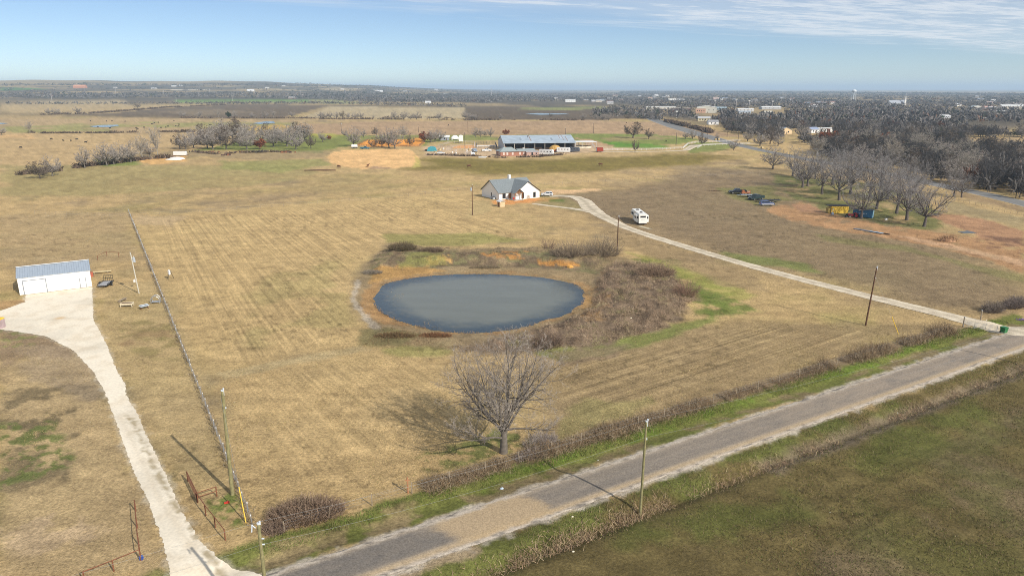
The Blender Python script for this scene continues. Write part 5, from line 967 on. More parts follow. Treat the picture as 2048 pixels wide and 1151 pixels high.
# ------------------------------------------------------------------ buildings
def frame(p0, p1):
    """origin and heading of a building whose front runs from p0 to p1"""
    return (p0[0], p0[1], T(p0[0], p0[1])), math.atan2(p1[1] - p0[1], p1[0] - p0[0])
SHINGLE = mat('grey_shingle', (.20, .225, .235), .9, .16, 2.5, bump=.02, bscale=6); WBOARD = mat('white_board', (.82, .80, .76), .6, .04); TRIM = mat('dark_trim', (.05, .045, .04), .6)
def gable_walls(x0, x1, y0, y1, h, hr, axis='x'):
    """four walls with gables; ridge along x (axis 'x') or along y"""
    m = MB(); ym, xm = (y0 + y1) / 2, (x0 + x1) / 2
    if axis == 'x':
        m.quad((x0,y0,0),(x1,y0,0),(x1,y0,h),(x0,y0,h)).quad((x1,y1,0),(x0,y1,0),(x0,y1,h),(x1,y1,h)).quad((x0,y1,0),(x0,y0,0),(x0,y0,h),(x0,ym,hr),(x0,y1,h)).quad((x1,y0,0),(x1,y1,0),(x1,y1,h),(x1,ym,hr),(x1,y0,h))
    else:
        m.quad((x0,y1,0),(x0,y0,0),(x0,y0,h),(x0,y1,h)).quad((x1,y0,0),(x1,y1,0),(x1,y1,h),(x1,y0,h)).quad((x0,y0,0),(x1,y0,0),(x1,y0,h),(xm,y0,hr),(x0,y0,h)).quad((x1,y1,0),(x0,y1,0),(x0,y1,h),(xm,y1,hr),(x1,y1,h))
    return m
def gable_roof(x0, x1, y0, y1, h, hr, ov=.4, th=.16, axis='x'):
    m = MB(); k = (hr - h) / ((y1 - y0) / 2 if axis == 'x' else (x1 - x0) / 2); e = h - ov * k + .03; a0, a1 = (y0, y1) if axis == 'x' else (x0, x1); am = (a0 + a1) / 2; top = hr + .03
    prof = [(a0 - ov, e), (am, top), (a1 + ov, e), (a1 + ov, e + th), (am, top + th), (a0 - ov, e + th)]
    return m.prism(prof, x0 - ov, x1 + ov, 'x') if axis == 'x' else m.prism(prof, y0 - ov, y1 + ov, 'y')
def window(parent, x, y, z, w, h, face='f', glass=None, fr=None, name='window'):
    """a window standing 5 cm proud: face f/b along x, l/r along y"""
    d = .05; m = MB(); s = {'f': -1, 'b': 1, 'l': -1, 'r': 1}[face]
    if face in 'fb': m.box((x, y + s * d / 2, z), (w, d, h)); g = MB().box((x, y + s * (d + .008), z), (w * .84, .02, h * .88))
    else: m.box((x + s * d / 2, y, z), (d, w, h)); g = MB().box((x + s * (d + .008), y, z), (.02, w * .84, h * .88))
    o = m.build(name, fr or TRIM, parent); g.build('pane', glass or DARKGLASS, o); return o
# --- the white farmhouse
loc, rz = frame(G(998, 400), (G(998, 400)[0] + .835, G(998, 400)[1] + .55)); hs = thing('white_farmhouse', 'new white farmhouse with grey gable roof and timber porch', 'house', loc, rz)
LU, DV, WL, WP = 17.1, 13.0, 5.6, 3.3
MAINW = gable_walls(0, LU - .05, 0, DV, 2.8, 7.0); MAINW.build('wall', WBOARD, hs)
wg = gable_walls(WL, LU, -WP, DV / 2, 2.85, 6.75, 'y'); wg.build('wing_wall', WBOARD, hs)
gable_roof(0, LU - .05, 0, DV, 2.8, 7.0, .45).build('roof', SHINGLE, hs)
gable_roof(WL, LU, -WP, DV / 2 - .5, 2.85, 6.75, .4, .17, 'y').build('wing_roof', SHINGLE, hs)
MB().box((9.2, DV / 2 + .3, 7.5), (1.0, 1.0, 2.2)).build('chimney', WBOARD, hs)
for x0 in (-.47, LU + .40):
    if x0 < 0:
        for s in (0, 1): MB().tube([(x0, (DV + .45) if s else -.45, 2.62), (x0, DV / 2, 7.06)], .10, 4).build('bargeboard', TRIM, hs)
for s in (WL - .4, LU + .4): MB().tube([(s, -WP - .42, 2.66), ((WL + LU) / 2, -WP - .42, 6.82)], .09, 4).build('bargeboard', TRIM, hs)
window(hs, 2.35, 0, 1.35, 1.5, 1.9); window(hs, 9.0, -WP, 1.4, 1.25, 2.1); window(hs, 14.6, -WP, 1.4, 1.2, 2.1); window(hs, 0, 5.6, 1.5, .5, 1.6, 'l'); window(hs, 5.2, 0, 1.2, .9, 2.1, name='door')
# timber porch
px0, px1, pyf = 4.1, 7.9, -5.2
gable_roof(px0, px1, pyf, -WP - .05, 2.95, 4.5, .3, .14, 'y').build('porch_roof', SHINGLE, hs); pm = MB()
for a in (px0 + .1, px1 - .1): MB().box((a, pyf + .15, 1.45), (.24, .24, 2.9)).build('porch_post', TIMBER, hs)
MB().box(((px0 + px1) / 2, pyf + .15, 2.85), (px1 - px0, .22, .26)).build('tie_beam', TIMBER, hs)
for s in (px0 - .1, px1 + .1): MB().tube([(s, pyf - .02, 2.9), ((px0 + px1) / 2, pyf - .02, 4.42)], .13, 4).build('rafter', TIMBER, hs)
MB().box(((px0 + px1) / 2, pyf + .15, 3.6), (.2, .18, 1.4)).build('king_post', TIMBER, hs)
for s in (-1, 1): MB().tube([((px0 + px1) / 2, pyf + .15, 3.0), ((px0 + px1) / 2 + s * .95, pyf + .15, 3.7)], .08, 4).build('brace', TIMBER, hs)
MB().b2(px0 - .4, px1 + .2, pyf - .2, -.02, 0, .12).b2(3.2, px0 - .4, -1.8, -.02, 0, .12).build('porch_slab', mat('concrete', (.50, .46, .40), .9), hs)
MB().box((4.9, -.16, 1.15), (1.0, .12, 2.1)).build('front_door', TIMBER, hs)
for nm, lb, c, d, m_ in [('ac_unit', 'grey air conditioner unit beside the shaded gable of the white house', (-.75, 4.2, .5), (.95, .95, 1.0), 'grey_can'), ('ac_unit', 'second air conditioner unit nearer the house corner', (-.75, 2.7, .5), (.85, .85, .95), 'grey_can')]:
    w = hs.matrix_basis @ Vector(c) if False else Matrix.Translation(loc) @ Matrix.Rotation(rz, 4, 'Z') @ Vector((c[0], c[1], 0)); t = thing(nm, lb, 'air conditioner', tuple(w), rz); MB().box((0, 0, .5), d).build('case', MATS['grey_can'], t); MB().tube([(0, 0, 1.0), (0, 0, 1.05)], .36, 10).build('fan_grille', DARKTIN, t)
HM = Matrix.Translation(loc) @ Matrix.Rotation(rz, 4, 'Z')
def hp(x, y): return tuple(HM @ Vector((x, y, 0)))
t = thing('porch_chair', 'red chair on the porch of the white house', 'chair', tuple(HM @ Vector((4.35, -4.0, .12))), rz); RED = mat('red_paint', (.5, .04, .03), .5)
MB().box((0, 0, .42), (.7, .6, .08)).build('seat', RED, t); MB().box((0, .28, .75), (.7, .08, .7)).build('backrest', RED, t)
for a in (-.3, .3):
    for b in (-.25, .25): MB().box((a, b, .2), (.07, .07, .4)).build('leg', RED, t)
t = thing('wagon_wheel', 'pale wagon wheel leaning on the white house wall', 'wheel', hp(11.6, -WP - .4), rz)
MB().tube([(.7 * math.cos(a), .05, .75 + .7 * math.sin(a)) for a in np.linspace(0, 2 * math.pi, 15)], .06, 5).build('rim', WOOD, t)
for k in range(4): a = k * math.pi / 4; MB().tube([(.7 * math.cos(a), .05, .75 + .7 * math.sin(a)), (-.7 * math.cos(a), .05, .75 - .7 * math.sin(a))], .035, 4).build('spoke', WOOD, t)
x, y, z = at(1002, 413); t = thing('well_house', 'small tan stone well house in front of the white farmhouse', 'shed', (x, y, z), .55); STONE = mat('tan_stone', (.62, .47, .29), .9, .2, 2, bump=.03)
MB().box((0, 0, .95), (2.0, 2.3, 1.9)).build('wall', STONE, t); MB().prism([(-1.3, 1.88), (0, 2.35), (1.3, 1.88), (1.3, 2.0), (0, 2.5), (-1.3, 2.0)], -1.4, 1.4).build('roof', mat('pale_tin', (.62, .63, .64), .45, .1), t); MB().box((-1.03, .1, .85), (.06, .9, 1.5)).build('door', mat('brown_door', (.22, .10, .05), .7), t)
# --- the metal shed
loc, rz = frame(G(40, 590), G(184.5, 572.5)); L2 = math.dist(G(40, 590), G(184.5, 572.5)); D2 = 9.0; t = thing('metal_shed', 'white metal shed with ribbed blue grey roof at the caliche yard', 'shed', loc, rz); SHW = mat('white_sheet_metal', (.83, .82, .80), .45, .03)
gable_walls(0, L2, 0, D2, 3.65, 5.0).build('wall', SHW, t)
for i in range(int(L2 / .75)): MB().box((.4 + i * .75, -.03, 1.8), (.07, .05, 3.6)).build('wall_rib', SHW, t)
rf = gable_roof(0, L2, 0, D2, 3.65, 5.0, .15, .08).build('roof', mat('blue_grey_sheet', (.40, .46, .53), .4, .06, metal=.3), t); k = 1.35 / 4.5
for i in range(int(L2 / .45) + 1): MB().tube([(i * .45 + .1, -.15, 3.65 - .15 * k + .14), (i * .45 + .1, D2 / 2, 5.14)], .035, 4, False).build('roof_rib', MATS['blue_grey_sheet'], rf)
MB().box((L2 / 2, D2 / 2, 5.17), (L2 + .34, .5, .05)).build('ridge_cap', SHW, t)
for s in (0, L2): MB().tube([(s + (.12 if s else -.12), -.17, 3.62), (s + (.12 if s else -.12), D2 / 2, 5.06)], .07, 4).build('gable_trim', mat('blue_trim', (.16, .20, .25), .5), t)
dr = MB().box((2.9, -.07, 1.45), (4.0, .06, 2.9)).build('roller_door', SHW, t)
for i in range(5): MB().box((2.9, -.115, .3 + i * .58), (3.9, .03, .5)).build('panel', SHW, dr)
for a, b, c in ((.85, 1.5, .14), (4.95, 1.5, .14)): MB().box((a, -.09, b), (c, .1, 3.0)).build('door_jamb', mat('door_trim_grey', (.24, .26, .29), .5), t)
MB().box((2.9, -.09, 2.98), (4.2, .1, .1)).build('door_head', mat('door_trim_grey', 0), t)
d2 = MB().box((L2 - 1.6, -.07, 1.1), (1.0, .06, 2.15)).build('walk_door', SHW, t); MB().box((L2 - 1.25, -.13, 1.05), (.1, .06, .06)).build('handle', BLACK, d2)
for a in (-.56, .56): MB().box((L2 - 1.6 + a, -.08, 1.12), (.10, .06, 2.25)).build('door_jamb', mat('door_trim_grey', (.24, .26, .29), .5), t)
# --- the long barn
loc, rz = frame((-5.6, 505.6), (45.0, 512.4)); t = thing('long_barn', 'long open fronted barn with streaked blue grey tin roof', 'barn', loc, rz); BL, BD, BH, BR_ = 51.0, 35.0, 5.0, 9.3
MB().b2(0, .2, 0, BD, 0, BH).quad((0, 0, BH), (0, BD / 2, BR_), (0, BD, BH)).b2(.2, BL, BD - .2, BD, 0, BH).b2(BL - .2, BL, 0, BD - .2, 0, BH).quad((BL, 0, BH), (BL, BD, BH), (BL, BD / 2, BR_)).build('wall', mat('pale_grey_tin', (.42, .44, .47), .6, .12), t)
rf = gable_roof(0, BL, 0, BD, BH, BR_, .5, .15).build('roof', mat('barn_tin', (.40, .47, .53), .5, .15, .25, metal=.2), t); kk = (BR_ - BH) / (BD / 2)
for i in range(17): MB().box((i * 3.15 + .3, BD / 4 - .2, BH + kk * (BD / 4 - .2) + .20), (.10, .04, .02)).build('roof_screw', STEEL, rf) if False else None
for i, (x0, w, a, b) in enumerate([(19.6, .55, .2, .98), (12, 1.6, .35, .7), (34.5, 1.4, .3, .62), (41.5, .4, .55, 1.0), (43.6, .4, .3, 1.0), (46, .5, .2, .8)]):
    y0, y1 = BD / 2 * a, BD / 2 * b; MB().quad((x0, y0, BH + kk * y0 + .2), (x0 + w, y0, BH + kk * y0 + .2), (x0 + w, y1, BH + kk * y1 + .2), (x0, y1, BH + kk * y1 + .2)).build('replaced_sheet', mat('rusty_tin' if i != 1 and i != 2 else 'dull_tin', (.28, .20, .17) if i != 1 and i != 2 else (.27, .32, .37), .7, .3, .5), rf)
for i in range(8): MB().box((.3 + i * (BL - .6) / 7, .15, BH / 2), (.3, .3, BH)).build('post', mat('pale_post', (.48, .45, .40), .8), t)
MB().b2(.4, BL - .4, BD * .55, BD * .56, 0, BH + 2).build('inner_wall', DARKTIN, t)
for i in range(5): MB().box((1 + i * 9.5 + 5, BD * .2, .8), (6.5, .2, 1.5)).build('stall_panel', mat('stall_wood', (.24, .17, .12), .9, .3), t)
for i, (a, z) in enumerate([(6, 6.3), (11.5, 6.8), (17, 7.6)]): window(t, 0, a, z - 2.3, .9, 1.1, 'l', fr=mat('pale_post', 0))
# --- brick ranch house and the pink shed
p0 = at(1001, 312.5); loc, rz = (p0[0], p0[1], 0), .30; t = thing('brick_ranch_house', 'low red brick house with hipped grey roof before the long barn', 'house', loc, rz); BRICK = mat('red_brick', (.36, .17, .115), .9, .16, 1.2)
MB().b2(0, 24, 0, 10.5, 0, 2.8).build('wall', BRICK, t)
r = MB(); e = .5; r.quad((-e,-e,2.8),(12.5,-e,2.8),(9,5.25,5.3),(3.8,5.25,5.3)).quad((-e,11,2.8),(-e,-e,2.8),(3.8,5.25,5.3)).quad((12.5,-e,2.8),(12.5,11,2.8),(9,5.25,5.3)).quad((12.5,11,2.8),(-e,11,2.8),(3.8,5.25,5.3),(9,5.25,5.3)); r.build('roof', mat('grey_green_tin', (.30, .345, .34), .6, .1), t)
gable_roof(12.6, 24, 0, 10.5, 2.8, 3.9, .4, .12).build('rear_roof', MATS['grey_green_tin'], t)
PALEW = mat('pale_curtain', (.62, .50, .44), .6, .1)
for x0 in (2.2, 4.6, 8.2, 13.2, 16, 19.5): window(t, x0, 0, 1.5, 1.1, 1.6, 'f', PALEW, WHITE)
for y0 in (2.5, 5.2): window(t, 0, y0, 1.4, 1.2, 1.7, 'l', PALEW, WHITE)
MB().box((-.05, 8.2, 1.1), (.1, 1.1, 2.1)).build('door', CREAM, t); MB().tube([(5.2, 5.6, 5.0), (5.2, 5.6, 5.9)], .3, 6).build('chimney', BRICK, t)
p0 = at(1064, 311.5); t = thing('pink_shed', 'small faded pink shed between the brick house and the horse trailer', 'shed', (p0[0], p0[1], 0), .28); gable_walls(-3.6, 4.6, 0, 6, 2.3, 2.9).build('wall', mat('faded_pink', (.45, .30, .25), .85, .15), t); gable_roof(-3.6, 4.6, 0, 6, 2.3, 2.9, .25, .1).build('roof', mat('grey_pink_tin', (.36, .33, .33), .7), t); window(t, .1, 0, 1.2, 1.0, 1.9, name='door'); window(t, 2.9, 0, 1.4, .8, .9)
# lean-to with white roof and cattle pens right of the barn
p0 = at(1155, 297); t = thing('lean_to', 'flat white roofed lean-to at the right end of the long barn', 'shelter', (p0[0], p0[1], 0), .12); MB().b2(-1.5, 15, 2, 16, 4.2, 4.4).build('roof', WHITE, t)
for a in (-1, 4, 9, 14.5):
    for b in (2.5, 15.5): MB().box((a, b, 2.1), (.25, .25, 4.2)).build('post', MATS['pale_post'], t)
p0 = at(1160, 297); t = thing('round_pen', 'round pen with a low cream wall right of the barn', 'pen', (p0[0] + 1, p0[1] + 6, 0)); pr = [(8 * math.cos(a), 8 * math.sin(a)) for a in np.linspace(0, 2 * math.pi, 25)[:-1]]
for i, (a, b) in enumerate(pr): c = pr[(i + 1) % 24]; MB().quad((a, b, .1), (c[0], c[1], .1), (c[0], c[1], 1.5), (a, b, 1.5)).quad((a * .985, b * .985, .1), (a * .985, b * .985, 1.5), (c[0] * .985, c[1] * .985, 1.5), (c[0] * .985, c[1] * .985, .1)).build('panel', CREAM, t)
def corral(name, label, pts, h, rails, m, spacing=3.0, pr=.08):
    P = [tuple(p) for p in pts] + [tuple(pts[0])]; return post_fence(name, label, P, spacing, h, pr, m, rails, m, .05, 'corral', sides=4, jit=.02)
corral('corral', 'brown pipe corral around the orange riding pen', world([(714,291),(738,279),(842,276),(850,284),(838,293),(760,295)]), 1.6, (.35, .7, .98), mat('pen_pipe', (.20, .13, .10), .8))
WPIPE = mat('pale_pipe', (.56, .50, .46), .7)
corral('corral', 'pale pipe corral around the orange pen left of the barn', world([(876,294),(900,286.5),(940,285.5),(950,287),(948,297),(905,297)]), 1.8, (.35, .7, .98), WPIPE)
corral('corral', 'dark cattle pen with pale rails left of the barn', world([(952,297),(954,288),(990,287.5),(994,296)]), 2.0, (.25, .5, .75, .98), DARKTIN, 2.2)
corral('corral', 'scattered pipe stalls under the lean-to', world([(1152,291),(1185,290),(1190,296),(1175,299)]), 1.6, (.5, .98), WPIPE, 2.2)
x, y, z = at(905, 296); o = polysheet('orange_pen_floor', world([(903,296.5),(915,291.5),(949,291),(948,296.5)]), .05, lambda x, y: np.tile((.68, .31, .09), (len(x), 1)), 'orange sand floor of the pen left of the barn', 3.0); p0 = at(972, 294)
t = thing('feed_trough', 'long white feed trough in the dark cattle pen', 'trough', (p0[0], p0[1], 0), .08); MB().b2(-7, 7, -.4, .4, .5, 1.2).b2(-6.8, -6.4, -.3, .3, 0, .5).b2(6.4, 6.8, -.3, .3, 0, .5).build('trough_body', WHITE, t)
def simple_building(name, label, px, py, w, d, h, hr, wall, roof, rz=0, cat='building', wins=3, axis='x', group=None, door=True, ov=.4, winm=None, flat=False, xyz=None):
    x, y, z = xyz or at(px, py); t = thing(name, label, cat, (x, y, z), rz, group); wm = mat('wall_%d_%d_%d' % tuple(int(c * 100) for c in wall), wall, .8, .08); rm = mat('roofing_%d_%d_%d' % tuple(int(c * 100) for c in roof), roof, .6, .12)
    if flat: MB().b2(-w / 2, w / 2, 0, d, 0, h).build('wall', wm, t); MB().b2(-w / 2 - .2, w / 2 + .2, -.2, d + .2, h + .003, h + .4).build('roof', rm, t)
    else: gable_walls(-w / 2, w / 2, 0, d, h, hr, axis).build('wall', wm, t); gable_roof(-w / 2, w / 2, 0, d, h, hr, ov, .15, axis).build('roof', rm, t)
    for i in range(wins): window(t, -w / 2 + w * (i + .75) / (wins + .5), 0, h * .55, min(1.4, w * .14), min(1.5, h * .42), glass=winm)
    if door: MB().box((w * .06 if wins % 2 == 0 else w * .2, -.04, min(2.1, h * .75) / 2), (1.0, .08, min(2.1, h * .75))).build('door', mat('dull_door', (.18, .14, .11), .7), t)
    return t
simple_building('field_office', 'small grey office with a white roof behind the orange pen', 889, 281, 8, 7, 3.0, 4.0, (.30, .32, .36), (.82, .82, .80), .1, 'cabin', 1, 'x')
p0 = at(910, 280); t = thing('white_tank', 'rounded white stock tank trailer beside the small office', 'tank', (p0[0], p0[1], 0), .5); MB().dome((0, 0, 1.0), (3.6, 2.4), 3.0, 12, 5).tube([(-3.4, 0, 1.0), (3.4, 0, 1.0)], 1.1, 8).build('shell', WHITE, t); MB().box((0, 0, .5), (6, 1.6, .5)).build('chassis', DARKTIN, t)
p0 = at(922, 286); t = thing('white_silo_box', 'tall white feed bin behind the corral', 'feed bin', (p0[0], p0[1], 0), .1); MB().box((0, 0, 3.6), (3.4, 3, 4.4)).prism([(-1.7, 5.8), (0, 6.4), (1.7, 5.8)], -1.5, 1.5).build('bin_body', WHITE, t)
for a in (-1.4, 1.4):
    for b in (-1.2, 1.2): MB().box((a, b, .7), (.2, .2, 1.4)).build('leg', STEEL, t)
# far houses of the town and the country
TOWN = [
 ('warehouse','long pale warehouse beside the highway at the town edge',1322,219,62,14,4.5,5.5,(.55,.52,.46),(.72,.70,.66),0),
 ('warehouse','flat roofed dark brick store beside the long warehouse',1364,222.5,34,18,5.5,0,(.20,.13,.11),(.42,.40,.38),0),
 ('gym_hall','large cream metal hall with a white roof at the town edge',1413,226,34,30,9.5,12.5,(.60,.58,.50),(.80,.80,.76),-.25),
 ('brick_hall','orange brick hall attached to the cream metal hall',1401,226,17,10,7.5,0,(.58,.36,.25),(.62,.55,.48),-.25),
 ('shop_building','dark green roofed shop behind the cream hall',1443,220,22,12,4,6,(.16,.20,.22),(.30,.38,.42),0),
 ('white_house','white house with a grey roof beside the highway',1427,249.5,12,9,3.4,5.4,(.78,.77,.75),(.30,.30,.31),.0),
 ('yellow_house','pale yellow house under the trees left of the white highway house',1408,242,16,9,3.6,5.6,(.62,.55,.36),(.45,.45,.45),-.2),
 ('tan_house','tan gabled house with blue roof by the highway woods',1572,268,13,10,3.6,6.2,(.66,.50,.30),(.30,.36,.44),.3),
 ('white_house','white house with a blue grey roof beyond the tan gabled house',1630,266,9,9,3.4,5.4,(.76,.76,.76),(.28,.33,.46),.3),
 ('mobile_home','long white mobile home at the edge of the woods',1646,264.5,19,6,3.6,4.3,(.80,.80,.79),(.62,.62,.62),.05),
 ('shop_building','long white roofed shop among the town poles',1492,223,30,14,4.5,5.6,(.55,.54,.52),(.74,.74,.73),0),
 ('shop_building','blue grey shop below the white roofed shop',1490,228,20,10,3.8,5.0,(.42,.46,.50),(.40,.47,.55),0),
 ('shop_building','wide white roofed building right of the town poles',1543,219,40,20,5,6.4,(.42,.42,.42),(.80,.80,.79),0),
 ('cream_house','cream house below the wide white roofed building',1537,228,15,9,3.4,5.0,(.62,.56,.44),(.55,.52,.45),0),
 ('tin_barn','white tin barn in the woods before the church',1890,236.5,17,10,3.4,4.6,(.55,.56,.58),(.78,.78,.78),.1),
 ('white_house','white house half hidden in the trees at the far right',2002,227,15,9,3.6,5.0,(.78,.78,.76),(.70,.70,.70),0),
 ('school_building','large pale school with a stepped white roof at the far right',2030,219,48,24,6,9.5,(.58,.52,.42),(.62,.62,.60),-.2),
 ('red_roof_house','pink roofed house in the far right of the town',1980,218.5,20,14,4,6.4,(.55,.45,.40),(.62,.38,.34),0),
 ('steep_house','grey roofed house with a pale gable in the far town',1955,218,24,14,4,7.5,(.60,.58,.52),(.34,.38,.40),0),
 ('white_barn','wide white building at the left edge of the far town',1141,204.5,32,16,6,8,(.78,.78,.76),(.72,.72,.70),0),
 ('hip_house','pale roofed house among trees left of the cream hall',1345,203,26,14,4,9,(.50,.48,.44),(.62,.60,.56),0),
 ('hip_house','grey house right of the pale roofed house',1362,203.5,24,14,5,9,(.50,.48,.44),(.38,.38,.38),0),
 ('pink_house','pink gabled house behind the cream hall',1433,200.5,22,14,5,9,(.52,.28,.22),(.55,.42,.38),0),
 ('red_barn','tiny red roofed barn on the left far hillside',158,176.5,60,22,8,16,(.52,.24,.14),(.60,.28,.16),0),
 ('tin_barn','small pale roofed barn beyond the green far field',584,198,26,14,5,7,(.24,.17,.14),(.66,.64,.63),0),
 ('white_house','white farm building on the far left hill',500,183,30,18,7,10,(.78,.78,.78),(.75,.75,.76),0),
 ('dark_shed','dark long shed on the far tan field',742,188,40,16,7,9,(.10,.10,.10),(.34,.34,.35),0),
 ('white_house','far white house above the cedar wood',760,184,26,18,7,10,(.76,.76,.76),(.8,.8,.8),0),
 ('white_house','white house among the far trees left of the water',856,207,16,10,4,7,(.76,.76,.76),(.6,.6,.6),0),
 ('brown_house','brown house beneath the trees at the field end',1172,203,16,10,4,6,(.34,.26,.2),(.4,.4,.4),0)]
for nm, lb, px, py, w, d, h, hr, wc, rc, rz in TOWN:
    simple_building(nm, lb, px, py, w, d, h, hr, wc, rc, rz, 'house' if 'house' in nm or 'home' in nm else 'building', 4 if w > 14 else 2, 'y' if nm in ('gym_hall', 'tan_house', 'steep_house') else 'x', flat=(hr == 0))
sr = random.Random(4)
for i in range(44):
    cx, cy, ax, ay = sr.choice([(1310, 196, 40, 5), (1440, 198, 60, 6), (1560, 205, 60, 8), (1955, 208, 45, 9), (2000, 216, 40, 6), (1640, 212, 40, 6), (1190, 203, 60, 5)]); px = sr.gauss(cx, ax * .6); py = sr.gauss(cy, ay * .6)
    wc = sr.choice([(.60, .58, .55), (.50, .44, .36), (.38, .34, .31), (.66, .66, .65)]); rc = sr.choice([(.42, .42, .43), (.28, .27, .27), (.55, .54, .53), (.34, .22, .19), (.24, .27, .32)]); x, y, z = at(px, py); s = 1 + max(0, (math.hypot(x, y) - 1500) / 6000)
    simple_building('town_house', 'small pale house among the trees of the far town', px, py, sr.uniform(10, 18) * s, 9 * s, 4.2 * s, 6.4 * s, wc, rc, sr.uniform(-.5, .5), 'house', 2, 'x', 'small houses of the far town')
for i in range(12):
    px = sr.uniform(20, 900); py = sr.uniform(172, 182) if px < 650 else sr.uniform(179, 190); x, y, z = at(px, py); s = 1 + max(0, (math.hypot(x, y) - 1500) / 7000)
    simple_building('farm_house', 'tiny pale farm building on the far left hills', px, py, sr.uniform(10, 20) * s, 8 * s, 3.4 * s, 5 * s, (.55, .52, .48), sr.choice([(.7, .7, .7), (.5, .5, .5)]), sr.uniform(-.3, .3), 'house', 2, 'x', 'farm buildings of the far hills')
# church
x, y, z = at(1793, 211); t = thing('church', 'grey roofed church with a thin white steeple in the far town', 'church', (x, y, z)); gable_walls(-16, 24, 0, 18, 5, 13).build('wall', mat('wall_church', (.62, .60, .56), .8), t); gable_roof(-16, 24, 0, 18, 5, 13, .6, .3).build('roof', mat('church_roof', (.36, .38, .42), .7), t); MB().box((20, -1.5, 7), (4, 3, 14)).build('tower', WHITE, t); MB().tube([(20, -1.5, 14), (20, -1.5, 27)], [2.0, .1], 8).build('spire', WHITE, t)
for i in range(4): window(t, -12 + i * 7, 0, 2.8, 1.6, 2.4)
# water tower
x, y, z = at(1706, 202); t = thing('water_tower', 'white water tower on thin legs above the town', 'water tower', (x, y, z)); hh = hgt(1706, 202, 179)
prof = [(0, -5.5), (3.0, -5.0), (6.5, -2.6), (7.6, 0), (6.8, 2.6), (3.6, 4.6), (0, 5.2)]; m = MB(); n = 16
for r_, q in prof:
    for k in range(n): m.v.append((max(r_, .02) * math.cos(2 * math.pi * k / n), max(r_, .02) * math.sin(2 * math.pi * k / n), hh - 5.2 + q))
for i in range(len(prof) - 1):
    for k in range(n): m.f.append((i * n + k, i * n + (k + 1) % n, (i + 1) * n + (k + 1) % n, (i + 1) * n + k))
m.build('tank', mat('tower_white', (.66, .70, .72), .5, .05), t, True); MB().tube([(0, 0, 0), (0, 0, hh - 10)], 1.1, 8).build('riser', MATS['tower_white'], t)
for k in range(6): a = k * math.pi / 3 + .3; MB().tube([(8.6 * math.cos(a), 8.6 * math.sin(a), 0), (6.6 * math.cos(a), 6.6 * math.sin(a), hh - 6)], .42, 6).build('leg', MATS['tower_white'], t)
MB().tube([(7.7 * math.cos(a), 7.7 * math.sin(a), hh * .42) for a in np.linspace(0, 2 * math.pi, 13)], .25, 4).build('ring_brace', MATS['tower_white'], t)
# tall line structures and lamp masts
for i, (px, py, ty) in enumerate([(104,201,187),(232,189,176),(328,190,180),(353,204,194),(465,202,190),(420,189,177),(510,192,183),(602,193,181),(692,192,180),(858,190,178),(983,194,176)]):
    x, y, z = at(px, py); h = hgt(px, py, ty); t = thing('line_tower', 'thin pale power line mast over the far left country', 'mast', (x, y, z), 0, 'power line masts of the far country'); MB().tube([(0, 0, 0), (0, 0, h)], [h * .022, h * .012], 6).build('mast', mat('mast_grey', (.52, .50, .50), .6), t)
    for q in (.97, .85): MB().box((0, 0, h * q), (h * .22, .3, .3)).build('crossarm', MATS['mast_grey'], t)
for px, py, ty, lb in [(1429,222,200,'left of the four tall field light masts in the town'),(1471,224,198,'thickest tall field light mast in the town'),(1497,224,201,'tall field light mast right of the thickest one'),(1544,221,202,'right of the four tall field light masts in the town'),(1353,236,222,'light mast beside the highway at the town edge')]:
    x, y, z = at(px, py); h = hgt(px, py, ty); t = thing('light_mast', lb, 'mast', (x, y, z)); MB().tube([(0, 0, 0), (0, 0, h)], [.42, .25], 6).build('mast', MATS['mast_grey'], t); MB().box((0, 0, h - .6), (3.2, .3, 1.4)).build('lamp_bank', WHITE, t)
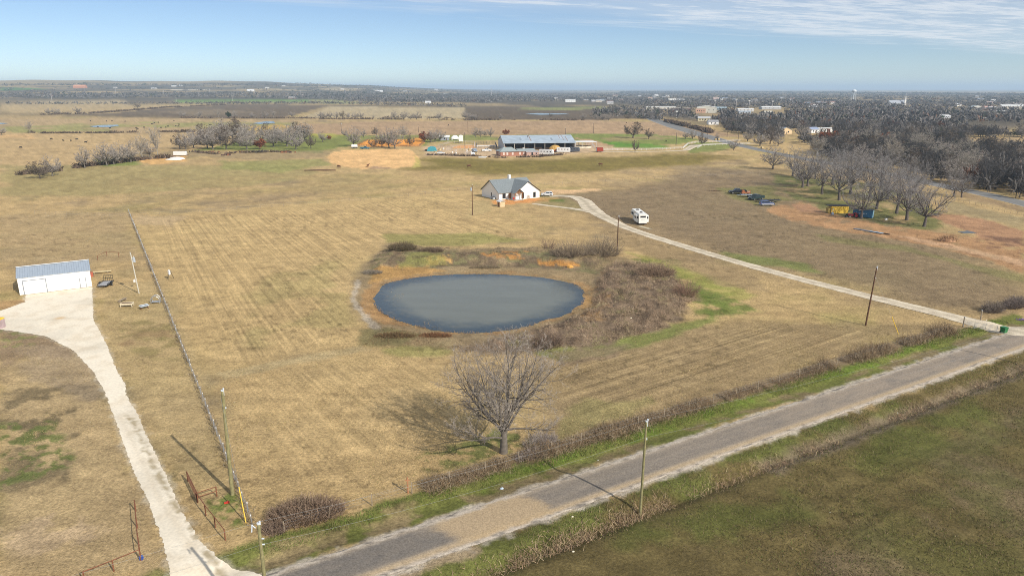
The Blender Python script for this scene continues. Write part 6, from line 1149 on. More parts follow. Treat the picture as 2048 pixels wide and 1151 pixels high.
# ------------------------------------------------------------------ vehicles
def wheel(parent, x, y, r=.36, w=.24):
    o = MB().tube([(x, y - w / 2, r), (x, y + w / 2, r)], r, 12).build('wheel', TYRE, parent); MB().tube([(x, y - w / 2 - .012, r), (x, y + w / 2 + .012, r)], r * .58, 10).build('rim', RIM, o); return o
def paint_mat(name, col): return mat('paint_' + name, col, .3, .05, spec=.5)
def vehicle(name, label, px, py, rz, kind, pm, cat='car', s=1.0, lower=None, xyz=None):
    """car, suv or pickup heading along +x, with wheels, glass and lamps as parts"""
    x, y, z = xyz or at(px, py); t = thing(name, label, cat, (x, y, z + .03), rz); t.scale = (s, s, s)
    if kind == 'suv': L_, W_, low, cab = 4.7, 1.88, [(-2.35,.42),(-2.4,.95),(-2.3,1.08),(1.0,1.08),(2.15,.98),(2.36,.8),(2.36,.4)], [(-2.28,1.06),(-1.95,1.62),(-1.6,1.72),(.2,1.72),(1.1,1.06)]
    elif kind == 'pickup': L_, W_, low, cab = 5.8, 1.98, [(-2.9,.5),(-2.92,1.15),(-.75,1.15),(-.75,1.12),(1.35,1.12),(2.75,1.06),(2.92,.85),(2.92,.45)], [(-.72,1.1),(-.55,1.85),(.75,1.88),(1.5,1.1)]
    else: L_, W_, low, cab = 4.6, 1.8, [(-2.3,.4),(-2.3,.9),(-1.4,.98),(1.0,.95),(2.1,.85),(2.3,.7),(2.3,.38)], [(-1.75,.95),(-1.0,1.42),(.3,1.42),(1.15,.93)]
    b = MB().prism(low, -W_ / 2, W_ / 2).build('body', pm, t)
    c = MB(); k = len(cab); n = W_ / 2 * .80
    for sy in (-1, 1):
        for a, q in cab: ins = 1.0 if q < 1.2 and q < cab[1][1] - .2 else .86; c.v.append((a, sy * W_ / 2 * .96 * ins, q))
    c.f.append(tuple(range(k))); c.f.append(tuple(range(k, 2 * k))[::-1])
    for i in range(k): j = (i + 1) % k; c.f.append((i, k + i, k + j, j))
    c.build('cabin', pm, t)
    za, zb = cab[0][1] + .05, cab[1][1] - .06; x0, x1 = cab[0][0], cab[-1][0]; fr, ba = cab[-2], cab[1]
    for sy in (-1, 1):
        yb, yt = sy * (W_ / 2 * .955 + .004), sy * (W_ / 2 * .865 + .012); xm = (fr[0] + ba[0]) / 2 - .1
        for a0, a1, b0, b1 in ((x0 + .28, xm - .05, ba[0] + .15, xm - .05), (xm + .06, x1 - .22, xm + .06, fr[0] - .02)): MB().quad((a0, yb, za), (a1, yb, za), (b1, yt, zb), (b0, yt, zb)).build('side_window', DARKGLASS, t)
    wy = W_ / 2 * .80; MB().quad((x1 - .06, -wy, za + .02), (x1 - .06, wy, za + .02), (fr[0] + .03, wy * .96, zb), (fr[0] + .03, -wy * .96, zb)).build('windscreen', DARKGLASS, t)
    MB().quad((x0 + .03, -wy, za + .05), (x0 + .03, wy, za + .05), (ba[0] - .03, wy * .96, zb), (ba[0] - .03, -wy * .96, zb)).build('rear_window', DARKGLASS, t)
    wx = L_ * .31
    for sx in (-wx, wx):
        for sy in (-1, 1): wheel(t, sx, sy * (W_ / 2 - .10), .38 if kind != 'sedan' else .33)
    for sy in (-1, 1): MB().box((L_ / 2 + .01, sy * W_ * .36, .76), (.08, .38, .16)).build('headlight', INSUL, t); MB().box((-L_ / 2 - .02, sy * W_ * .42, .9), (.08, .14, .3)).build('tail_light', RED, t)
    MB().box((L_ / 2 + .03, 0, .48), (.12, W_ * .96, .18)).build('bumper', BLACK if lower is None else lower, t); MB().box((-L_ / 2 - .03, 0, .52), (.12, W_ * .96, .18)).build('bumper', BLACK if lower is None else lower, t)
    if lower:
        for sy in (-1, 1): MB().box((0, sy * (W_ / 2 + .012), .58), (L_ * .86, .02, .26)).build('lower_panel', lower, t)
    if kind == 'pickup': MB().b2(-2.75, -.8, -.85, .85, 1.153, 1.165).build('bed_floor', BLACK, t); MB().b2(-2.9, -.75, -.98, -.86, 1.155, 1.32).b2(-2.9, -.75, .86, .98, 1.155, 1.32).b2(-2.9, -2.78, -.86, .86, 1.155, 1.32).build('bed_side', pm, t)
    return t
SILVER = paint_mat('silver', (.62, .63, .64)); WP_ = paint_mat('white', (.75, .75, .74)); DKBLUE = paint_mat('dark_blue', (.03, .045, .10)); BLK = paint_mat('black', (.015, .018, .022)); DKGRN = paint_mat('dark_green', (.02, .04, .045)); REDP = paint_mat('dull_red', (.28, .05, .03)); BLUEG = paint_mat('blue_grey', (.22, .27, .34))
vehicle('parked_suv', 'silver suv parked beside the white farmhouse', 1094, 391.5, math.pi + .05, 'suv', SILVER)
vehicle('parked_suv', 'dark blue and silver suv in front of the row of trucks', 1533, 411, .02, 'suv', paint_mat('blue', (.06, .09, .20)), s=1.12, lower=SILVER)
vehicle('pickup_truck', 'black crew truck at the left end of the vehicle row', 1475, 387.5, math.pi - .08, 'pickup', BLK, 'truck', 1.2)
vehicle('pickup_truck', 'dark green truck parked behind the blue suv', 1512, 399.5, math.pi + .55, 'pickup', DKGRN, 'truck', 1.2)
def flatbed(name, label, px, py, rz, L_, m, load=None, deck=.85, rail=False):
    x, y, z = at(px, py); t = thing(name, label, 'trailer', (x, y, z), rz); MB().box((0, 0, deck), (L_, 2.3, .18)).build('deck', m, t); MB().tube([(L_ / 2, .7, deck - .1), (L_ / 2 + 1.5, 0, deck - .2)], .07, 5).tube([(L_ / 2, -.7, deck - .1), (L_ / 2 + 1.5, 0, deck - .2)], .07, 5).build('hitch', m, t)
    for a in (-.75, .15):
        for s in (-1, 1): wheel(t, a - .3, s * 1.02, .36, .2)
    for s in (-1, 1): MB().box((-.3, s * 1.15, deck), (2.1, .3, .06)).build('fender', m, t)
    if rail:
        for s in (-1, 1): MB().box((0, s * 1.12, deck + .45), (L_, .06, .08)).build('side_rail', m, t)
        for a in np.linspace(-L_ / 2 + .1, L_ / 2 - .1, 6):
            for s in (-1, 1): MB().box((a, s * 1.12, deck + .25), (.06, .06, .45)).build('stake', m, t)
    return t
flatbed('flatbed_trailer', 'long black flatbed trailer behind the dark blue suv', 1538, 404.5, .05 + math.pi, 8.5, BLACK, rail=True)
flatbed('flatbed_trailer', 'low pale edged trailer in front of the rusty machine', 1496, 393.5, math.pi - .1, 6.0, GREYTIN)
x, y, z = at(1492, 390); t = thing('rusty_machine', 'rusty orange farm machine between the parked trucks', 'machine', (x, y, z), -.05); RO = mat('rusty_orange', (.36, .13, .06), .85, .3)
MB().box((0, .6, .9), (3.6, 1.6, .5)).build('frame', RO, t); MB().box((-1.1, .6, 1.5), (.9, 1.2, .8)).build('engine', RO, t); MB().tube([(.2, .6, 1.2), (1.9, .6, 1.75)], .14, 6).build('boom', RO, t); MB().box((.9, .6, 1.35), (.9, 1.4, .3)).build('hopper', mat('pale_rust', (.5, .30, .22), .8), t)
for a in (-1.2, 1.2):
    for b in (0, 1.3): wheel(t, a, b, .45, .25)
x, y, z = at(1430, 382); t = thing('brush_heap', 'low brown brush heap left of the vehicle row', 'heap', (x, y, z)); sp = stems(np.array([(R.gauss(0, 1.6), R.gauss(0, .7)) for _ in range(260)]), .3, .8, 1.2, .06, [(.17,.12,.08),(.22,.15,.10)], 8, z=np.zeros(260)); link('branches', sp.mesh('branches'), t)
# yellow container, tractor, blue container, junk, tarp, root heap
x, y, z = at(1679, 427); t = thing('yellow_container', 'yellow storage container with dark roof under the pecans', 'container', (x, y, z), 0.03); YL = mat('yellow_steel', (.72, .48, .07), .6, .12)
MB().b2(-3.0, 3.0, 0, 2.5, .1, 2.6).build('box_body', YL, t); MB().b2(-4.0, 3.1, -.15, 2.7, 2.62, 2.75).build('roof', BLACK, t)
for i in range(9): MB().box((-2.7 + i * .68, -.025, 1.35), (.3, .05, 2.3)).build('rib', YL, t)
MB().b2(-3.9, -3.05, .3, 2.3, .1, 1.9).build('annex', mat('dull_yellow', (.35, .26, .08), .7), t)
x, y, z = at(1744, 437); t = thing('blue_container', 'blue shipping container with pale doors and faint white lettering under the pecans', 'container', (x, y, z), -.62); BLU = mat('container_blue', (.045, .155, .28), .6, .15); PBL = mat('container_door_blue', (.30, .55, .66), .6, .12)
CL_ = 6.1; MB().b2(-CL_, 0, 0, 2.45, .15, 2.6).build('box_body', BLU, t)
for i in range(14): MB().box((-CL_ + .3 + i * .42, -.02, 1.4), (.2, .04, 2.2)).build('rib', BLU, t)
for i in range(2): d = MB().box((.03, .62 + i * 1.2, 1.38), (.06, 1.14, 2.3)).build('door', PBL, t); MB().tube([(.08, .62 + i * 1.2 + (.35 if i == 0 else -.35), .35), (.08, .62 + i * 1.2 + (.35 if i == 0 else -.35), 2.45)], .03, 5).build('lock_bar', INSUL, d)
lt = mat('lettering_white', (.62, .68, .72), .6)
for i in range(8): hgh = .75 if i == 0 else .42; MB().box((-4.9 + i * .42, -.05, 1.45 + (hgh - .42) / 2), (.07, .02, hgh)).box((-4.82 + i * .42, -.05, 1.27 + (.18 if i % 2 else 0)), (.18, .02, .07)).build('letter', lt, t)
MB().b2(-CL_ - .05, .05, -.04, 2.5, 2.6, 2.66).build('roof', mat('dark_container_roof', (.03, .05, .08), .6), t)
x, y, z = at(1706, 435); t = thing('red_tractor', 'small red tractor with black bucket parked by the yellow container', 'tractor', (x, y, z), math.pi - .1); RT = mat('tractor_red', (.42, .03, .04), .45)
MB().box((.75, 0, 1.0), (1.6, .75, .6)).build('hood', RT, t); MB().box((-.4, 0, .75), (1.2, .6, .5)).build('chassis', BLACK, t); MB().box((-.55, 0, 1.25), (.5, .5, .12)).box((-.8, 0, 1.55), (.1, .5, .55)).build('seat', BLACK, t); MB().tube([(.3, 0, 1.2), (.0, 0, 1.6)], .03, 5).tube([(.0, .2, 1.6), (.0, -.2, 1.6)], .03, 5).build('steering_wheel', BLACK, t)
for s in (-1, 1): o = MB().tube([(-.8, s * .62 - .18, .72), (-.8, s * .62 + .18, .72)], .72, 14).build('rear_wheel', TYRE, t); MB().tube([(-.8, s * .62 - .2, .72), (-.8, s * .62 + .2, .72)], .42, 10).build('rim', RT, o); wheel(t, 1.2, s * .55, .42, .22); MB().tube([(.2, s * .42, 1.1), (1.4, s * .42, 1.0), (2.1, s * .42, .45)], .06, 5).build('loader_arm', BLACK, t); MB().box((-.8, s * .72, 1.5), (1.0, .35, .08)).build('fender', RT, t)
MB().box((2.3, 0, .4), (.5, 1.5, .5), 0, .8).build('bucket', BLACK, t)
for px, py, rz, lb in [(1695, 432, .3, 'black grapple attachment left of the red tractor'), (1665, 429, .9, 'grey junk pile at the left end of the yellow container')]:
    x, y, z = at(px, py); t = thing('implement' if 'grapple' in lb else 'junk_pile', lb, 'implement' if 'grapple' in lb else 'junk', (x, y, z), rz); c = BLACK if 'grapple' in lb else GREYTIN
    MB().box((0, 0, .4), (1.3, .9, .7), .3, .8).build('frame', c, t); MB().tube([(-.3, 0, .7), (.1, .1, 1.6), (.5, 0, 1.9)], .12, 6).build('arm', c, t); MB().box((.8, .3, .3), (.7, .6, .5), .8).build('block', mat('rust_brown', (.2, .12, .09), .9), t)
x, y, z = at(1772, 440); t = thing('small_generator', 'small pale generator right of the blue container', 'generator', (x, y, z)); MB().box((0, 0, .35), (.7, .5, .5)).build('case', WHITE, t); MB().tube([(-.4, -.3, .1), (-.4, -.3, .75), (.4, -.3, .75), (.4, -.3, .1)], .03, 5).build('handle_frame', BLACK, t)
A, B = Vector(at(1708, 457.5)), Vector(at(1770, 468.5)); t = thing('sheet_metal_strip', 'long grey and blue strip of sheet metal lying on the red earth', 'sheet metal', tuple(A), math.atan2(B.y - A.y, B.x - A.x)); ln = (B - A).length
MB().b2(0, ln * .62, -.5, .5, .02, .22).build('long_sheet', mat('grey_sheet', (.20, .21, .24), .5), t); MB().b2(ln * .55, ln * .95, -.75, .1, .235, .32).build('blue_sheet', mat('blue_sheet', (.34, .48, .62), .4), t); MB().b2(ln * .7, ln * 1.12, .15, .5, .02, .3).build('dark_sheet', BLACK, t)
x, y, z = at(1895, 482); t = thing('root_heap', 'tan uprooted stump heap on the red earth', 'heap', (x, y, z)); MB().dome((0, 0, -.1), (2.3, 1.6), 1.2, 11, 4).build('earth_mound', mat('heap_earth', (.36, .21, .12), .95, .3, 2, bump=.1, bscale=3), t)
sp = stems(np.array([(R.gauss(0, 1.0), R.gauss(0, .7)) for _ in range(320)]), .8, 2.0, .7, .05, [(.42,.28,.17),(.35,.22,.13),(.28,.17,.10)], 8, z=np.full(320, .3)); link('roots', sp.mesh('roots'), t)
# --- fifth wheel camper
x, y = 41.7, 223.5; t = thing('fifth_wheel_camper', 'white fifth wheel camper with slide outs parked beside the gravel drive', 'camper', (x, y, T(x, y)), math.pi / 2 + .055); RVW = mat('camper_white', (.78, .77, .72), .4, .03)
MB().prism([(0, .55), (8.6, .55), (8.6, 1.5), (11.2, 1.75), (11.35, 2.6), (10.6, 3.65), (0, 3.6)], -1.25, 1.25).build('body', RVW, t)
MB().b2(.9, 4.2, 1.26, 1.95, .95, 3.1).build('slide_out', RVW, t); MB().b2(8.9, 10.3, 1.26, 1.7, 1.9, 3.2).build('slide_out', RVW, t); MB().b2(.4, 3.6, -1.95, -1.26, .95, 3.1).build('slide_out', RVW, t)
window(t, 0, 0, 2.75, 1.75, .55, 'l'); window(t, .9, 1.6, 2.4, .45, .7, 'l'); window(t, .4, -1.6, 2.4, .4, .7, 'l'); window(t, 5.2, 1.25, 2.3, .5, 1.4, 'b', name='door')
for a, w in ((6.6, .7), (7.8, .5)): window(t, a, 1.25, 2.4, w, .8, 'b')
window(t, 9.6, 1.7, 2.6, .8, .8, 'b'); window(t, 2.6, 1.95, 2.3, 1.6, .7, 'b'); MB().box((8.9, 1.48, 2.5), (.06, .34, .7)).build('slide_window', DARKGLASS, t)
for a in (2.9, 8.0): MB().box((a, 0, 3.8), (.8, .75, .3), 0, .85).build('roof_vent', mat('vent_dark', (.10, .09, .09), .6), t)
MB().tube([(-.02, -.5, 1.85), (-.02, -.2, 1.72), (-.02, 0, 1.68), (-.02, .2, 1.72), (-.02, .5, 1.85)], .035, 4).build('decal', mat('decal_grey', (.35, .34, .33), .5), t); MB().b2(4.3, 8.5, 1.255, 1.27, 1.45, 1.7).build('stripe', mat('decal_grey', 0), t)
for a in (2.6, 3.7):
    for s in (-1, 1): wheel(t, a, s * 1.0, .42, .25)
for s in (-1, 1): MB().box((9.6, s * .8, .8), (.12, .12, 1.6)).build('landing_leg', STEEL, t)
MB().b2(-.12, 0, -1.2, 1.2, .45, .65).build('bumper', BLACK, t)
# --- shed yard
x, y, z = at(211, 572); t = thing('utility_trailer', 'black utility trailer with mesh tailgate beside the metal shed', 'trailer', (x, y, z), -1.41); t.scale = (1.1, 1.1, 1.1)
MB().box((-.2, 0, .55), (3.3, 1.8, .1)).build('deck', mat('grey_planks', (.34, .34, .35), .8, .2, 6), t)
for s in (-1, 1): MB().box((-.2, s * .93, .8), (3.4, .06, .08)).box((-.2, s * .93, .55), (3.4, .06, .14)).build('side_rail', BLACK, t); MB().box((-.3, s * 1.1, .78), (.95, .3, .06)).build('fender', BLACK, t); wheel(t, -.3, s * 1.1, .33, .2)
for k in range(5):
    MB().box((-.2 + (k - 2) * .8, -.93, .68), (.06, .05, .3)).box((-.2 + (k - 2) * .8, .93, .68), (.06, .05, .3)).build('stake', BLACK, t)
for k in range(6): MB().box((-1.9, -.85 + k * .34, 1.2), (.05, .05, 1.3)).build('gate_bar', BLACK, t)
for q in (.62, 1.2, 1.82): MB().box((-1.9, 0, q), (.06, 1.8, .06)).build('gate_rail', BLACK, t)
MB().tube([(1.45, .8, .5), (2.5, 0, .5)], .06, 5).tube([(1.45, -.8, .5), (2.5, 0, .5)], .06, 5).build('tongue', BLACK, t)
x, y, z = at(203, 546); t = thing('lumber_stack', 'stack of pale boards behind the black trailer', 'lumber', (x, y, z), .42)
for k in range(4): MB().box((0, -.36 + k * .24, .42), (4.2, .22, .08)).build('board', mat('new_board', (.62, .50, .28), .8, .12), t)
for a in (-1.4, 1.4): MB().box((a, 0, .19), (.14, 1.1, .36)).build('bearer', WOOD, t)
x, y, z = at(183, 553); t = thing('red_drum', 'rust red drum at the corner of the metal shed', 'drum', (x, y, z)); MB().tube([(0, 0, 0), (0, 0, 1.1)], .42, 12).build('drum_body', mat('drum_red', (.42, .12, .07), .7, .2), t); MB().tube([(0, 0, .4), (0, 0, .45)], .44, 12).tube([(0, 0, .75), (0, 0, .8)], .44, 12).build('hoop', MATS['drum_red'], t)
x, y, z = at(255, 613); t = thing('raised_planter', 'raised wooden planter bed of dark soil near the pale pole', 'planter', (x, y, z), .12); CRB = mat('cream_board', (.66, .57, .40), .8, .12)
MB().b2(-1.15, 1.15, -.55, -.47, .5, .85).build('board', CRB, t); MB().b2(-1.15, 1.15, .47, .55, .5, .85).build('board', CRB, t); MB().b2(-1.15, -1.07, -.47, .47, .5, .85).build('board', CRB, t); MB().b2(1.07, 1.15, -.47, .47, .5, .85).build('board', CRB, t); MB().b2(-1.07, 1.07, -.47, .47, .52, .78).build('soil', mat('dark_soil', (.16, .095, .06), .95, .3, 5), t)
for a in (-1.05, 1.05):
    for b in (-.5, .5): MB().box((a, b, .25), (.1, .1, .5)).build('leg', CRB, t)
x, y, z = at(246.5, 603); t = thing('plank_bench', 'grey weathered plank bench behind the raised planter', 'bench', (x, y, z), 1.45); MB().box((0, 0, .5), (2.3, .28, .07)).box((0, .3, .5), (2.3, .26, .07)).build('seat', WOOD, t)
for a in (-.9, .9): MB().box((a, .15, .24), (.1, .5, .46)).build('leg', WOOD, t)
x, y, z = at(289, 617); t = thing('tin_table', 'tilted table of pale metal sheet near the wire fence', 'table', (x, y, z), .9); MB().quad((-.85, -.5, .62), (.85, -.5, .62), (.85, .5, .78), (-.85, .5, .78)).quad((-.85, -.5, .58), (-.85, .5, .74), (.85, .5, .74), (.85, -.5, .58)).build('table_top', mat('pale_sheet', (.62, .68, .72), .4, .06), t); MB().box((0, -.05, .73), (1.75, .12, .05)).build('seam', BLACK, t)
for a in (-.7, .7): MB().tube([(a, -.4, 0), (a * .8, .3, .7)], .05, 5).tube([(a, .4, 0), (a * .8, -.3, .62)], .05, 5).build('leg', RUST, t)
x, y, z = at(312, 605); t = thing('arched_feeder', 'grey arched pipe hay feeder against the long wire fence', 'feeder', (x, y, z), .2)
for b in (-.5, .5): MB().tube([(-.8, b, 0)] + [(-.8 * math.cos(a), b, .75 + .75 * math.sin(a)) for a in np.linspace(0, math.pi, 9)] + [(.8, b, 0)], .06, 6).build('hoop', STEEL, t)
for a in (-.8, .8): MB().tube([(a, -.5, .1), (a, .5, .1)], .05, 5).tube([(a, -.5, .75), (a, .5, .75)], .05, 5).build('side_bar', STEEL, t)
MB().box((0, 0, .25), (1.5, .9, .08)).build('tray', STEEL, t); MB().tube([(0, -.5, 1.5), (0, .5, 1.5)], .05, 5).build('ridge_bar', STEEL, t)
x, y, z = at(340, 558); t = thing('deer_feeder', 'three legged white deer feeder in the mown pasture', 'feeder', (x, y, z))
for k in range(3): a = k * 2.094 + .5; MB().tube([(.85 * math.cos(a), .85 * math.sin(a), 0), (.22 * math.cos(a), .22 * math.sin(a), 2.1)], .045, 5).build('leg', BLACK, t)
MB().tube([(0, 0, .9), (0, 0, 1.15), (0, 0, 2.0), (0, 0, 2.2)], [.06, .28, .28, .1], 10).build('barrel', WHITE, t)
x, y, z = at(3, 655); t = thing('yellow_topped_bin', 'grey pink bin with a yellow lid at the left picture edge', 'bin', (x, y, z)); MB().box((0, 0, .85), (1.0, 1.0, 1.7)).build('bin_body', mat('pink_grey', (.42, .32, .32), .7), t); MB().box((0, 0, 1.8), (1.08, 1.08, .25), 0, .8).build('lid', YELLOW, t)
x, y, z = at(352, 437); 
# --- ranch yard vehicles and clutter
def horse_trailer(label, px, py, rz, L_, m, h=2.9, name='horse_trailer', glass=True):
    x, y, z = at(px, py); t = thing(name, label, 'trailer', (x, y, z), rz); MB().prism([(-L_ / 2, .5), (L_ / 2, .5), (L_ / 2, h * .75), (L_ / 2 - .5, h), (-L_ / 2, h)], -1.25, 1.25).build('body', m, t)
    for k in range(4 if glass else 0): MB().box((-L_ / 2 + 1.5 + k * (L_ - 3) / 3, -1.27, h * .66), (.9, .04, .5)).build('vent_window', DARKGLASS, t)
    for a in (-.9, .1):
        for s in (-1, 1): wheel(t, a - .4, s * 1.1, .42, .22)
    MB().tube([(L_ / 2, .8, .6), (L_ / 2 + 1.6, 0, .6)], .08, 5).tube([(L_ / 2, -.8, .6), (L_ / 2 + 1.6, 0, .6)], .08, 5).build('tongue', BLACK, t); MB().box((-L_ / 2 - .03, 0, h * .5), (.06, 2.0, h * .7)).build('rear_door', INSUL, t); return t
horse_trailer('white horse trailer angled in front of the barn with dark windows', 1093, 310, -.45, 9.5, WP_, 3.6)
horse_trailer('long white trailer left of the dark trailer before the barn', 1127, 305, -.25, 9.0, WP_, 3.4)
horse_trailer('dark grey trailer behind the long white trailer', 1146, 304, -.25, 9.0, mat('dark_grey_paint', (.10, .11, .13), .5), 3.2)
horse_trailer('dark red box trailer parked at the start of the ranch drive', 1199, 304, .2, 4.6, REDP, 3.2, 'box_trailer', False)
horse_trailer('white stock trailer beside the left tree belt', 361, 311.5, .05, 8.0, WP_, 2.8, 'stock_trailer', False)
vehicle('pickup_truck', 'white pickup facing the camera at the ranch yard corner', 946, 311, -1.5, 'pickup', WP_, 'truck', 1.15)
vehicle('pickup_truck', 'blue grey truck parked by the corral', 949, 304, -1.3, 'pickup', BLUEG, 'truck', 1.3)
vehicle('pickup_truck', 'white and blue truck left of the brick house', 973, 303, .3, 'pickup', WP_, 'truck', 1.15)
vehicle('parked_car', 'silver car half hidden in the grass at the ranch fence', 882, 308, .1, 'sedan', SILVER, 'car', 1.1)
vehicle('pickup_truck', 'dark red truck behind the long white trailer', 1114, 304, 1.2, 'pickup', REDP, 'truck', 1.1)
x, y, z = at(965, 315.5); t = thing('small_boat', 'white skiff lying on the grass by the brick house', 'boat', (x, y, z), -.12); MB().prism([(-2.4, .1), (2.2, .1), (3.0, .75), (-2.4, .7)], -.8, .8).build('hull', WHITE, t); MB().b2(-2.2, 2.3, -.6, .6, .76, .80).build('deck', BLUEG, t)
x, y, z = at(864, 302); t = thing('teal_tent', 'teal tarpaulin covered machine at the corner of the tan arena', 'tarpaulin', (x, y, z)); MB().prism([(-3.4, 0), (-2.6, 2.3), (-1.2, 3.1), (1.4, 3.0), (2.6, 2.2), (3.4, 0)], -1.8, 1.8).build('cover', mat('teal_tarp', (.06, .30, .36), .6, .2), t); MB().box((-4.2, 0, .6), (1.6, 1.4, .9)).build('front_end', BLACK, t)
x, y, z = at(1110, 301); t = thing('hay_stack', 'rounded yellow hay stack under the barn front', 'hay stack', (x, y, z)); MB().dome((0, 0, -.1), (4.6, 3.4), 4.0, 16, 6).build('heap', mat('yellow_hay', (.50, .31, .10), .95, .25, 1, bump=.1, bscale=3), t)
for i, (px, py, c) in enumerate([(1052, 302, 'white_paint'), (1059, 302, 'cream_paint'), (1047, 300, 'white_paint'), (1130, 297, 'cream_paint'), (1142, 298, 'white_paint')]):
    x, y, z = at(px, py); t = thing('feed_drum', 'pale feed drum standing at the barn front', 'drum', (x, y, z), 0, 'feed drums at the barn front'); MB().tube([(0, 0, 0), (0, 0, 1.6)], .9, 10).build('drum_body', MATS[c], t)
x, y, z = at(699, 297); t = thing('cement_mixer', 'white tank wagon at the left end of the orange pen', 'wagon', (x, y, z)); MB().tube([(1.5, 1, 1.6), (5.5, 1, 1.6)], 1.2, 10).build('tank', WHITE, t); MB().box((3.5, 1, .5), (4.2, 1.6, .25)).build('chassis', BLACK, t)
for a in (2.4, 4.6):
    for s in (.2, 1.8): wheel(t, a, s, .45, .22)
vehicle('pickup_truck', 'dark teal truck beside the white tank wagon', 730, 298.5, .1, 'pickup', paint_mat('teal', (.03, .12, .18)), 'truck', 1.1)
flatbed('flatbed_trailer', 'long black flatbed in front of the rust red tree', 515, 305.5, .02, 11, BLACK, rail=True, deck=1.1)
for px, py, lb, sd in [(577, 305.5, 'dark brush pile on the pasture before the bare cluster', 5), (482, 305, 'rusty farm scrap row left of the black flatbed', 6), (455, 311, 'rusty plow frames among the dry weeds', 7), (425, 305, 'old rusty implements at the left of the scrap row', 8), (345, 316, 'grey scrap heap under the left fence trees', 9)]:
    x, y, z = at(px, py); t = thing('scrap_heap', lb, 'heap', (x, y, z)); q = random.Random(sd)
    for k in range(7): MB().box((q.uniform(-4.5, 4.5), q.uniform(-1, 1), .5), (q.uniform(.8, 2.2), q.uniform(.4, 1.0), q.uniform(.5, 1.3)), q.uniform(0, 3), .7).build('scrap_piece', RUST if k % 2 else mat('rust_dark', (.08, .05, .045), .9), t)
    MB().tube([(-3, 0, .3), (-1, .4, 1.6), (2, 0, 1.1)], .12, 5).build('bent_bar', RUST, t)
x, y, z = at(639, 341.5); t = thing('long_log', 'long dark log lying in the pasture before the tan arena', 'log', (x, y, z), .01); MB().tube([(-8, 0, .25), (-3, .2, .35), (2, -.1, .4), (8.5, .3, .3)], [.22, .3, .36, .25], 7).build('log_body', mat('dark_bark', (.13, .075, .045), .9), t)
for px, py, lb in [(354, 318, 'left white gravel mound by the stock trailer'), (347, 319.5, 'flatter white gravel mound beside the first')]:
    x, y, z = at(px, py); t = MB().dome((0, 0, -.1), (5.2, 2.2), 1.5 if 'left' in lb else 1.0, 12, 4).build('gravel_mound', mat('white_gravel', (.72, .69, .64), .95, .1, 1, bump=.1, bscale=2), None, True, (x, y, z)); tag(t, lb, 'mound')
for px, py in [(1431, 281), (1437, 281), (1524, 298)]:
    x, y, z = at(px, py); t = thing('hay_bale', 'round tan hay bale by the ranch drive', 'bale', (x, y, z), .4, 'hay bales by the ranch drive'); MB().tube([(-.75, 0, .85), (.75, 0, .85)], .85, 14).build('roll', mat('bale_straw', (.48, .36, .19), .95, .2, 4), t); MB().tube([(-.3, 0, .85), (-.26, 0, .85)], .862, 14).tube([(.3, 0, .85), (.34, 0, .85)], .862, 14).build('twine', CREAM, t)
for i, (px, py) in enumerate([(541, 281.5), (553, 281.5), (566, 281.5)]):
    x, y, z = at(px, py); t = thing('white_tub', 'white feed tub in the green paddock behind the tree cluster', 'tub', (x, y, z), 0, 'white tubs in the paddock'); MB().tube([(0, 0, 0), (0, 0, 1.4)], [1.2, 1.5], 10).build('tub_body', WHITE, t)
# small clutter of the ranch yard: pallets, panels and drums left of the barn
q = random.Random(21)
for i in range(22):
    px, py = q.uniform(852, 1000), q.uniform(299, 311)
    if 955 < px and py > 303: px -= 60
    x, y, z = at(px, py); kind = i % 3; t = thing(('pallet_stack', 'leaning_panel', 'feed_barrel')[kind], ('small stack of pale pallets in the ranch yard left of the barn', 'pale steel livestock panel standing in the ranch yard', 'white feed barrel among the ranch yard clutter')[kind], ('pallets', 'panel', 'barrel')[kind], (x, y, z), q.uniform(0, 3), ('pallet stacks of the ranch yard', 'livestock panels of the ranch yard', 'feed barrels of the ranch yard')[kind])
    if kind == 0:
        for k in range(3): MB().box((0, 0, .15 + k * .32), (1.6, 1.3, .22), q.uniform(-.1, .1)).build('pallet', mat('new_board', 0), t)
    elif kind == 1:
        for a in (-1.6, 0, 1.6): MB().box((a, 0, .8), (.1, .1, 1.6)).build('upright', WPIPE, t)
        for k in range(4): MB().box((0, 0, .35 + k * .38), (3.3, .07, .09)).build('bar', WPIPE, t)
    else: MB().tube([(0, 0, 0), (0, 0, .1), (0, 0, 1.0), (0, 0, 1.15)], [.42, .5, .5, .42], 10).build('barrel_body', WHITE, t); MB().tube([(0, 0, .55), (0, 0, .62)], .52, 10).build('hoop', STEEL, t)
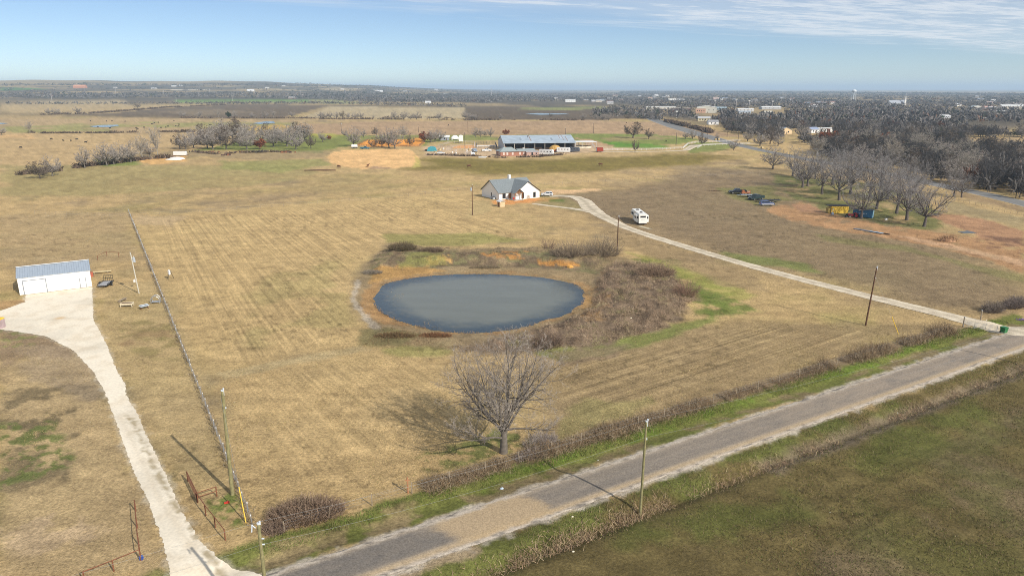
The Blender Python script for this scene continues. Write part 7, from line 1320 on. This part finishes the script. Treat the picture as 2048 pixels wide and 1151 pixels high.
# ------------------------------------------------------------------ cattle
def cow_body(graze, m):
    """continuous lofted body with legs grown from its underside"""
    mb = MB(); rings = [(-.98,1.12,.06,.08),(-.92,1.08,.20,.24),(-.6,1.05,.30,.34),(-.2,1.0,.34,.38),(.2,1.0,.34,.38),(.55,1.06,.30,.37),(.8,1.12,.22,.28)]
    rings += [(1.0,.98,.15,.18),(1.15,.68,.12,.14),(1.25,.48,.14,.14),(1.38,.25,.09,.10),(1.42,.18,.06,.07)] if graze else [(1.02,1.3,.15,.19),(1.15,1.42,.14,.16),(1.3,1.4,.14,.15),(1.5,1.3,.09,.10),(1.55,1.28,.06,.07)]
    k = 8
    for x, z, w, h in rings:
        for q in range(k): a = 2 * math.pi * q / k; mb.v.append((x, w * math.cos(a), z + h * math.sin(a)))
    for i in range(len(rings) - 1):
        for q in range(k): q2 = (q + 1) % k; mb.f.append((i * k + q, i * k + q2, (i + 1) * k + q2, (i + 1) * k + q))
    mb.f.append(tuple(range(k))[::-1]); e = (len(rings) - 1) * k; mb.f.append(tuple(range(e, e + k)))
    for s in (-1, 1):
        mb.tube([(.55, s * .16, 1.0), (.57, s * .2, .70), (.59, s * .21, .40), (.56, s * .21, .18), (.58, s * .21, 0)], [.16, .12, .075, .055, .07], 6)
        mb.tube([(-.6, s * .16, 1.05), (-.58, s * .2, .72), (-.76, s * .21, .44), (-.72, s * .21, .2), (-.68, s * .21, 0)], [.22, .16, .075, .06, .07], 6)
        hx, hz = (1.2, .62) if graze else (1.18, 1.52); mb.tube([(hx, s * .1, hz), (hx - .05, s * .3, hz + .02)], [.05, .03], 5)
    mb.tube([(-.97, 0, 1.25), (-1.08, 0, .95), (-1.06, 0, .5)], [.05, .03, .045], 5); return mb.mesh('cow', m, True)
BLKHIDE = mat('black_hide', (.02, .018, .016), .7, .3); BRNHIDE = mat('brown_hide', (.14, .06, .03), .7, .3); CM = {(g, c): cow_body(g, m) for g in (True, False) for c, m in (('k', BLKHIDE), ('b', BRNHIDE))}
cows = [(103,279.5),(127,283),(142,283),(154,280.5),(172,286),(42,297),(181,243),(213,243),(224,242.5),(251,244),(196,255),(220,257.5),(273,257),(275,260),(288,256),(304,249),(309,247),(317,246),(322,256.5),(332,256),(336,254),(352,253),(358,250),(357,254),(404,249.5),(420,251),(348,242.5),(792,249.5),(897,251.5),(1332,283.5)]
for i, (px, py) in enumerate(cows):
    x, y, z = at(px, py); o = link('cow', CM[(i % 3 != 1, 'k')], None, (x, y, z)); o.rotation_euler = (0, 0, R.uniform(0, 6.28)); o.scale = (1.05,) * 3
    lb = ('black cow grazing on the tan field behind the ranch' if px > 600 else 'black cow on the near tan pasture at the left') if py > 270 or px > 600 else 'black cow grazing near the small blue pond in the far pasture'
    if i == 5: lb = 'lone black cow nearest the left picture edge'
    if i == 29: lb = 'black cow on the green field beside the ranch drive'
    tag(o, lb, 'cow', None if i in (5, 29) else 'black cattle of the left pasture' if px < 600 else 'black cattle behind the ranch')
for px, py, rz, lb in [(678,335.5,2.6,'brown cow grazing at the left edge of the tan arena'),(736,334,1.2,'brown cow standing on the tan arena edge'),(938,335,.2,'brown cow grazing on the pasture below the brick house'),(1201,331.5,2.9,'dark brown cow grazing right of the white house')]:
    x, y, z = at(px, py); o = link('cow', CM[(px != 736, 'b')], None, (x, y, z)); o.rotation_euler = (0, 0, rz); o.scale = (1.12,) * 3; tag(o, lb, 'cow')
# ------------------------------------------------------------------ haze over the whole land
hz = MB().box((0, 10000, 60 - 1 + 30), (130000, 130000, 1)); hz = MB(); hz.b2(-61000, 61000, -61000, 61000, -3, 175); o = hz.build('haze', bpy.data.materials.new('haze_air')); tag(o, 'thin blue winter haze over the land', None, None, 'stuff')
m = o.data.materials[0]; m.use_nodes = True; nt = m.node_tree; nt.nodes.remove(nt.nodes['Principled BSDF']); v = nt.nodes.new('ShaderNodeVolumePrincipled'); v.inputs['Color'].default_value = (.58, .77, .98, 1); v.inputs['Density'].default_value = 1.0e-4; v.inputs['Anisotropy'].default_value = 0.0
nt.links.new(v.outputs[0], nt.nodes['Material Output'].inputs['Volume'])
